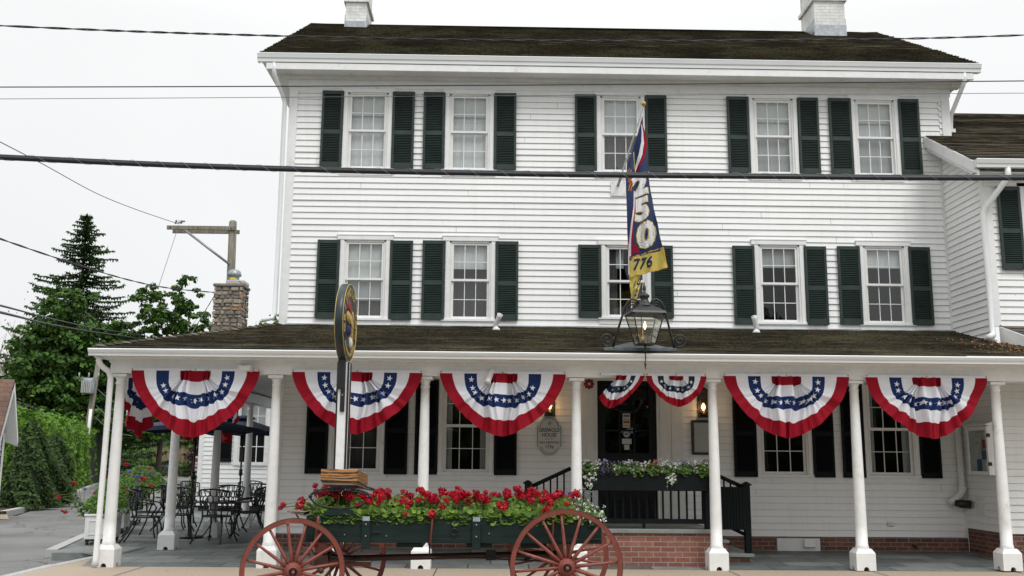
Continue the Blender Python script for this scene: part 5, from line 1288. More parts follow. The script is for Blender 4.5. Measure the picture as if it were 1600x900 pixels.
w.build('cloth', fl)
w = MB(); T = [(2.236, 4.562), (2.34, 4.585), (2.415, 4.607), (2.424, 4.479), (2.38, 4.351), (2.34, 4.2), (2.282, 4.075), (2.253, 4.265), (2.234, 4.403)]
n = len(T); c = (2.31, 4.38)
P = [(x, fy(x, z)+0.05-0.04*math.sin(i*1.9), z) for i, (x, z) in enumerate(T)]+[(c[0], fy(*c)+0.01, c[1])]
w.add(P, [(i, (i+1) % n, n) for i in range(n)], 'cloth_g')
for s_, cx2, cz2 in (('1', 2.275, 4.42), ('7', 2.33, 4.38), ('0', 2.35, 4.47), ('2', 2.295, 4.28)):
    text_on(w, s_, lambda x, y: (cx2+x*0.12+y*0.05, FY-0.06, cz2+(y-0.35)*0.15+x*0.05), 'flagblue', 0.03)
w.build('flag_tail', fl)

# ---------------------------------------------------------------- hanging-sign post on the walk
SX, SY = -2.0, 13.2; SA = R(-2.0)
sg = thing('post_sign', 'round dark carved sign with gold letters and rim on a tall white post', 'sign', (SX, SY, 0.0), SA)
# local frame: x = sign normal, y = away from the street
w = MB(); w.box(-0.055, 0.065, -0.12, 0.09, 0, 2.86, 'trim', 0.004); w.build('post', sg)
w = MB()
for x0, x1, y0, y1 in ((-0.075, -0.057, -0.125, 0.09), (0.067, 0.083, -0.13, -0.075), (0.067, 0.083, -0.005, 0.085)):
    w.box(x0, x1, y0, y1, 0, 2.86, 'black')
w.box(0.067, 0.078, -0.07, -0.01, 0.0, 2.86, 'trim'); w.build('edge_strip', sg)
w = MB(); w.box(-0.015, 0.045, -0.155, -0.122, 2.20, 2.86, 'black', 0.008); w.box(-0.06, 0.045, -0.17, -0.125, 2.5, 2.9, 'black', 0.01); w.lathe([(0.012, 0), (0.012, -0.012)], (0.015, -0.155, 2.42), 'steel', 8, axis='Y'); w.build('strap', sg)
w = MB(); cz, rr, th = 3.40, 0.535, 0.105
w.lathe([(rr-0.02, -th/2-0.004), (rr, -th/2+0.008), (rr, th/2-0.008), (rr-0.02, th/2+0.0)], (0, 0, cz), 'signgreen', 72, axis='X'); bd = w.build('board', sg)
w = MB()
for xx in (-th/2, th/2): w.tube([(xx, (rr-0.012)*math.cos(a), cz+(rr-0.012)*math.sin(a)) for a in [2*PI*k/72 for k in range(72)]], 0.006, 'gold', 6, close=True)
w.build('rim', bd)
w = MB(); xf = th/2+0.006
def arc_text(s, r, a0, a1, sz, side=1):
    n = len(s)
    for i, ch in enumerate(s):
        if ch == ' ': continue
        a = a0+(a1-a0)*(i+0.5)/n
        def fn(x, y, a=a):
            rad = r + (y-0.35)*sz*side; th_ = a - x*sz/r*side
            return (xf, rad*math.cos(th_)*1.0, cz+rad*math.sin(th_))
        text_on(w, ch, fn, 'gold', 0.06)
# seen from +x the local y axis runs to the right
arc_text('GRISWOLD INN', 0.425, R(205), R(-25), 0.155)
for i in range(22):
    a = R(222)+R(96)*i/21; r = 0.43
    if i in (6, 14): continue
    w.box(xf-0.004, xf+0.004, r*math.cos(a)-0.010, r*math.cos(a)+0.010, cz+r*math.sin(a)-0.02, cz+r*math.sin(a)+0.02, 'gold')
w.build('lettering', bd)
w = MB()
def blob(pts, m, dx=0.03):
    pts = [(y*1.2-0.02, z*1.15) for y, z in pts]; n = len(pts); cy = sum(p[0] for p in pts)/n; cz2 = sum(p[1] for p in pts)/n
    w.add([(th/2+0.003, y, cz+z) for y, z in pts]+[(th/2+dx*0.7, cy+(y-cy)*0.75, cz+cz2+(z-cz2)*0.8) for y, z in pts]+[(th/2+dx, cy, cz+cz2)],
          [(i, (i+1) % n, n+(i+1) % n, n+i) for i in range(n)]+[(n+i, n+(i+1) % n, 2*n) for i in range(n)], m, True)
blob([(-0.20, 0.22), (-0.08, 0.27), (0.02, 0.20), (0.10, 0.08), (0.16, 0.02), (0.22, -0.12), (0.16, -0.14), (0.08, -0.02), (-0.02, 0.08), (-0.12, 0.12), (-0.22, 0.15)], 'signred')
blob([(-0.16, 0.13), (-0.05, 0.12), (0.03, 0.05), (0.10, 0.0), (0.12, -0.12), (0.10, -0.25), (0.14, -0.36), (0.06, -0.34), (0.02, -0.22), (-0.03, -0.12), (-0.10, -0.02), (-0.20, 0.02), (-0.24, 0.08)], 'gold', 0.055)
blob([(-0.16, -0.04), (-0.06, -0.04), (-0.02, -0.12), (-0.08, -0.17), (-0.17, -0.13)], 'signblue', 0.045)
blob([(0.08, 0.12), (0.12, 0.16), (0.20, 0.05), (0.22, -0.05), (0.18, -0.02), (0.12, 0.06)], 'gold', 0.03)
blob([(-0.02, -0.17), (0.04, -0.16), (0.06, -0.3), (0.02, -0.28)], 'trim2', 0.045)
w.build('carved_figure', bd)

# ================================================================ WAGON
wg = thing('flower_wagon', 'old dark green farm wagon with red spoked wheels, filled with geraniums', 'wagon', (-0.4, 10.5, 0))
def wheel(x, y, r, phase, steer=0.0, dark=False, ns=16):
    """wheel facing the street at (x, y); steer turns it about the vertical axis"""
    m = 'wheelred'
    w = MB(); zc = r
    rim = [(r-0.05, -0.02), (r-0.006, -0.024), (r-0.006, 0.024), (r-0.05, 0.02), (r-0.05, -0.02)]
    n = 72
    P = []; F = []
    for k in range(n):
        a = 2*PI*k/n
        for rr_, yy in rim[:4]: P.append((rr_*math.cos(a), yy, rr_*math.sin(a)))
    for k in range(n):
        k2 = (k+1) % n
        for j in range(4): F.append((k*4+j, k*4+(j+1) % 4, k2*4+(j+1) % 4, k2*4+j))
    w.add(P, F, m)
    st = 0
    P = []; F = []
    for k in range(n):   # iron tyre
        a = 2*PI*k/n
        for rr_, yy in ((r-0.0055, -0.022), (r, -0.022), (r, 0.022), (r-0.0055, 0.022)): P.append((rr_*math.cos(a), yy, rr_*math.sin(a)))
    for k in range(n):
        k2 = (k+1) % n
        for j in range(4): F.append((k*4+j, k*4+(j+1) % 4, k2*4+(j+1) % 4, k2*4+j))
    w.add(P, F, 'reddark')
    mt = Matrix.Translation((x, y, zc)) @ Matrix.Rotation(steer, 4, 'Z')
    w.xform(mt); wh = w.build('wheel', wg)
    w = MB()
    for k in range(ns):
        a = phase+2*PI*k/ns; d = Vector((math.cos(a), 0, math.sin(a)))
        w.tube([d*0.06+Vector((0, -0.03, 0)), d*(r*0.35)+Vector((0, -0.02, 0)), d*(r*0.7)+Vector((0, -0.012, 0)), d*(r-0.048)], [0.019, 0.018, 0.014, 0.013], m, 8)
    w.xform(mt); w.build('spokes', wh)
    w = MB(); w.lathe([(0.045, 0.12), (0.07, 0.04), (0.085, 0.02), (0.088, -0.04), (0.075, -0.055), (0.058, -0.07), (0.052, -0.14), (0.044, -0.145), (0.040, -0.13)], (0, 0, 0), m, 24, axis='Y')
    w.lathe([(0.040, -0.128), (0.036, -0.150), (0.030, -0.152), (0.028, -0.14)], (0, 0, 0), 'black', 20, axis='Y'); w.lathe([(0.022, -0.14), (0.02, -0.156)], (0, 0, 0), m, 6, axis='Y')
    for k in range(12):
        a = 2*PI*k/12; w.sphere((0.075*math.cos(a), -0.052, 0.075*math.sin(a)), 0.007, m, 6)
    w.xform(mt); w.build('hub', wh)
ST = R(13)
wheel(0.745, 9.95, 0.558, PI+R(5.5)); wheel(0.745, 11.15, 0.558, 0.2)
fxc, fyc = -1.80, 10.55; hw = 0.62
wheel(fxc-hw*math.sin(-ST)*-1, fyc-hw*math.cos(ST), 0.505, PI-R(14), ST*-1 if False else -ST*-1)
wheel(fxc+hw*math.sin(-ST)*-1, fyc+hw*math.cos(ST), 0.505, 0.1, ST)
BX0, BX1, BY0, BY1, BZ0, BZ1 = -1.86, 1.115, 10.12, 10.98, 0.765, 1.025
w = MB()
w.box(BX0, BX1, BY0, BY0+0.03, BZ0+0.02, BZ1, 'wagongreen', 0.004); w.box(BX0, BX1, BY0-0.008, BY0, BZ0, BZ0+0.045, 'wagongreen', 0.003)
w.box(BX0, BX1, BY1-0.03, BY1, BZ0, BZ1, 'wagongreen'); w.box(BX0, BX0+0.03, BY0+.03, BY1-.03, BZ0, BZ1, 'wagongreen'); w.box(BX1-0.03, BX1, BY0+.03, BY1-.03, BZ0, BZ1, 'wagongreen'); w.box(BX0+.03, BX1-.03, BY0+.03, BY1-.03, BZ0, BZ0+0.03, 'wagongreen')
w.build('bed', wg)
w = MB(); w.box(BX0+.03, BX1-.03, BY0+.03, BY1-.03, 0.93, 0.965, 'soil'); w.build('soil', wg)
for x in (-1.255, -0.148):
    w = MB(); w.box(x-0.042, x+0.042, BY0-0.035, BY0-0.009, BZ0-0.06, BZ1-0.0, 'wagongreen', 0.004); w.box(x-0.036, x+0.036, BY0-0.038, BY0-0.03, BZ1-0.045, BZ1-0.003, 'lead')
    for z in (0.83, 0.945): w.lathe([(0.009, 0.0), (0.009, -0.006), (0.004, -0.009)], (x, BY0-0.036, z), 'steel', 8, axis='Y')
    w.build('stake', wg)
for x0, x1, z in ((-1.19, -1.10, 0.865), (-1.19, -1.10, 0.975), (0.30, 0.40, 0.865), (0.30, 0.40, 0.975), (0.98, 1.10, 0.81), (0.98, 1.10, 0.94)):
    w = MB(); w.box(x0, x1, BY0-0.018, BY0-0.009, z-0.008, z+0.008, 'black', 0.002); w.build('iron_clasp', wg)
w = MB(); w.tube([(-0.37+0.032*math.cos(a), BY0-0.02, 0.875+0.032*math.sin(a)) for a in [2*PI*k/16 for k in range(16)]]+[(-0.338, BY0-0.02, 0.875), (-0.345, BY0-0.02, 0.895), (-0.37, BY0-0.02, 0.907), (-0.37, BY0-0.015, 0.96)], 0.006, 'black', 6); w.build('tie_ring', wg)
for x, z in ((-1.47, 0.84), (-1.47, 0.95), (-1.75, 0.93), (-1.05, 0.83), (-0.95, 0.95), (-0.02, 0.86), (0.1, 0.96)):
    w = MB(); w.lathe([(0.008, 0.0), (0.006, -0.006)], (x, BY0-0.008, z), 'steel', 8, axis='Y'); w.build('bolt', wg)
for xx, z0, z1 in ((-0.595, 0.76, 1.0), (0.62, 0.6, 1.0), (-1.735, 0.72, 1.02)):
    w = MB(); w.tube([(xx-0.012, BY0-0.05, z0), (xx+0.004, BY0-0.05, z1-0.02), (xx+0.004, BY0-0.045, z1)], [0.010, 0.010, 0.014] if xx != -1.735 else [0.022, 0.016, 0.014], 'wheelred', 8); w.build('stake_rod', wg)
w = MB()   # running gear
w.tube([(-1.8, 10.55, 0.56), (0.75, 10.55, 0.63)], 0.035, 'reddark', 6)
w.tube([(-0.6, 10.45, 0.61), (0.7, 10.38, 0.56)], 0.008, 'black', 6); w.box(-0.05, 0.05, 10.5, 10.6, 0.56, 0.66, 'black')
w.tube([(-0.62, 10.2, 0.77), (-0.62, 10.2, 0.62)], 0.008, 'black', 6); w.box(-0.68, -0.56, 10.19, 10.21, 0.615, 0.625, 'reddark')
for x in (-0.95, -0.25, 0.3): w.box(x, x+0.26, BY0+0.05, BY1-0.05, BZ0-0.05, BZ0-0.001, 'wagongreen')
w.build('reach_pole', wg)
w = MB(); w.box(0.68, 0.81, 10.06, 11.04, 0.60, 0.76, 'reddark'); w.tube([(0.745, 9.93, 0.558), (0.745, 11.17, 0.558)], 0.032, 'reddark', 8); w.build('rear_axle', wg)
w = MB(); mt = Matrix.Translation((fxc, fyc, 0)) @ Matrix.Rotation(ST, 4, 'Z')
w.box(-0.07, 0.07, -0.5, 0.5, 0.52, 0.64, 'reddark'); w.box(-0.06, 0.06, -0.44, 0.44, 0.66, 0.765, 'wheelred'); w.tube([(0, -0.6, 0.505), (0, 0.6, 0.505)], 0.03, 'reddark', 8)
w.box(-0.05, 0.55, -0.03, 0.03, 0.48, 0.52, 'wheelred'); w.tube([(-0.1, -0.3, 0.55), (0.45, -0.05, 0.56)], 0.02, 'wheelred', 6); w.tube([(-0.25, 0.3, 0.60), (0.45, 0.05, 0.56)], 0.02, 'reddark', 6)
w.tube([(0.1, -0.28, 0.66), (0.1, -0.28, 0.60), (0.35, -0.2, 0.58)], 0.03, 'black', 6)
w.xform(mt); w.build('front_axle', wg)
w = MB(); w.add([(-1.70, 10.10, 1.03), (-1.36, 10.10, 1.03), (-1.39, 10.10, 1.075), (-1.43, 10.10, 1.088), (-1.63, 10.10, 1.088), (-1.67, 10.10, 1.075), (-1.70, 10.16, 1.03), (-1.36, 10.16, 1.03), (-1.39, 10.16, 1.075), (-1.43, 10.16, 1.088), (-1.63, 10.16, 1.088), (-1.67, 10.16, 1.075)],
      [(0, 1, 2, 3, 4, 5), (11, 10, 9, 8, 7, 6)] + [(i, 6+i, 6+(i+1) % 6, (i+1) % 6) for i in range(6)], 'wagongreen')
w.build('seat_rest', wg)
w = MB(); w.box(-1.70, -1.36, 10.94, 11.0, 1.027, 1.09, 'wagongreen', 0.004); w.build('seat_rest', wg)
w = MB()
for yy in (10.13, 10.95):
    def arc(z0, h, sgn): return [(-1.53+0.30*math.cos(PI-PI*k/14)*1.0, yy, z0+sgn*h*math.sin(PI*k/14)) for k in range(15)]
    w.tube(arc(1.215, 0.085, 1), 0.010, 'iron', 6); w.tube(arc(1.215, 0.12, -1), 0.010, 'iron', 6); w.tube(arc(1.21, 0.065, 1), 0.008, 'iron', 6)
    for sx in (-0.3, 0.3): w.lathe([(0.018, -0.02), (0.018, 0.02)], (-1.53+sx, yy, 1.215), 'iron', 10, axis='Y')
w.build('seat_spring', wg)
w = MB(); mt = Matrix.Translation((-1.54, 10.5, 1.40)) @ Matrix.Rotation(R(-4.2), 4, 'X')
w.box(-0.185, 0.185, -0.43, 0.43, -0.068, 0.055, 'wood', 0.006); w.box(-0.17, 0.17, -0.41, 0.41, -0.10, -0.069, 'wood_old')
w.xform(mt); w.build('seat', wg)
w = MB(); w.tube([(-1.86, 10.2, 0.9), (-1.95, 10.2, 0.99), (-1.99, 10.2, 1.05)], 0.008, 'iron', 6); w.add([(-2.06, 10.15, 1.055), (-1.88, 10.15, 1.02), (-1.88, 10.9, 1.02), (-2.06, 10.9, 1.055), (-2.06, 10.15, 1.07), (-1.9, 10.15, 1.05), (-1.9, 10.9, 1.05), (-2.06, 10.9, 1.07)], [(0, 3, 2, 1), (4, 5, 6, 7), (0, 1, 5, 4), (0, 4, 7, 3)], 'wood_old'); w.build('footboard', wg)
# geraniums along the bed
GL = [('geranium at the front end of the wagon with stray red blooms leaning past the box', -1.86, -1.50, 0.17, 4, [(-2.13, 10.15, 1.095), (-2.10, 10.15, 1.13), (-1.92, 10.15, 1.17), (-1.93, 10.12, 1.12), (-1.80, 10.2, 1.32), (-1.78, 10.15, 1.27)]),
      ('geranium with dark red blooms directly under the wooden wagon seat', -1.60, -1.30, 0.17, 12, [(-1.62, 10.3, 1.27), (-1.50, 10.3, 1.24), (-1.46, 10.25, 1.2), (-1.55, 10.2, 1.28)]),
      ('geranium just right of the wagon seat with large bright red heads', -1.36, -1.05, 0.16, 8, [(-1.22, 10.05, 1.17), (-1.14, 10.1, 1.16), (-1.10, 10.05, 1.22)]),
      ('geranium above the first wagon stake with blooms hanging low', -1.10, -0.82, 0.16, 8, [(-0.86, 10.02, 1.05), (-0.84, 10.02, 1.12)]),
      ('geranium with tall thin red blooms left of the middle of the wagon', -0.88, -0.56, 0.17, 8, [(-0.72, 10.3, 1.26), (-0.66, 10.2, 1.24), (-0.60, 10.2, 1.2)]),
      ('dense red geranium in the middle of the wagon beside the red rod', -0.62, -0.30, 0.15, 15, [(-0.60, 10.06, 1.05), (-0.50, 10.1, 1.12), (-0.45, 10.1, 1.18), (-0.35, 10.15, 1.22), (-0.25, 10.2, 1.24)]),
      ('bushy light green geranium spilling over the ring on the wagon side', -0.40, -0.04, 0.17, 9, [(-0.3, 10.3, 1.25), (-0.16, 10.3, 1.25)]),
      ('geranium behind the second wagon stake with lime leaves', -0.12, 0.20, 0.16, 7, [(0.08, 10.12, 1.15), (0.12, 10.1, 1.12)]),
      ('geranium with a single tall bloom left of the rear wheel', 0.14, 0.44, 0.17, 9, [(0.26, 10.3, 1.30), (0.16, 10.3, 1.24), (0.36, 10.25, 1.22)]),
      ('geranium above the top of the rear wheel with many red heads', 0.38, 0.68, 0.16, 15, [(0.5, 10.1, 1.2), (0.6, 10.1, 1.16), (0.55, 10.05, 1.1)]),
      ('small red geranium right of the top of the rear wheel beside the white flowers', 0.62, 0.88, 0.15, 6, [(0.72, 10.05, 1.07), (0.76, 10.1, 1.16)])]
for lb, x0, x1, h, nb, st in GL:
    for k, (ya, yb2) in enumerate(((10.15, 10.62),)):
        geranium('geranium', lb, x0, x1, ya, 10.90, 0.96, h+0.09, ['petal'], 760, int(nb*1.15)+3, 'ger', 'geraniums in the wagon', 0.05, 0.058, (0.026, 0.054), st, 46, (-0.03, 0.085))
geranium('flowering_plant', 'white flowered plant at the rear end of the wagon box', 0.84, 1.16, 10.12, 10.8, 0.97, 0.17, ['petal_w'], 260, 42, 'ger2', 'other plants in the wagon', 0.08, 0.04, (0.014, 0.024), [(1.0+random.uniform(-.15, .15), 10.08, random.uniform(0.98, 1.1)) for _ in range(16)], 9, (-0.1, 0.05))
geranium('flowering_plant', 'violet salvia spikes behind the white flowers at the rear of the wagon', 0.72, 1.0, 10.4, 10.85, 0.97, 0.22, ['petal_v'], 120, 16, 'ger2', 'other plants in the wagon', 0.0, 0.04, (0.012, 0.022), [(0.80, 10.5, 1.27), (0.805, 10.5, 1.23), (0.84, 10.5, 1.25), (0.9, 10.5, 1.26), (0.905, 10.5, 1.22), (0.99, 10.5, 1.25), (0.985, 10.5, 1.2), (1.05, 10.5, 1.26), (1.055, 10.5, 1.22)], 10, (-0.05, 0.1))

# ================================================================ PORCH SIDE: planters, chairs, umbrellas
def planter(X, Y, lb, sx=0.50, sy=1.10, rz=R(14)):
    t = thing('planter_box', lb, 'planter', (X, Y, 0.0), rz, 'white planter boxes on wheels'); z0, z1 = 0.10, 0.55; x = y = 0.0
    w = MB(); w.box(x-sx/2, x+sx/2, y-sy/2, y+sy/2, z0, z1-0.04, 'trim', 0.006)
    w.box(x-sx/2-0.02, x+sx/2+0.02, y-sy/2-0.02, y+sy/2+0.02, z1-0.04, z1, 'trim', 0.006)
    for a, b, c, d in ((x-sx/2+0.07, x+sx/2-0.07, z0+0.08, z0+0.09), (x-sx/2+0.07, x+sx/2-0.07, z1-0.13, z1-0.12)): w.box(a, b, y-sy/2-0.012, y-sy/2, c, d, 'trim')
    for a in (x-sx/2+0.06, x+sx/2-0.08): w.box(a, a+0.02, y-sy/2-0.014, y-sy/2, z0+0.07, z1-0.11, 'trim')
    for k in range(7):
        a = y-sy/2+0.1+k*(sy-0.2)/6; w.box(x+sx/2, x+sx/2+0.006, a-0.004, a+0.004, z0+0.09, z1-0.1, 'trim2')
    w.box(x+sx/2, x+sx/2+0.01, y-sy/2+.05, y+sy/2-.05, z0+0.07, z0+0.085, 'trim2')
    w.build('box', t)
    w = MB(); w.box(x-sx/2+0.02, x+sx/2-0.02, y-sy/2+0.02, y+sy/2-0.02, z0-0.03, z0-0.001, 'black'); w.build('base', t)
    w = MB(); w.box(x-sx/2+0.03, x+sx/2-0.03, y-sy/2+0.03, y+sy/2-0.03, z1, z1+0.015, 'soil'); w.build('soil', t)
    for a in (-1, 1):
        for b in (-1, 1):
            q = MB(); q.lathe([(0.035, -0.018), (0.035, 0.018)], (x+a*(sx/2-0.05), y+b*(sy/2-0.05), 0.036), 'black', 12, axis='X'); q.box(x+a*(sx/2-0.05)-0.03, x+a*(sx/2-0.05)+0.03, y+b*(sy/2-0.05)-0.02, y+b*(sy/2-0.05)+0.02, 0.045, 0.07, 'black'); q.build('caster', t)
planter(-7.30, 19.05, 'nearest white planter box on wheels, behind the corner column')
planter(-8.10, 21.75, 'middle white planter box on wheels along the kerb')
planter(-8.72, 24.3, 'farthest white planter box on wheels, behind the iron chair')
geranium('flowering_plant', 'plant with red blooms leaning left over the nearest white planter', -7.62, -6.95, 18.55, 19.6, 0.56, 0.36, ['petal', 'petal_v'], 1500, 5, 'planterleaf', 'plants in the white planters', 0.12, 0.085, (0.03, 0.045), [(-7.93, 18.5, 0.84), (-7.96, 18.5, 0.88), (-7.86, 18.5, 0.60), (-7.80, 18.5, 0.58), (-7.62, 18.4, 1.10), (-7.67, 18.4, 1.11)])
geranium('flowering_plant', 'full green plant with violet flowers in the middle white planter', -8.45, -7.45, 20.9, 22.4, 0.56, 0.60, ['petal_v', 'petal_v', 'petal'], 2300, 14, 'planterleaf', 'plants in the white planters', 0.2, 0.09, (0.03, 0.045), [(-7.3, 20.9, 0.8), (-7.5, 20.8, 0.62), (-7.35, 20.9, 0.95)])
geranium('flowering_plant', 'green plant with large red blooms in the farthest white planter', -9.0, -7.9, 23.4, 25.0, 0.56, 0.80, ['petal', 'petal_v'], 2300, 5, 'planterleaf', 'plants in the white planters', 0.2, 0.09, (0.04, 0.06), [(-8.1, 23.3, 1.05), (-7.95, 23.3, 0.88), (-7.90, 23.3, 0.94), (-8.3, 23.3, 0.88), (-7.55, 23.6, 1.22), (-7.5, 23.6, 1.2), (-8.05, 23.3, 1.08)])
def chair0():
    t = thing('iron_chair', '', 'chair', (0, 0, 0), 0, 'wrought iron patio chairs'); ORG[t.name] = Vector((0, 0, 0))
    w = MB(); n = 14
    P = [(0, 0, 0.43)]; 
    ring = [(0.24*math.cos(a)*(1.0), 0.23*math.sin(a), 0.445) for a in [2*PI*k/20 for k in range(20)]]
    w.add(P+ring, [(0, 1+k, 1+(k+1) % 20) for k in range(20)], 'iron'); w.tube(ring, 0.015, 'iron', 6, close=True)
    w.build('seat', t)
    w = MB()   # curved back, at +y
    top = [(0.27*math.sin(a), 0.10+0.20*math.cos(a), 0.86+0.04*math.cos(a*1.2)) for a in [-1.4+2.8*k/14 for k in range(15)]]
    bot = [(0.24*math.sin(a), 0.05+0.19*math.cos(a), 0.56) for a in [-1.3+2.6*k/14 for k in range(15)]]
    w.tube(top, 0.015, 'iron', 6); w.tube(bot, 0.012, 'iron', 6)
    for k in (0, 14): w.tube([bot[k], top[k]], 0.014, 'iron', 6)
    for k in range(1, 14, 2):
        c = (Vector(top[k])+Vector(bot[k]))/2; a = (Vector(top[k+1])-Vector(top[k-1])).normalized(); b = Vector((0, 0, 1))
        w.tube([c+a*0.055*math.cos(q)+b*0.065*math.sin(q) for q in [2*PI*i/12 for i in range(12)]], 0.009, 'iron', 5, close=True)
        w.tube([c+b*0.065, top[k]], 0.009, 'iron', 5); w.tube([c-b*0.065, bot[k]], 0.009, 'iron', 5)
        c2 = (Vector(top[k])*0.5+Vector(top[min(k+1, 14)])*0.5); w.tube([c+a*0.055, (Vector(top[k+1])+Vector(bot[k+1]))/2+b*0.03], 0.008, 'iron', 5)
    w.tube([(-0.16, 0.17, 0.44), (-0.17, 0.20, 0.56)], 0.014, 'iron', 6); w.tube([(0.16, 0.17, 0.44), (0.17, 0.20, 0.56)], 0.014, 'iron', 6)
    w.build('backrest', t)
    for s in (-1, 1):
        w = MB(); w.tube([(s*0.27, 0.08, 0.70), (s*0.30, -0.02, 0.69), (s*0.29, -0.16, 0.67), (s*0.26, -0.20, 0.60), (s*0.22, -0.12, 0.46)], 0.014, 'iron', 6); w.build('armrest', t)
        w = MB(); w.tube([(s*0.17, -0.16, 0.44), (s*0.20, -0.22, 0.30), (s*0.22, -0.24, 0.12), (s*0.25, -0.29, 0.02)], 0.014, 'iron', 6); w.sphere((s*0.25, -0.29, 0.018), 0.018, 'iron', 8); w.build('leg', t)
        w = MB(); w.tube([(s*0.17, 0.15, 0.44), (s*0.20, 0.20, 0.28), (s*0.23, 0.30, 0.10), (s*0.26, 0.36, 0.02)], 0.014, 'iron', 6); w.sphere((s*0.26, 0.36, 0.018), 0.018, 'iron', 8); w.build('leg', t)
    return t
CH = [(-6.45, 18.85, R(100), 'iron chair nearest the street on the paving, beside the second side column'), (-5.15, 18.9, R(170), 'iron chair in front of the near table, right of the second side column'),
      (-4.85, 20.1, R(-80), 'iron chair at the right side of the near table'), (-6.9, 20.4, R(75), 'iron chair behind the near table by the middle planter'), (-5.6, 21.3, R(-10), 'iron chair with its back to the building behind the near table'),
      (-7.2, 23.2, R(80), 'iron chair left of the far table'), (-5.2, 23.0, R(160), 'iron chair in front of the far table'), (-4.95, 24.5, R(-75), 'iron chair tipped forward at the right of the far table by the wall'), (-6.2, 25.7, R(10), 'iron chair behind the far table under the rear window'),
      (-6.9, 22.0, R(130), 'iron chair between the two umbrellas, facing the street'), (-5.9, 22.3, R(200), 'iron chair between the two umbrellas, turned to the wall'), (-7.4, 25.0, R(60), 'iron chair farthest back beside the far umbrella'),
      (-5.0, 26.6, R(-30), 'iron chair closest to the rear building wall'), (-6.1, 19.6, R(20), 'iron chair pushed close under the near table')]
c0 = chair0(); c0['label'] = CH[0][3]; c0.scale = (1.12, 1.12, 1.1); c0.location = (CH[0][0], CH[0][1], 0.0); c0.rotation_euler = (0, 0, CH[0][2])
for x, y, a, lb in CH[1:]:
    c = copy_thing(c0, (x, y, deckz(x, y)), a, lb)
    if 'tipped' in lb: c.rotation_euler = (R(22), 0, a); c.location.z += 0.12
def table(x, y, r, lb):
    t = thing('iron_table', lb, 'table', (x, y, 0), 0, 'round iron mesh tables')
    w = MB(); w.lathe([(r, 0.70), (r, 0.715), (r-0.02, 0.72), (r-0.02, 0.705)], (x, y, 0), 'iron', 36); w.lathe([(r-0.01, 0.708), (r-0.01, 0.712)], (x, y, 0), 'iron', 36); w.build('tabletop', t)
    for k in range(4):
        a = PI/4+k*PI/2; d = Vector((math.cos(a), math.sin(a), 0)); w = MB()
        w.tube([Vector((x, y, 0.70))+d*r*0.75, Vector((x, y, 0.5))+d*r*0.45, Vector((x, y, 0.3))+d*r*0.35, Vector((x, y, 0.1))+d*r*0.6, Vector((x, y, 0.02))+d*r*0.8], 0.012, 'iron', 6); w.build('leg', t)
table(-5.42, 20.2, 0.55, 'round iron mesh table under the near navy umbrella'); table(-5.6, 24.5, 0.55, 'round iron mesh table under the far navy umbrella')
def umbrella(x, y, r, za, ze, lb):
    t = thing('patio_umbrella', lb, 'umbrella', (x, y, 0), 0, 'navy patio umbrellas')
    w = MB(); w.tube([(x, y, 0.05), (x, y, za+0.05)], 0.022, 'black', 10); w.tube([(x, y, 1.15), (x, y, 1.3)], 0.045, 'black', 10); w.tube([(x, y-0.02, 1.22), (x+0.09, y-0.02, 1.18)], 0.01, 'black', 6); w.build('pole', t)
    w = MB(); w.lathe([(0.26, 0.0), (0.26, 0.03), (0.22, 0.05), (0.05, 0.07), (0.03, 0.25)], (x, y, deckz(x, y)), 'black', 24); w.build('base', t)
    w = MB(); n = 8; P = [(x, y, za)]; F = []
    R1 = [(x+r*math.cos(2*PI*k/n+.2), y+r*math.sin(2*PI*k/n+.2), ze) for k in range(n)]; mid = [(x+r*0.97*math.cos(2*PI*(k+.5)/n+.2)*0.93, y+r*0.97*math.sin(2*PI*(k+.5)/n+.2)*0.93, ze+0.03) for k in range(n)]
    P += R1+mid; P += [(a, b, c-0.08) for a, b, c in R1]+[(a, b, c-0.08) for a, b, c in mid]
    for k in range(n):
        k2 = (k+1) % n; F += [(0, 1+k, 1+n+k), (0, 1+n+k, 1+k2), (1+k, 1+2*n+k, 1+3*n+k, 1+n+k), (1+n+k, 1+3*n+k, 1+2*n+k2, 1+k2)]
    w.add(P, F, 'navy'); w.lathe([(0.30, za-0.03), (0.26, za+0.02), (0.05, za+0.07)], (x, y, 0), 'navy', 8); w.build('canopy', t)
    w = MB()
    for k in range(n): w.tube([(x, y, za-0.04), (R1[k][0], R1[k][1], ze-0.02)], 0.008, 'black', 5); w.tube([(x, y, za-0.42), ((x+R1[k][0])/2, (y+R1[k][1])/2, (za+ze)/2-0.04)], 0.007, 'black', 5)
    w.build('ribs', t)
umbrella(-6.02, 20.2, 1.32, 2.42, 2.16, 'near navy umbrella over the porch side tables'); umbrella(-6.15, 24.5, 1.10, 2.55, 2.2, 'far navy umbrella in front of the rear building')

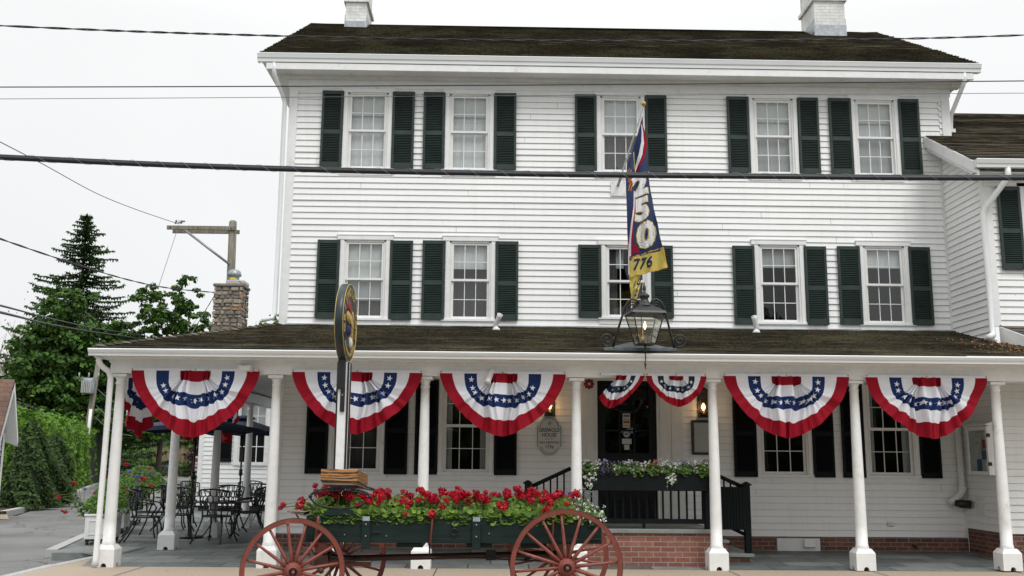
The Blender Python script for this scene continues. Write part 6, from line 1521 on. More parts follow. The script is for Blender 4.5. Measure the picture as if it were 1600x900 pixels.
# ================================================================ REAR BUILDING WITH STONE CHIMNEY
rb = thing('rear_building', 'low white clapboard building behind the porch with a dark shuttered window', 'building', (-6, 31, 0))
RY = 30.2
w = MB(); rops = [(-7.70, -6.88, 1.45, 3.3)]
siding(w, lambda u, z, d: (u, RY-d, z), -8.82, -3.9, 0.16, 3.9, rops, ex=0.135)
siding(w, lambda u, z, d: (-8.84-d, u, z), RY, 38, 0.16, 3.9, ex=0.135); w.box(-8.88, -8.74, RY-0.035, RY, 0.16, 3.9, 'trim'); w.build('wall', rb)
w = MB(); w.box(-8.8, -3.9, RY, RY+0.1, 0, 0.15, 'dark'); w.box(-8.0, -6.5, RY+0.5, RY+0.55, 1, 3.6, 'dark'); w.build('foundation', rb)
w = MB(); roofplane(w, lambda t: -9.2, lambda t: -3.9, 20, RY-0.4, 3.95, RY+3.0, 5.1, 'darkroof'); w.add([(-9.2, RY+6.4, 3.95), (-3.9, RY+6.4, 3.95), (-3.9, RY+3, 5.1), (-9.2, RY+3, 5.1)], [(0, 1, 2, 3)], 'darkroof'); w.box(-9.2, -3.9, RY-0.42, RY, 3.75, 3.93, 'trim'); w.build('roof', rb)
def bigwin(x0, x1, z0, z1):
    w = MB(); y = RY
    w.box(x0-0.12, x0, y-0.05, y+0.03, z0-0.1, z1+0.14, 'trim'); w.box(x1, x1+0.12, y-0.05, y+0.03, z0-0.1, z1+0.14, 'trim'); w.box(x0, x1, y-0.05, y+0.03, z1, z1+0.14, 'trim'); w.box(x0, x1, y-0.07, y+0.03, z0-0.1, z0, 'trim')
    w.box(x0-0.2, x1+0.2, y-0.25, y, z1+0.145, z1+0.30, 'trim')
    o = w.build('window', rb); zm = z0+(z1-z0)*0.5
    w = MB(); w.box(x0, x1, y, y+0.04, zm-0.03, zm+0.03, 'trim')
    for a in (x0, x1-0.04): w.box(a, a+0.04, y, y+0.04, z0, zm-.03, 'trim'); w.box(a, a+0.04, y, y+0.04, zm+.03, z1, 'trim')
    for q in (1, 2): xx = x0+(x1-x0)*q/3; w.box(xx-0.012, xx+0.012, y+0.01, y+0.035, z0, z1, 'trim')
    for q in (0.25, 0.75): zz = z0+(z1-z0)*q; w.box(x0+.04, x1-.04, y+0.008, y+0.03, zz-0.012, zz+0.012, 'trim')
    w.build('sash', o)
    w = MB(); w.add([(x0, y+0.02, z0), (x1, y+0.02, z0), (x1, y+0.02, z1), (x0, y+0.02, z1)], [(0, 1, 2, 3)], 'glass'); w.build('pane', o)
    w = MB(); w.box(x0, x1, y+0.2, y+0.21, zm+0.2, z1, 'net'); w.build('curtain', o)
bigwin(-7.70, -6.88, 1.45, 3.3)
shutter(-8.32, -7.88, 1.45, 3.3, RY, 'blackpaint', rb)
w = MB()
lo = bpy.data.objects
sc = thing('stone_chimney', 'rough field stone chimney with a round grey vent cap rising behind the porch roof', 'chimney', (-9.0, 33.6, 0))
cxx, cyy = -9.03, 33.4
w = MB(); w.box(cxx-0.42, cxx+0.42, cyy-0.40, cyy+0.40, 4.0, 7.3, 'mortar')
rnd = random.Random(5)
z = 4.0
while z < 7.28:
    h = rnd.uniform(0.09, 0.19); zz1 = min(z+h, 7.32)
    for side in range(4):
        u = -0.50
        while u < 0.48:
            l = rnd.uniform(0.14, 0.34); u1 = min(u+l, 0.50); d = 0.42+rnd.uniform(0.02, 0.085)
            if u1-u < 0.06: break
            m = rnd.choice(['stone_a', 'stone_a', 'stone_b', 'stone_b', 'stone_a', 'stone_c'] if rnd.random() < 0.35 else ['stone_a', 'stone_b'])
            st = len(w.v); g_ = 0.010; jz = rnd.uniform(-0.02, 0.02)
            P = []
            for (du, dz, dd) in ((0, 0, 0), (1, 0, 0), (1, 1, 0), (0, 1, 0), (0.12, 0.2, 1), (0.85, 0.12, 1), (0.9, 0.8, 1), (0.15, 0.85, 1)):
                P.append((u+g_+(u1-u-2*g_)*du+rnd.uniform(-.008, .008), -(0.40+(d-0.40)*dd+(rnd.uniform(-.01, .01) if dd else 0)), z+g_+jz+(zz1-z-2*g_)*dz+rnd.uniform(-.008, .008)))
            w.add(P, [(0, 1, 5, 4), (1, 2, 6, 5), (2, 3, 7, 6), (3, 0, 4, 7), (4, 5, 6, 7)], m)
            w.xform(Matrix.Translation((cxx, cyy, 0)) @ Matrix.Rotation(side*PI/2, 4, 'Z'), st)
            u = u1
    z = zz1
w.box(cxx-0.52, cxx+0.52, cyy-0.5, cyy+0.5, 7.31, 7.42, 'stone_b', 0.03); w.build('stack', sc)
w = MB(); w.box(cxx+0.02-0.15, cxx+0.5, cyy-0.35, cyy+0.35, 7.43, 7.56, 'granite', 0.02); w.lathe([(0.22, 7.57), (0.17, 7.58), (0.17, 7.74), (0.235, 7.76), (0.24, 7.80), (0.20, 7.92), (0.12, 7.98), (0.02, 8.0)], (cxx+0.06, cyy, 0), 'steel', 24); w.box(cxx-0.02, cxx+0.13, cyy-0.192, cyy-0.165, 7.60, 7.67, 'yellow'); w.build('vent_cap', sc)
w = MB(); w.tube([(cxx+0.35, cyy-0.45, 7.5), (cxx+0.62, cyy-0.4, 7.25), (cxx+0.57, cyy-0.35, 6.6), (cxx+0.62, cyy-0.3, 5.8), (cxx+0.55, cyy-0.3, 5.0)], 0.012, 'rubber', 5); w.build('cable', sc)
up = thing('service_pole', 'weathered wooden pole with a long left pointing crossarm and brace behind the stone chimney', 'utility pole', (-9.4, 35.2, 0))
px = -9.62; py = 35.2
w = MB(); w.tube([(px+0.10, py, 0), (px+0.04, py, 8.0), (px-0.0, py, 10.1), (px, py, 10.16)], [0.19, 0.15, 0.14, 0.10], 'polewood', 14); w.build('pole', up)
w = MB(); w.box(px-2.34, px+0.18, py-0.21, py-0.14, 9.76, 9.91, 'polewood', 0.01); w.box(px-2.24, px+0.22, py+0.14, py+0.2, 9.70, 9.85, 'polewood', 0.01)
for x in (-2.2, -1.2, -0.0): w.lathe([(0.02, 0), (0.02, -0.03)], (px+x, py-0.21, 9.83), 'black', 8, axis='Y')
w.build('crossarm', up)
w = MB(); w.tube([(px-1.65, py-0.23, 9.72), (px-0.0, py-0.2, 8.5)], 0.045, 'steel', 8); w.build('brace', up)
w = MB()
for k in range(26): w.sphere((px-1.88+random.gauss(0, .07), py-0.15+random.gauss(0, .04), 10.0+abs(random.gauss(0, .06))), random.uniform(.02, .045), 'steel', 6)
w.build('insulator', up)
# ================================================================ WIRES
def wire(name, lb, pts, r, m='rubber', n=60, twist=0, kind=None, grp=None, lash=False):
    """smooth curve through a few points"""
    P = [Vector(p) for p in pts]; out = []
    K = len(P)-1
    for i in range(K):
        a = P[max(i-1, 0)]; b = P[i]; c = P[i+1]; d = P[min(i+2, K)]
        for k in range(n//K):
            t = k/(n//K); out.append(0.5*((2*b)+(c-a)*t+(2*a-5*b+4*c-d)*t*t+(3*b-a-3*c+d)*t**3))
    out.append(P[-1])
    w = MB()
    if twist:
        L = len(out)
        for q in (0, PI):
            w.tube([p+Vector((0, math.cos(i*twist+q)*r*0.8, math.sin(i*twist+q)*r*0.8)) for i, p in enumerate(out)], r*0.75, m, 6)
    else: w.tube(out, r, m, 8)
    if lash:
        w.tube([p+Vector((0, 0, r*0.9)) for p in out], r*0.5, m, 6)
        w.tube([p+Vector((0, math.cos(i*0.9)*(r+0.004), math.sin(i*0.9)*(r+0.004)*1.25+r*0.25)) for i, p in enumerate(out)], 0.0014, 'steel', 4)
    return w.build(name, label=lb, cat='overhead wire')
wire('overhead_cable', 'thick black bundled cable crossing the whole facade below the top windows', [(-9, 8, 4.26), (-4.169, 8, 4.067), (-2.02, 8, 4.002), (0.144, 8, 3.982), (2.327, 8, 3.988), (4.534, 8, 4.006), (9, 8, 4.10)], 0.021, n=360, lash=True)
wire('overhead_cable', 'topmost twisted cable crossing in front of the main roof', [(-9, 8, 5.42), (-4.283, 8, 5.248), (-2.08, 8, 5.197), (0.134, 8, 5.188), (2.374, 8, 5.226), (4.642, 8, 5.312), (9, 8, 5.6)], 0.0068, n=420, twist=0.45)
wire('overhead_cable', 'thin black wire crossing in front of the frieze above the top windows', [(-9, 8, 4.62), (-4.229, 8, 4.691), (0.138, 8, 4.777), (4.607, 8, 4.886), (9, 8, 5.0)], 0.0052)
wire('overhead_cable', 'finest grey wire crossing in front of the heads of the top windows', [(-9, 8, 4.50), (-4.218, 8, 4.585), (0.138, 8, 4.681), (4.598, 8, 4.774), (9, 8, 4.88)], 0.0028, 'wire')
wire('service_wire', 'thin wire sagging from the upper left down to the end of the crossarm', [(-9.47, 8.00, 6.90), (-10.06, 13.00, 7.57), (-9.61, 17.0, 7.5), (-10.45, 20.0, 8.11), (-11.37, 24.0, 8.82), (-12.11, 29.0, 9.46), (-11.94, 32.0, 9.71), (-11.51, 35.0, 9.96)], 0.012, 'wire')
wire('service_wire', 'thin straight tie hanging from the crossarm to the twisted drop cable', [(-11.55, 35.0, 9.82), (-10.73, 31.0, 6.9)], 0.010, 'wire', n=8)
wire('service_wire', 'twisted drop cable running from the left edge past the spruce to the stone chimney', [(-9.08, 8.00, 4.88), (-9.78, 13.00, 5.49), (-9.41, 17.0, 5.61), (-10.25, 20.0, 6.02), (-10.51, 24.0, 6.32), (-10.57, 28.0, 6.62), (-10.37, 31.0, 6.9), (-9.51, 33.0, 7.11)], 0.015, n=160, twist=0.5)
wire('service_wire', 'short twisted cable dropping from the stone chimney to the porch roof', [(-9.5, 33.0, 7.0), (-8.94, 30.0, 5.94), (-8.36, 27.0, 4.9)], 0.014, n=40, twist=0.5)
wire('service_wire', 'upper of the two thick cables running from the left edge behind the maple', [(-8.82, 8.00, 3.54), (-9.59, 13.00, 4.11), (-9.82, 18.0, 4.46), (-10.11, 20.0, 4.62), (-15.84, 35.0, 6.43), (-18.28, 45.0, 7.38), (-21.22, 60.0, 8.86)], 0.022)
wire('service_wire', 'lower of the two thick cables running from the left edge behind the maple', [(-8.80, 8.00, 3.46), (-9.58, 13.00, 4.01), (-9.81, 18.0, 4.34), (-10.1, 20.0, 4.48), (-15.82, 35.0, 6.22), (-18.27, 45.0, 7.2), (-21.21, 60.0, 8.67)], 0.028)

# ================================================================ LEFT BACKGROUND
def limbs(mb, base, h, r, m, n=7, spread=0.6, up=0.5, start=0.35, rnd=random, twist=0.15):
    """trunk and limbs; returns limb tip points"""
    bx, by, bz = base; pts = [Vector(base)]
    k = 6
    for i in range(1, k+1): pts.append(Vector((bx+rnd.uniform(-1, 1)*twist*h*0.08, by+rnd.uniform(-1, 1)*twist*h*0.08, bz+h*i/k)))
    mb.tube(pts, [r*(1-0.8*i/k) for i in range(k+1)], m, 9)
    tips = []
    for i in range(n):
        t = start+(1-start)*i/n; j = int(t*k); f = t*k-j; p = pts[j].lerp(pts[min(j+1, k)], f)
        a = i*2.4+rnd.uniform(-.4, .4); L = h*spread*(1-0.4*t)*rnd.uniform(0.7, 1.1)
        d = Vector((math.cos(a), math.sin(a), up+rnd.uniform(-.1, .3))).normalized()
        q1 = p+d*L*0.5+Vector((0, 0, rnd.uniform(0, .06)*h)); q2 = p+d*L+Vector((0, 0, rnd.uniform(0, .12)*h))
        rr = r*(1-0.75*t)*0.5; mb.tube([p, q1, q2], [rr, rr*0.6, rr*0.2], m, 6); tips += [q1, q2]
        for _ in range(2):
            d2 = (d+rv()*0.8).normalized(); q3 = q1+d2*L*0.45; mb.tube([q1, q3], [rr*0.4, rr*0.12], m, 5, caps=False); tips.append(q3)
    return tips
def crown_tree(name, lb, base, h, r, clumps, leafm, ls, n, cat='tree', group=None, bark='bark', nl=7, trunk_h=0.8, spread=0.4):
    """clumps: (x, y, z, radius_x, radius_z) blobs of leaves"""
    t = thing(name, lb, cat, base, 0, group)
    w = MB(); limbs(w, base, h*trunk_h, r, bark, nl, spread); 
    w.build('trunk', t)
    w = MB(); tot = sum(c[3]*c[3]*c[4] for c in clumps)
    for (x, y, z, rx, rz) in clumps:
        k = int(n*rx*rx*rz/tot)+12
        # sub-clumps give light and dark clusters with gaps
        subs = [Vector((x, y, z))+Vector((d.x*rx, d.y*rx, d.z*rz))*random.uniform(0.45, 1.0) for d in [rv() for _ in range(max(5, k//34))]]
        for s_ in subs:
            rr = min(rx, rz)*random.uniform(0.20, 0.40)
            for _ in range(34):
                d = rv(); d.z = d.z*0.55+0.12; p = s_+d*rr*random.uniform(0.5, 1.15)
                leaf(w, p, ls*random.uniform(0.6, 1.3), leafm, (d+rv()*0.7+Vector((0, 0, 0.5))).normalized(), 0.7)
    w.build('crown', t); return t
def spruce(name, lb, base, h, rb_, leafm='spruce'):
    t = thing(name, lb, 'tree', base, 0)
    bx, by, bz = base; w = MB(); w.tube([base, (bx, by, bz+h)], [0.3, 0.03], 'bark', 8); w.build('trunk', t); w = MB()
    z = h*0.10
    while z < h*0.995:
        f = 1-z/h; R_ = rb_*(f**0.80)*random.uniform(0.85, 1.1)+0.16; nb = max(5, int(9*f)+5); off = random.uniform(0, 6)
        for k in range(nb):
            a = off+2*PI*k/nb+random.uniform(-.22, .22); L = R_*random.uniform(0.5, 1.25); m_ = max(4, int(L/0.17))
            if random.random() < 0.12: continue
            d = Vector((math.cos(a), math.sin(a), 0)); sd_ = Vector((-d.y, d.x, 0)); prev = None
            for j in range(m_+1):
                q = j/m_; s_ = q*L; p = Vector((bx, by, bz+z))+d*s_+Vector((0, 0, -0.30*s_+0.30*s_*q*0.9+random.uniform(-.03, .03)))
                wd = (0.52*(1-q)**0.6+0.13)*min(1, 0.5+q*2)*(0.45+0.55*min(1, L/2))
                for sg_ in (-1, 1):
                    tip = p+sd_*sg_*wd*random.uniform(0.6, 1.2)+d*0.16+Vector((0, 0, -random.uniform(0.04, 0.22)))
                    w.add([p-d*0.10, p+d*0.12, tip], [(0, 1, 2)], leafm)
                    tip2 = p+sd_*sg_*wd*random.uniform(0.2, 0.8)+Vector((0, 0, -random.uniform(0.12, 0.30)))
                    w.add([p-d*0.11, p+d*0.09, tip2], [(0, 1, 2)], leafm)
                if random.random() < 0.5: w.add([p-sd_*0.05, p+sd_*0.05, p+d*0.1+Vector((0, 0, random.uniform(.08, .2)))], [(0, 1, 2)], leafm)
        z += random.uniform(0.34, 0.52)*(0.45+0.75*f)
    w.build('crown', t)
spruce('spruce_tree', 'tall dark pointed spruce rising above the hedge at the left', (-27.6, 65, -0.2), 18.0, 6.8)
crown_tree('maple_tree', 'broad dark green maple in front of the spruce and behind the hedge', (-26.1, 60.8, -0.2), 13, 0.35,
    [(-26.45, 60.8, 9.49, 2.13, 1.71), (-27.75, 60.3, 7.90, 1.92, 1.60), (-24.75, 60.8, 8.00, 2.45, 1.71), (-26.27, 59.8, 10.78, 1.71, 1.17), (-28.69, 60.8, 6.08, 1.39, 1.17), (-26.71, 59.3, 6.09, 2.78, 1.71), (-23.68, 60.8, 5.87, 2.35, 1.81), (-27.57, 59.3, 4.06, 2.03, 1.28), (-24.13, 59.8, 4.06, 2.78, 1.39), (-26.18, 59.3, 3.31, 2.78, 1.28), (-29.76, 60.8, 6.19, 0.85, 0.53), (-22.61, 60.8, 8.85, 1.49, 1.17)], 'maple', 0.32, 24000)
crown_tree('maple_tree', 'lighter maple with open leafy branches against the sky behind the porch corner', (-20.0, 60, -0.2), 12.8, 0.19,
    [(-21.2, 60, 10.9, 1.2, 1.1), (-19.0, 60, 11.5, 1.0, 1.1), (-20.2, 60, 9.7, 1.6, 1.1), (-18.4, 60, 9.7, 1.2, 0.8), (-19.6, 60, 10.6, 0.9, 0.8), (-21.8, 60, 8.0, 1.7, 1.1), (-19.3, 59.5, 7.8, 1.8, 0.9), (-17.6, 60, 8.4, 1.0, 0.5), (-20.5, 59, 6.0, 2.2, 1.4), (-21.0, 59, 3.6, 2.4, 1.5)], 'maple', 0.26, 17000, spread=0.45)
crown_tree('leafy_tree', 'small leafy tree top seen between the stone chimney and the inn corner', (-8.6, 40, -0.2), 8.6, 0.2, [(-8.6, 40, 6.9, 1.0, 1.0), (-9.3, 40, 6.2, 0.9, 0.8), (-8.0, 40, 7.5, 0.8, 0.8), (-8.1, 40, 6.0, 1.3, 1.0)], 'lightleaf', 0.2, 2200)
# bare pale sycamore
sy = thing('sycamore_tree', 'pale almost leafless sycamore with fine branches at the far left', 'tree', (-40.5, 84, -0.2))
w = MB()
def br(p, d, L, r, dep):
    mid = p+d*L*0.5+rv()*L*0.06; q = p+d*L+rv()*L*0.05; w.tube([p, mid, q], [r, r*0.8, r*0.6], 'palebark', 5 if dep > 1 else 4, caps=False)
    if dep == 0: return
    for _ in range(3 if dep < 5 else 4):
        d2 = (d+rv()*0.62+Vector((0, 0, 0.16))).normalized(); br(q if random.random() < .7 else mid, d2, L*random.uniform(.62, .86), r*0.6, dep-1)
br(Vector((-40.8, 84, -0.2)), Vector((0.02, 0, 1)), 4.2, 0.42, 6)
br(Vector((-38.4, 83, -0.2)), Vector((0.10, 0, 1)), 3.8, 0.34, 5)
w.build('trunk', sy)
w = MB()
for _ in range(1500): leaf(w, (-40+random.gauss(0, 3), 83.5, 8+random.gauss(0, 2.5)), random.uniform(.1, .24), 'reed')
w.build('crown', sy)
# hedge: tall clipped wall of privet along the drive
def hedge(name, lb, quad, z0, hts, m, n, ls, depth_inner=0.35, cat='hedge'):
    """quad: front-left, front-right, back-right, back-left ground corners; hts per corner"""
    cxh = sum(q[0] for q in quad)/4; cyh = sum(q[1] for q in quad)/4
    t = thing(name, lb, cat, (cxh, cyh, z0))
    w = MB(); sh = 0.86
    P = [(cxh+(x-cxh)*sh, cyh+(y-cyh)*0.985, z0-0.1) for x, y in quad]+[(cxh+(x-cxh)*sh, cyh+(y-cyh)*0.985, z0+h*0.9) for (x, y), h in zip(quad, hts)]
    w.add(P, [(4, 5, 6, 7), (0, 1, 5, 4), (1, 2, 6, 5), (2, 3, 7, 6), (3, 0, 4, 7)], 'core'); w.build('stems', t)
    w = MB()
    def bil(u, v): 
        a, b, c, d = [Vector((*q, h)) for q, h in zip(quad, hts)]
        return (a*(1-u)+b*u)*(1-v)+(d*(1-u)+c*u)*v
    faces = [('t', 0.28), ('f', 0.2), ('r', 0.52)]
    for nm, fr_ in faces:
        for _ in range(int(n*fr_)):
            u, v, s_ = random.random(), random.random()**1.3, random.random()
            if nm == 't': p = bil(u, v); P_ = Vector((p.x, p.y, z0+p.z)); nn = Vector((0, 0, 1))
            elif nm == 'f': p = bil(u, 0); P_ = Vector((p.x, p.y, z0+p.z*s_)); nn = Vector((0, -1, 0))
            else: p = bil(1, v); P_ = Vector((p.x, p.y, z0+p.z*s_)); nn = Vector((1, -.2, 0))
            k = P_.x*1.7+P_.y*1.3; bulge = 0.20*math.sin(k*1.9+P_.z*2.2)+0.14*math.sin(k*4.3-P_.z*3.9)+0.10*math.sin(P_.y*2.3)
            P_ += nn*(bulge*0.8+random.uniform(-0.28, 0.10))
            if nm == 't': P_.z += abs(random.gauss(0, .10))*(1.6 if random.random() < .2 else 1)
            leaf(w, P_, ls*random.uniform(.5, 1.3), m, (nn+Vector((0, -.2, .4))+rv()*0.8).normalized(), 0.6)
    w.build('foliage', t); return t
hedge('tall_hedge', 'tall bright green clipped hedge running back along the left side of the drive', [(-17.0, 34.2), (-15.45, 34.2), (-24.2, 61), (-27.5, 61)], -0.05, (2.9, 2.75, 3.25, 3.4), 'hedge', 30000, 0.20)
hedge('far_hedge', 'low two tiered clipped hedge at the far end of the drive, upper tier', [(-29.4, 76), (-27.1, 76), (-27.4, 81), (-29.5, 81)], 0.0, (2.2, 2.2, 2.2, 2.2), 'hedge2', 3500, 0.2)
hedge('far_hedge', 'low two tiered clipped hedge at the far end of the drive, lower tier', [(-28.9, 74), (-26.3, 74), (-26.6, 75.8), (-29.1, 75.8)], -0.1, (1.5, 1.5, 1.5, 1.5), 'hedge2', 3000, 0.2)
def bushy(name, lb, c, rx, h, m, n, ls, cat='shrub', cone=0.6):
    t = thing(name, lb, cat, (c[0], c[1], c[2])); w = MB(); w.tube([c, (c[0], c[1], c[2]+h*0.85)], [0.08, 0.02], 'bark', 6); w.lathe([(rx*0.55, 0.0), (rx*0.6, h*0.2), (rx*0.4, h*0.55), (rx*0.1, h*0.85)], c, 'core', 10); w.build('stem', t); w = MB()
    for _ in range(n):
        f = random.random()**1.2; a = random.uniform(0, 2*PI); r = rx*((1-f)**cone)*(0.8+0.18*math.sin(a*5+f*9)+0.12*math.sin(a*9+f*17))*random.uniform(0.72, 1.12)
        d = Vector((math.cos(a), math.sin(a), 0)); leaf(w, Vector(c)+d*r+Vector((0, 0, h*f+0.03)), ls*random.uniform(.5, 1.3), m, (d+Vector((0, 0, .5))+rv()*.7).normalized(), 0.5)
    w.build('foliage', t); return t
bushy('cedar_shrub', 'dark feathery cedar in front of the hedge, tallest one beside the white shed', (-14.75, 32.0, -0.05), 0.98, 2.75, 'cedar', 5200, 0.16)
bushy('cedar_shrub', 'dark feathery cedar with lower rounded top between the tall cedar and the hedge', (-14.9, 33.8, -0.05), 0.95, 2.3, 'cedar', 4800, 0.16, cone=0.42)
bushy('cedar_shrub', 'thin dark cedar at the foot of the hedge near the drive kerb', (-15.75, 36.5, -0.05), 0.7, 2.0, 'cedar', 2600, 0.16)
bushy('round_bush', 'bright yellow green bush at the left edge in front of the shed', (-14.55, 28.2, -0.08), 0.62, 1.05, 'bush', 2600, 0.10, cone=0.3)
# white shed at the left edge: its gable end faces the drive, one roof slope faces the viewer
sh_ = thing('white_shed', 'white clapboard shed with a brown roof cut by the left edge of the photo', 'building', (-15.0, 27.5, -0.1))
PK = Vector((-13.06, 27.0, 0)); da = Vector((-0.24, 0.97, 0)).normalized(); db_ = Vector((-0.97, -0.24, 0)).normalized()
def shp(a, b, z): p = PK+da*a+db_*b; return (p.x, p.y, z)
w = MB(); PZ = 3.56; SL = 1.45
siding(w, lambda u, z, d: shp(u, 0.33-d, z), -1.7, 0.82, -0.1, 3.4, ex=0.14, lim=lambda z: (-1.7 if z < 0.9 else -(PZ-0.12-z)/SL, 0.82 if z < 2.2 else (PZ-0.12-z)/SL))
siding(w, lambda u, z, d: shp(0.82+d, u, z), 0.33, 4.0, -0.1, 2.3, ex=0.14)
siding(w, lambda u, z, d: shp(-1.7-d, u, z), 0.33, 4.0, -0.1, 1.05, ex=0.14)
w.build('wall', sh_)
w = MB()
for s_, L_ in ((1, 1.02), (-1, 1.9)):
    P = [shp(0, 0, PZ), shp(0, 4.2, PZ), shp(s_*L_, 4.2, PZ-L_*SL), shp(s_*L_, 0, PZ-L_*SL)]
    w.add(P+[(p[0], p[1], p[2]+0.08) for p in P], [(0, 1, 2, 3), (4, 7, 6, 5), (0, 3, 7, 4), (3, 2, 6, 7)], 'brownroof')
w.build('roof', sh_)
w = MB()
for s_, L_ in ((1, 1.05), (-1, 1.9)):
    P = [shp(0, -0.02, PZ+0.0), shp(s_*L_, -0.02, PZ-L_*SL), shp(s_*L_, -0.02, PZ-L_*SL-0.2), shp(0, -0.02, PZ-0.24)]; Q = [shp(0, 0.34, PZ-0.06), shp(s_*L_, 0.34, PZ-L_*SL-0.06)]
    w.add(P+Q, [(0, 1, 2, 3), (3, 2, 5, 4)], 'trim')
w.build('rake_board', sh_)
w = MB(); P = [shp(0.86, 0.28, z) for z in (-0.1, 2.2)]+[shp(0.62, 0.28, z) for z in (2.2, -0.1)]+[shp(0.86, 0.5, z) for z in (-0.1, 2.2)]
w.add(P, [(0, 1, 2, 3), (0, 4, 5, 1)], 'trim'); w.build('corner_board', sh_)
# white house far behind the shed with black capped chimney
wh = thing('far_white_house', 'distant white house with a black capped white chimney behind the hedge', 'building', (-28.2, 61, 0))
w = MB(); siding(w, lambda u, z, d: (u, 61-d, z), -30.0, -27.6, -0.1, 3.2, ex=0.2); siding(w, lambda u, z, d: (u, 60-d, z), -28.3, -27.0, 1, 3.0, ex=0.2, lim=lambda z: (-28.3, -27.0)); w.box(-30, -26.95, 61, 64, -0.1, 3.1, 'siding')
w.add([(-28.0, 60.2, 3.0), (-27.35, 60.2, 3.0), (-27.68, 60.2, 3.9)], [(0, 1, 2)], 'siding'); w.add([(-27.35, 60.2, 2.8), (-26.75, 60.2, 2.8), (-27.05, 60.2, 3.8)], [(0, 1, 2)], 'siding'); w.build('wall', wh)
w = MB(); w.add([(-30.2, 60.0, 3.15), (-27.0, 60.0, 3.15), (-27.2, 62.5, 4.1), (-30.2, 62.5, 4.1)], [(0, 1, 2, 3)], 'darkroof'); w.build('roof', wh)
for x in (-27.75, -27.1): w = MB(); w.box(x, x+0.2, 59.93, 59.97, 1.9, 2.8, 'black'); w.build('window', wh)
w = MB(); w.box(-28.75, -27.55, 61, 62, 3.5, 4.75, 'siding'); w.box(-28.8, -27.5, 60.95, 62, 4.75, 5.15, 'black'); w.box(-28.62, -28.5, 60.9, 62, 5.15, 5.35, 'black'); w.build('chimney', wh)
w = MB()
for k in range(6): w.tube([(-26.9+k*0.05, 58, 0), (-26.9+k*0.05, 58, 0.01)], 0.01, 'trim')
# utility pole with transformer
tp = thing('transformer_pole', 'distant leaning utility pole with a grey transformer between hedge and porch', 'utility pole', (-21.9, 54, -0.1))
w = MB(); w.tube([(-22.1, 54, -0.1), (-21.88, 54, 3.8), (-21.6, 54, 7.3)], [0.18, 0.16, 0.12], 'polewood', 12); w.build('pole', tp)
w = MB(); w.lathe([(0.32, 0), (0.33, 0.06), (0.33, 0.75), (0.30, 0.81), (0.11, 0.86)], (-21.93, 53.6, 4.9), 'steel', 20)
for x in (-.26, 0, .26): w.tube([(-21.93+x*2, 53.55, 5.74), (-21.93+x*2, 53.55, 6.05)], [0.05, 0.04], 'steel', 8)
for k in range(6): w.box(-22.16+k*0.09, -22.12+k*0.09, 53.2, 53.27, 4.95, 5.6, 'granite')
w.box(-22.43, -21.43, 53.6, 53.7, 5.72, 5.79, 'steel'); w.build('transformer', tp)
w = MB(); w.tube([(-21.84, 53.8, 2.0), (-21.78, 53.8, 4.1)], 0.085, 'trim', 10); w.build('conduit', tp)
for i, z in enumerate((5.0, 4.1, 3.5)):
    wire('service_wire', ['upper', 'middle', 'lower'][i]+' grey wire running right from the transformer pole behind the corner column', [(-21.6, 54, z+0.2), (-19.9, 52, z-0.6), (-18.1, 50, z-0.9)], 0.02, 'wire', n=12)
# woods, reeds, fence and small things at the end of the drive
def woods(name, lb, x0, x1, y, zt, m, n, ls, stuff=True):
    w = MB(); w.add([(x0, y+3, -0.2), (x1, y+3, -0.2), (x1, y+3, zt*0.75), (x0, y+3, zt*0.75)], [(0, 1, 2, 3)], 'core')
    subs = []
    for _ in range(n//34):
        x = random.uniform(x0, x1); z = zt*random.random()**0.8*(0.88+0.14*math.sin(x*0.7)+.1*math.sin(x*1.9+2)); subs.append(Vector((x, y+random.uniform(-1.5, 2), z)))
    for s_ in subs:
        rr = random.uniform(0.5, 1.1)
        for _ in range(34):
            d = rv(); d.z = d.z*0.6+0.1; d.y = -abs(d.y)*0.7; leaf(w, s_+d*rr, ls*random.uniform(.5, 1.3), m, (d+rv()*.6+Vector((0, -.2, .5))).normalized(), 0.7)
    return w.build(name, label=lb, cat='woods', kind='stuff')
woods('added_woods_strip', 'unseen greenery across the street, added to darken the ground floor window reflections', -60, 60, -27, 4.2, 'woods', 5000, 0.9)  # unseen filler, added to close bright sky gaps in the window reflections
woods('far_woods', 'green wooded bank beyond the end of the drive', -70, -12, 110, 9.0, 'woods', 26000, 0.75)
crown_tree('leafy_tree', 'light green tree beyond the drive seen left of the second side column', (-22.6, 82, -0.1), 7, 0.2, [(-23.4, 82, 4.4, 1.5, 1.3), (-22.2, 82, 3.0, 1.7, 1.5), (-24.2, 82, 2.9, 1.3, 1.2), (-22.8, 81.5, 1.4, 1.8, 1.1)], 'lightleaf', 0.30, 3600)
crown_tree('leafy_tree', 'darker green tree beyond the drive seen right of the corner column', (-29.8, 100, -0.1), 8, 0.2, [(-33.5, 100, 5.6, 2.6, 2.0), (-31, 100, 4.4, 2.3, 2.1), (-35.5, 100, 3.8, 2.0, 2.0)], 'maple', 0.4, 3000)
crown_tree('plum_tree', 'purple leaved plum tree between the side columns left of the rear building', (-13.9, 50, -0.1), 4.6, 0.15, [(-13.9, 50, 2.6, 1.2, 1.3), (-14.2, 50, 1.3, 1.1, 1.0), (-13.4, 50, 3.4, 0.9, 0.9)], 'purple', 0.18, 3800)
w = MB()
for _ in range(2600):
    x = random.uniform(-30, -22.5); y = random.uniform(84, 87); h = random.uniform(1.5, 2.7); l = random.uniform(-.2, .2)
    w.add([(x-0.03, y, 0), (x+0.03, y, 0), (x+l, y, h)], [(0, 1, 2)], 'reed')
w.build('reeds', label='dry tan reeds behind the low fence at the end of the drive', cat='reeds', kind='stuff')
w = MB()
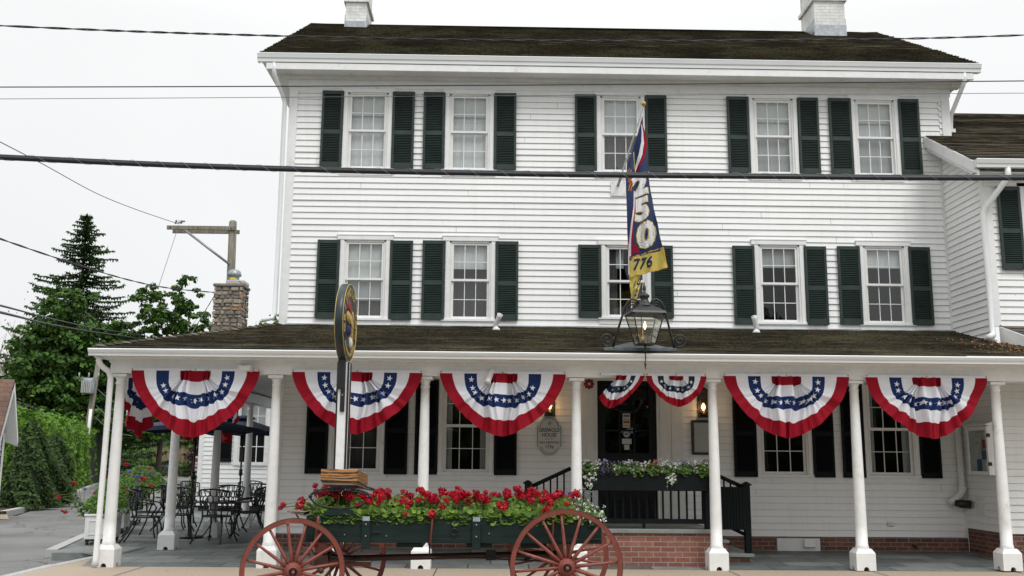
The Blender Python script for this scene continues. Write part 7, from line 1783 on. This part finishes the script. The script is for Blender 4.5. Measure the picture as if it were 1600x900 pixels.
for _ in range(1500):
    x = random.uniform(-30, -22.5); y = random.uniform(82.6, 83.6); leaf(w, (x, y, random.uniform(0, 1.1)), 0.35, 'lightleaf')
w.build('undergrowth', label='low green growth in front of the reeds', cat='undergrowth', kind='stuff')
fn_ = thing('rail_fence', 'low dark rail fence across the end of the drive', 'fence', (-26.5, 82, 0))
w = MB(); w.box(-29, -23.6, 82, 82.06, 0.45, 0.58, 'bark'); w.box(-29, -23.6, 82, 82.06, 0.12, 0.22, 'bark'); w.build('rail', fn_)
for k in range(5): w = MB(); x = -29+k*1.32; w.box(x, x+0.12, 82.07, 82.15, -0.1, 0.65, 'bark'); w.build('post', fn_)
sg2 = thing('small_sign', 'small white sign standing at the end of the drive by the rail fence', 'sign', (-27.9, 81.5, 0)); w = MB(); w.box(-28.05, -27.65, 81.5, 81.55, 0.3, 0.85, 'trim'); w.build('panel', sg2); w = MB(); w.tube([(-27.85, 81.58, -0.1), (-27.85, 81.58, 0.4)], 0.03, 'bark', 6); w.build('post', sg2)
ps = thing('parking_sign', 'small white parking sign with red print on a post behind the second side column', 'sign', (-10.63, 36, 0)); w = MB(); w.box(-10.76, -10.50, 36, 36.02, 0.95, 1.62, 'paper', 0.004); w.build('panel', ps)
w = MB()
w.box(-10.73, -10.53, 35.993, 35.998, 1.32, 1.34, 'paperred'); w.box(-10.70, -10.56, 35.993, 35.998, 1.42, 1.54, 'paperred'); w.box(-10.70, -10.56, 35.993, 35.998, 1.02, 1.1, 'paperred'); w.box(-10.73, -10.53, 35.993, 35.998, 1.18, 1.24, 'paperred'); w.build('print', ps)
w = MB(); w.tube([(-10.63, 36.04, -0.1), (-10.63, 36.04, 1.6)], 0.025, 'steel', 8); w.build('post', ps)
bushy('small_bush', 'small lime green bush behind the iron chairs left of the rear building', (-9.6, 32.8, 0), 0.6, 0.95, 'lightleaf', 1200, 0.12, cone=0.35)
# far side of the street, behind the viewer: gives the windows and paint something real to reflect
opp = MB()
NM = ['at the far left end', 'second from the left', 'third from the left', 'fourth from the left', 'fifth from the left', 'sixth from the left', 'sixth from the right', 'fifth from the right', 'fourth from the right', 'third from the right', 'second from the right', 'at the far right end']
for k in range(12):
    x = -34+k*6.0; y = -15-(k % 3)*2.5; q = random.uniform(0.5, 0.72) if k != 8 else 1.0
    crown_tree('street_tree', 'leafy tree across the street, '+NM[k], (x, y, -0.2), 9*q, 0.25, [(x, y, 7*q, 3.2, 3.0*q), (x+1.7, y, 4.6*q, 2.8, 2.4), (x-1.7, y, 5.2*q, 2.8, 2.4), (x, y, 3.2, 3.0, 1.8)], 'maple', 0.8, 1500, group='trees across the street')

# fallen petals and leaf scraps on the walk and the driveway edge
w = MB()
for _ in range(420):
    if random.random() < 0.6: x, y = random.gauss(-0.4, 1.3), random.uniform(9.3, 12.2)
    else: x, y = random.uniform(-6.2, 9), random.uniform(9.2, 14.9)
    if -6.2 < x < 9.5: leaf(w, (x, y, 0.008), random.uniform(0.012, 0.035), 'petal' if random.random() < 0.35 and abs(x+0.4) < 2 else 'litter', (Vector((0, 0, 1))+rv()*0.25).normalized())
for _ in range(300):
    y = random.uniform(9.2, 26); x = -6.62-max(0, y-16)*0.26-abs(random.gauss(0, 0.35)); leaf(w, (x, y, -0.10), random.uniform(0.02, 0.05), 'litter', (Vector((0, 0, 1))+rv()*0.25).normalized())
w.build('leaf_litter', label='fallen petals and dry leaf scraps scattered over the walk and road edge', cat='litter', kind='stuff')
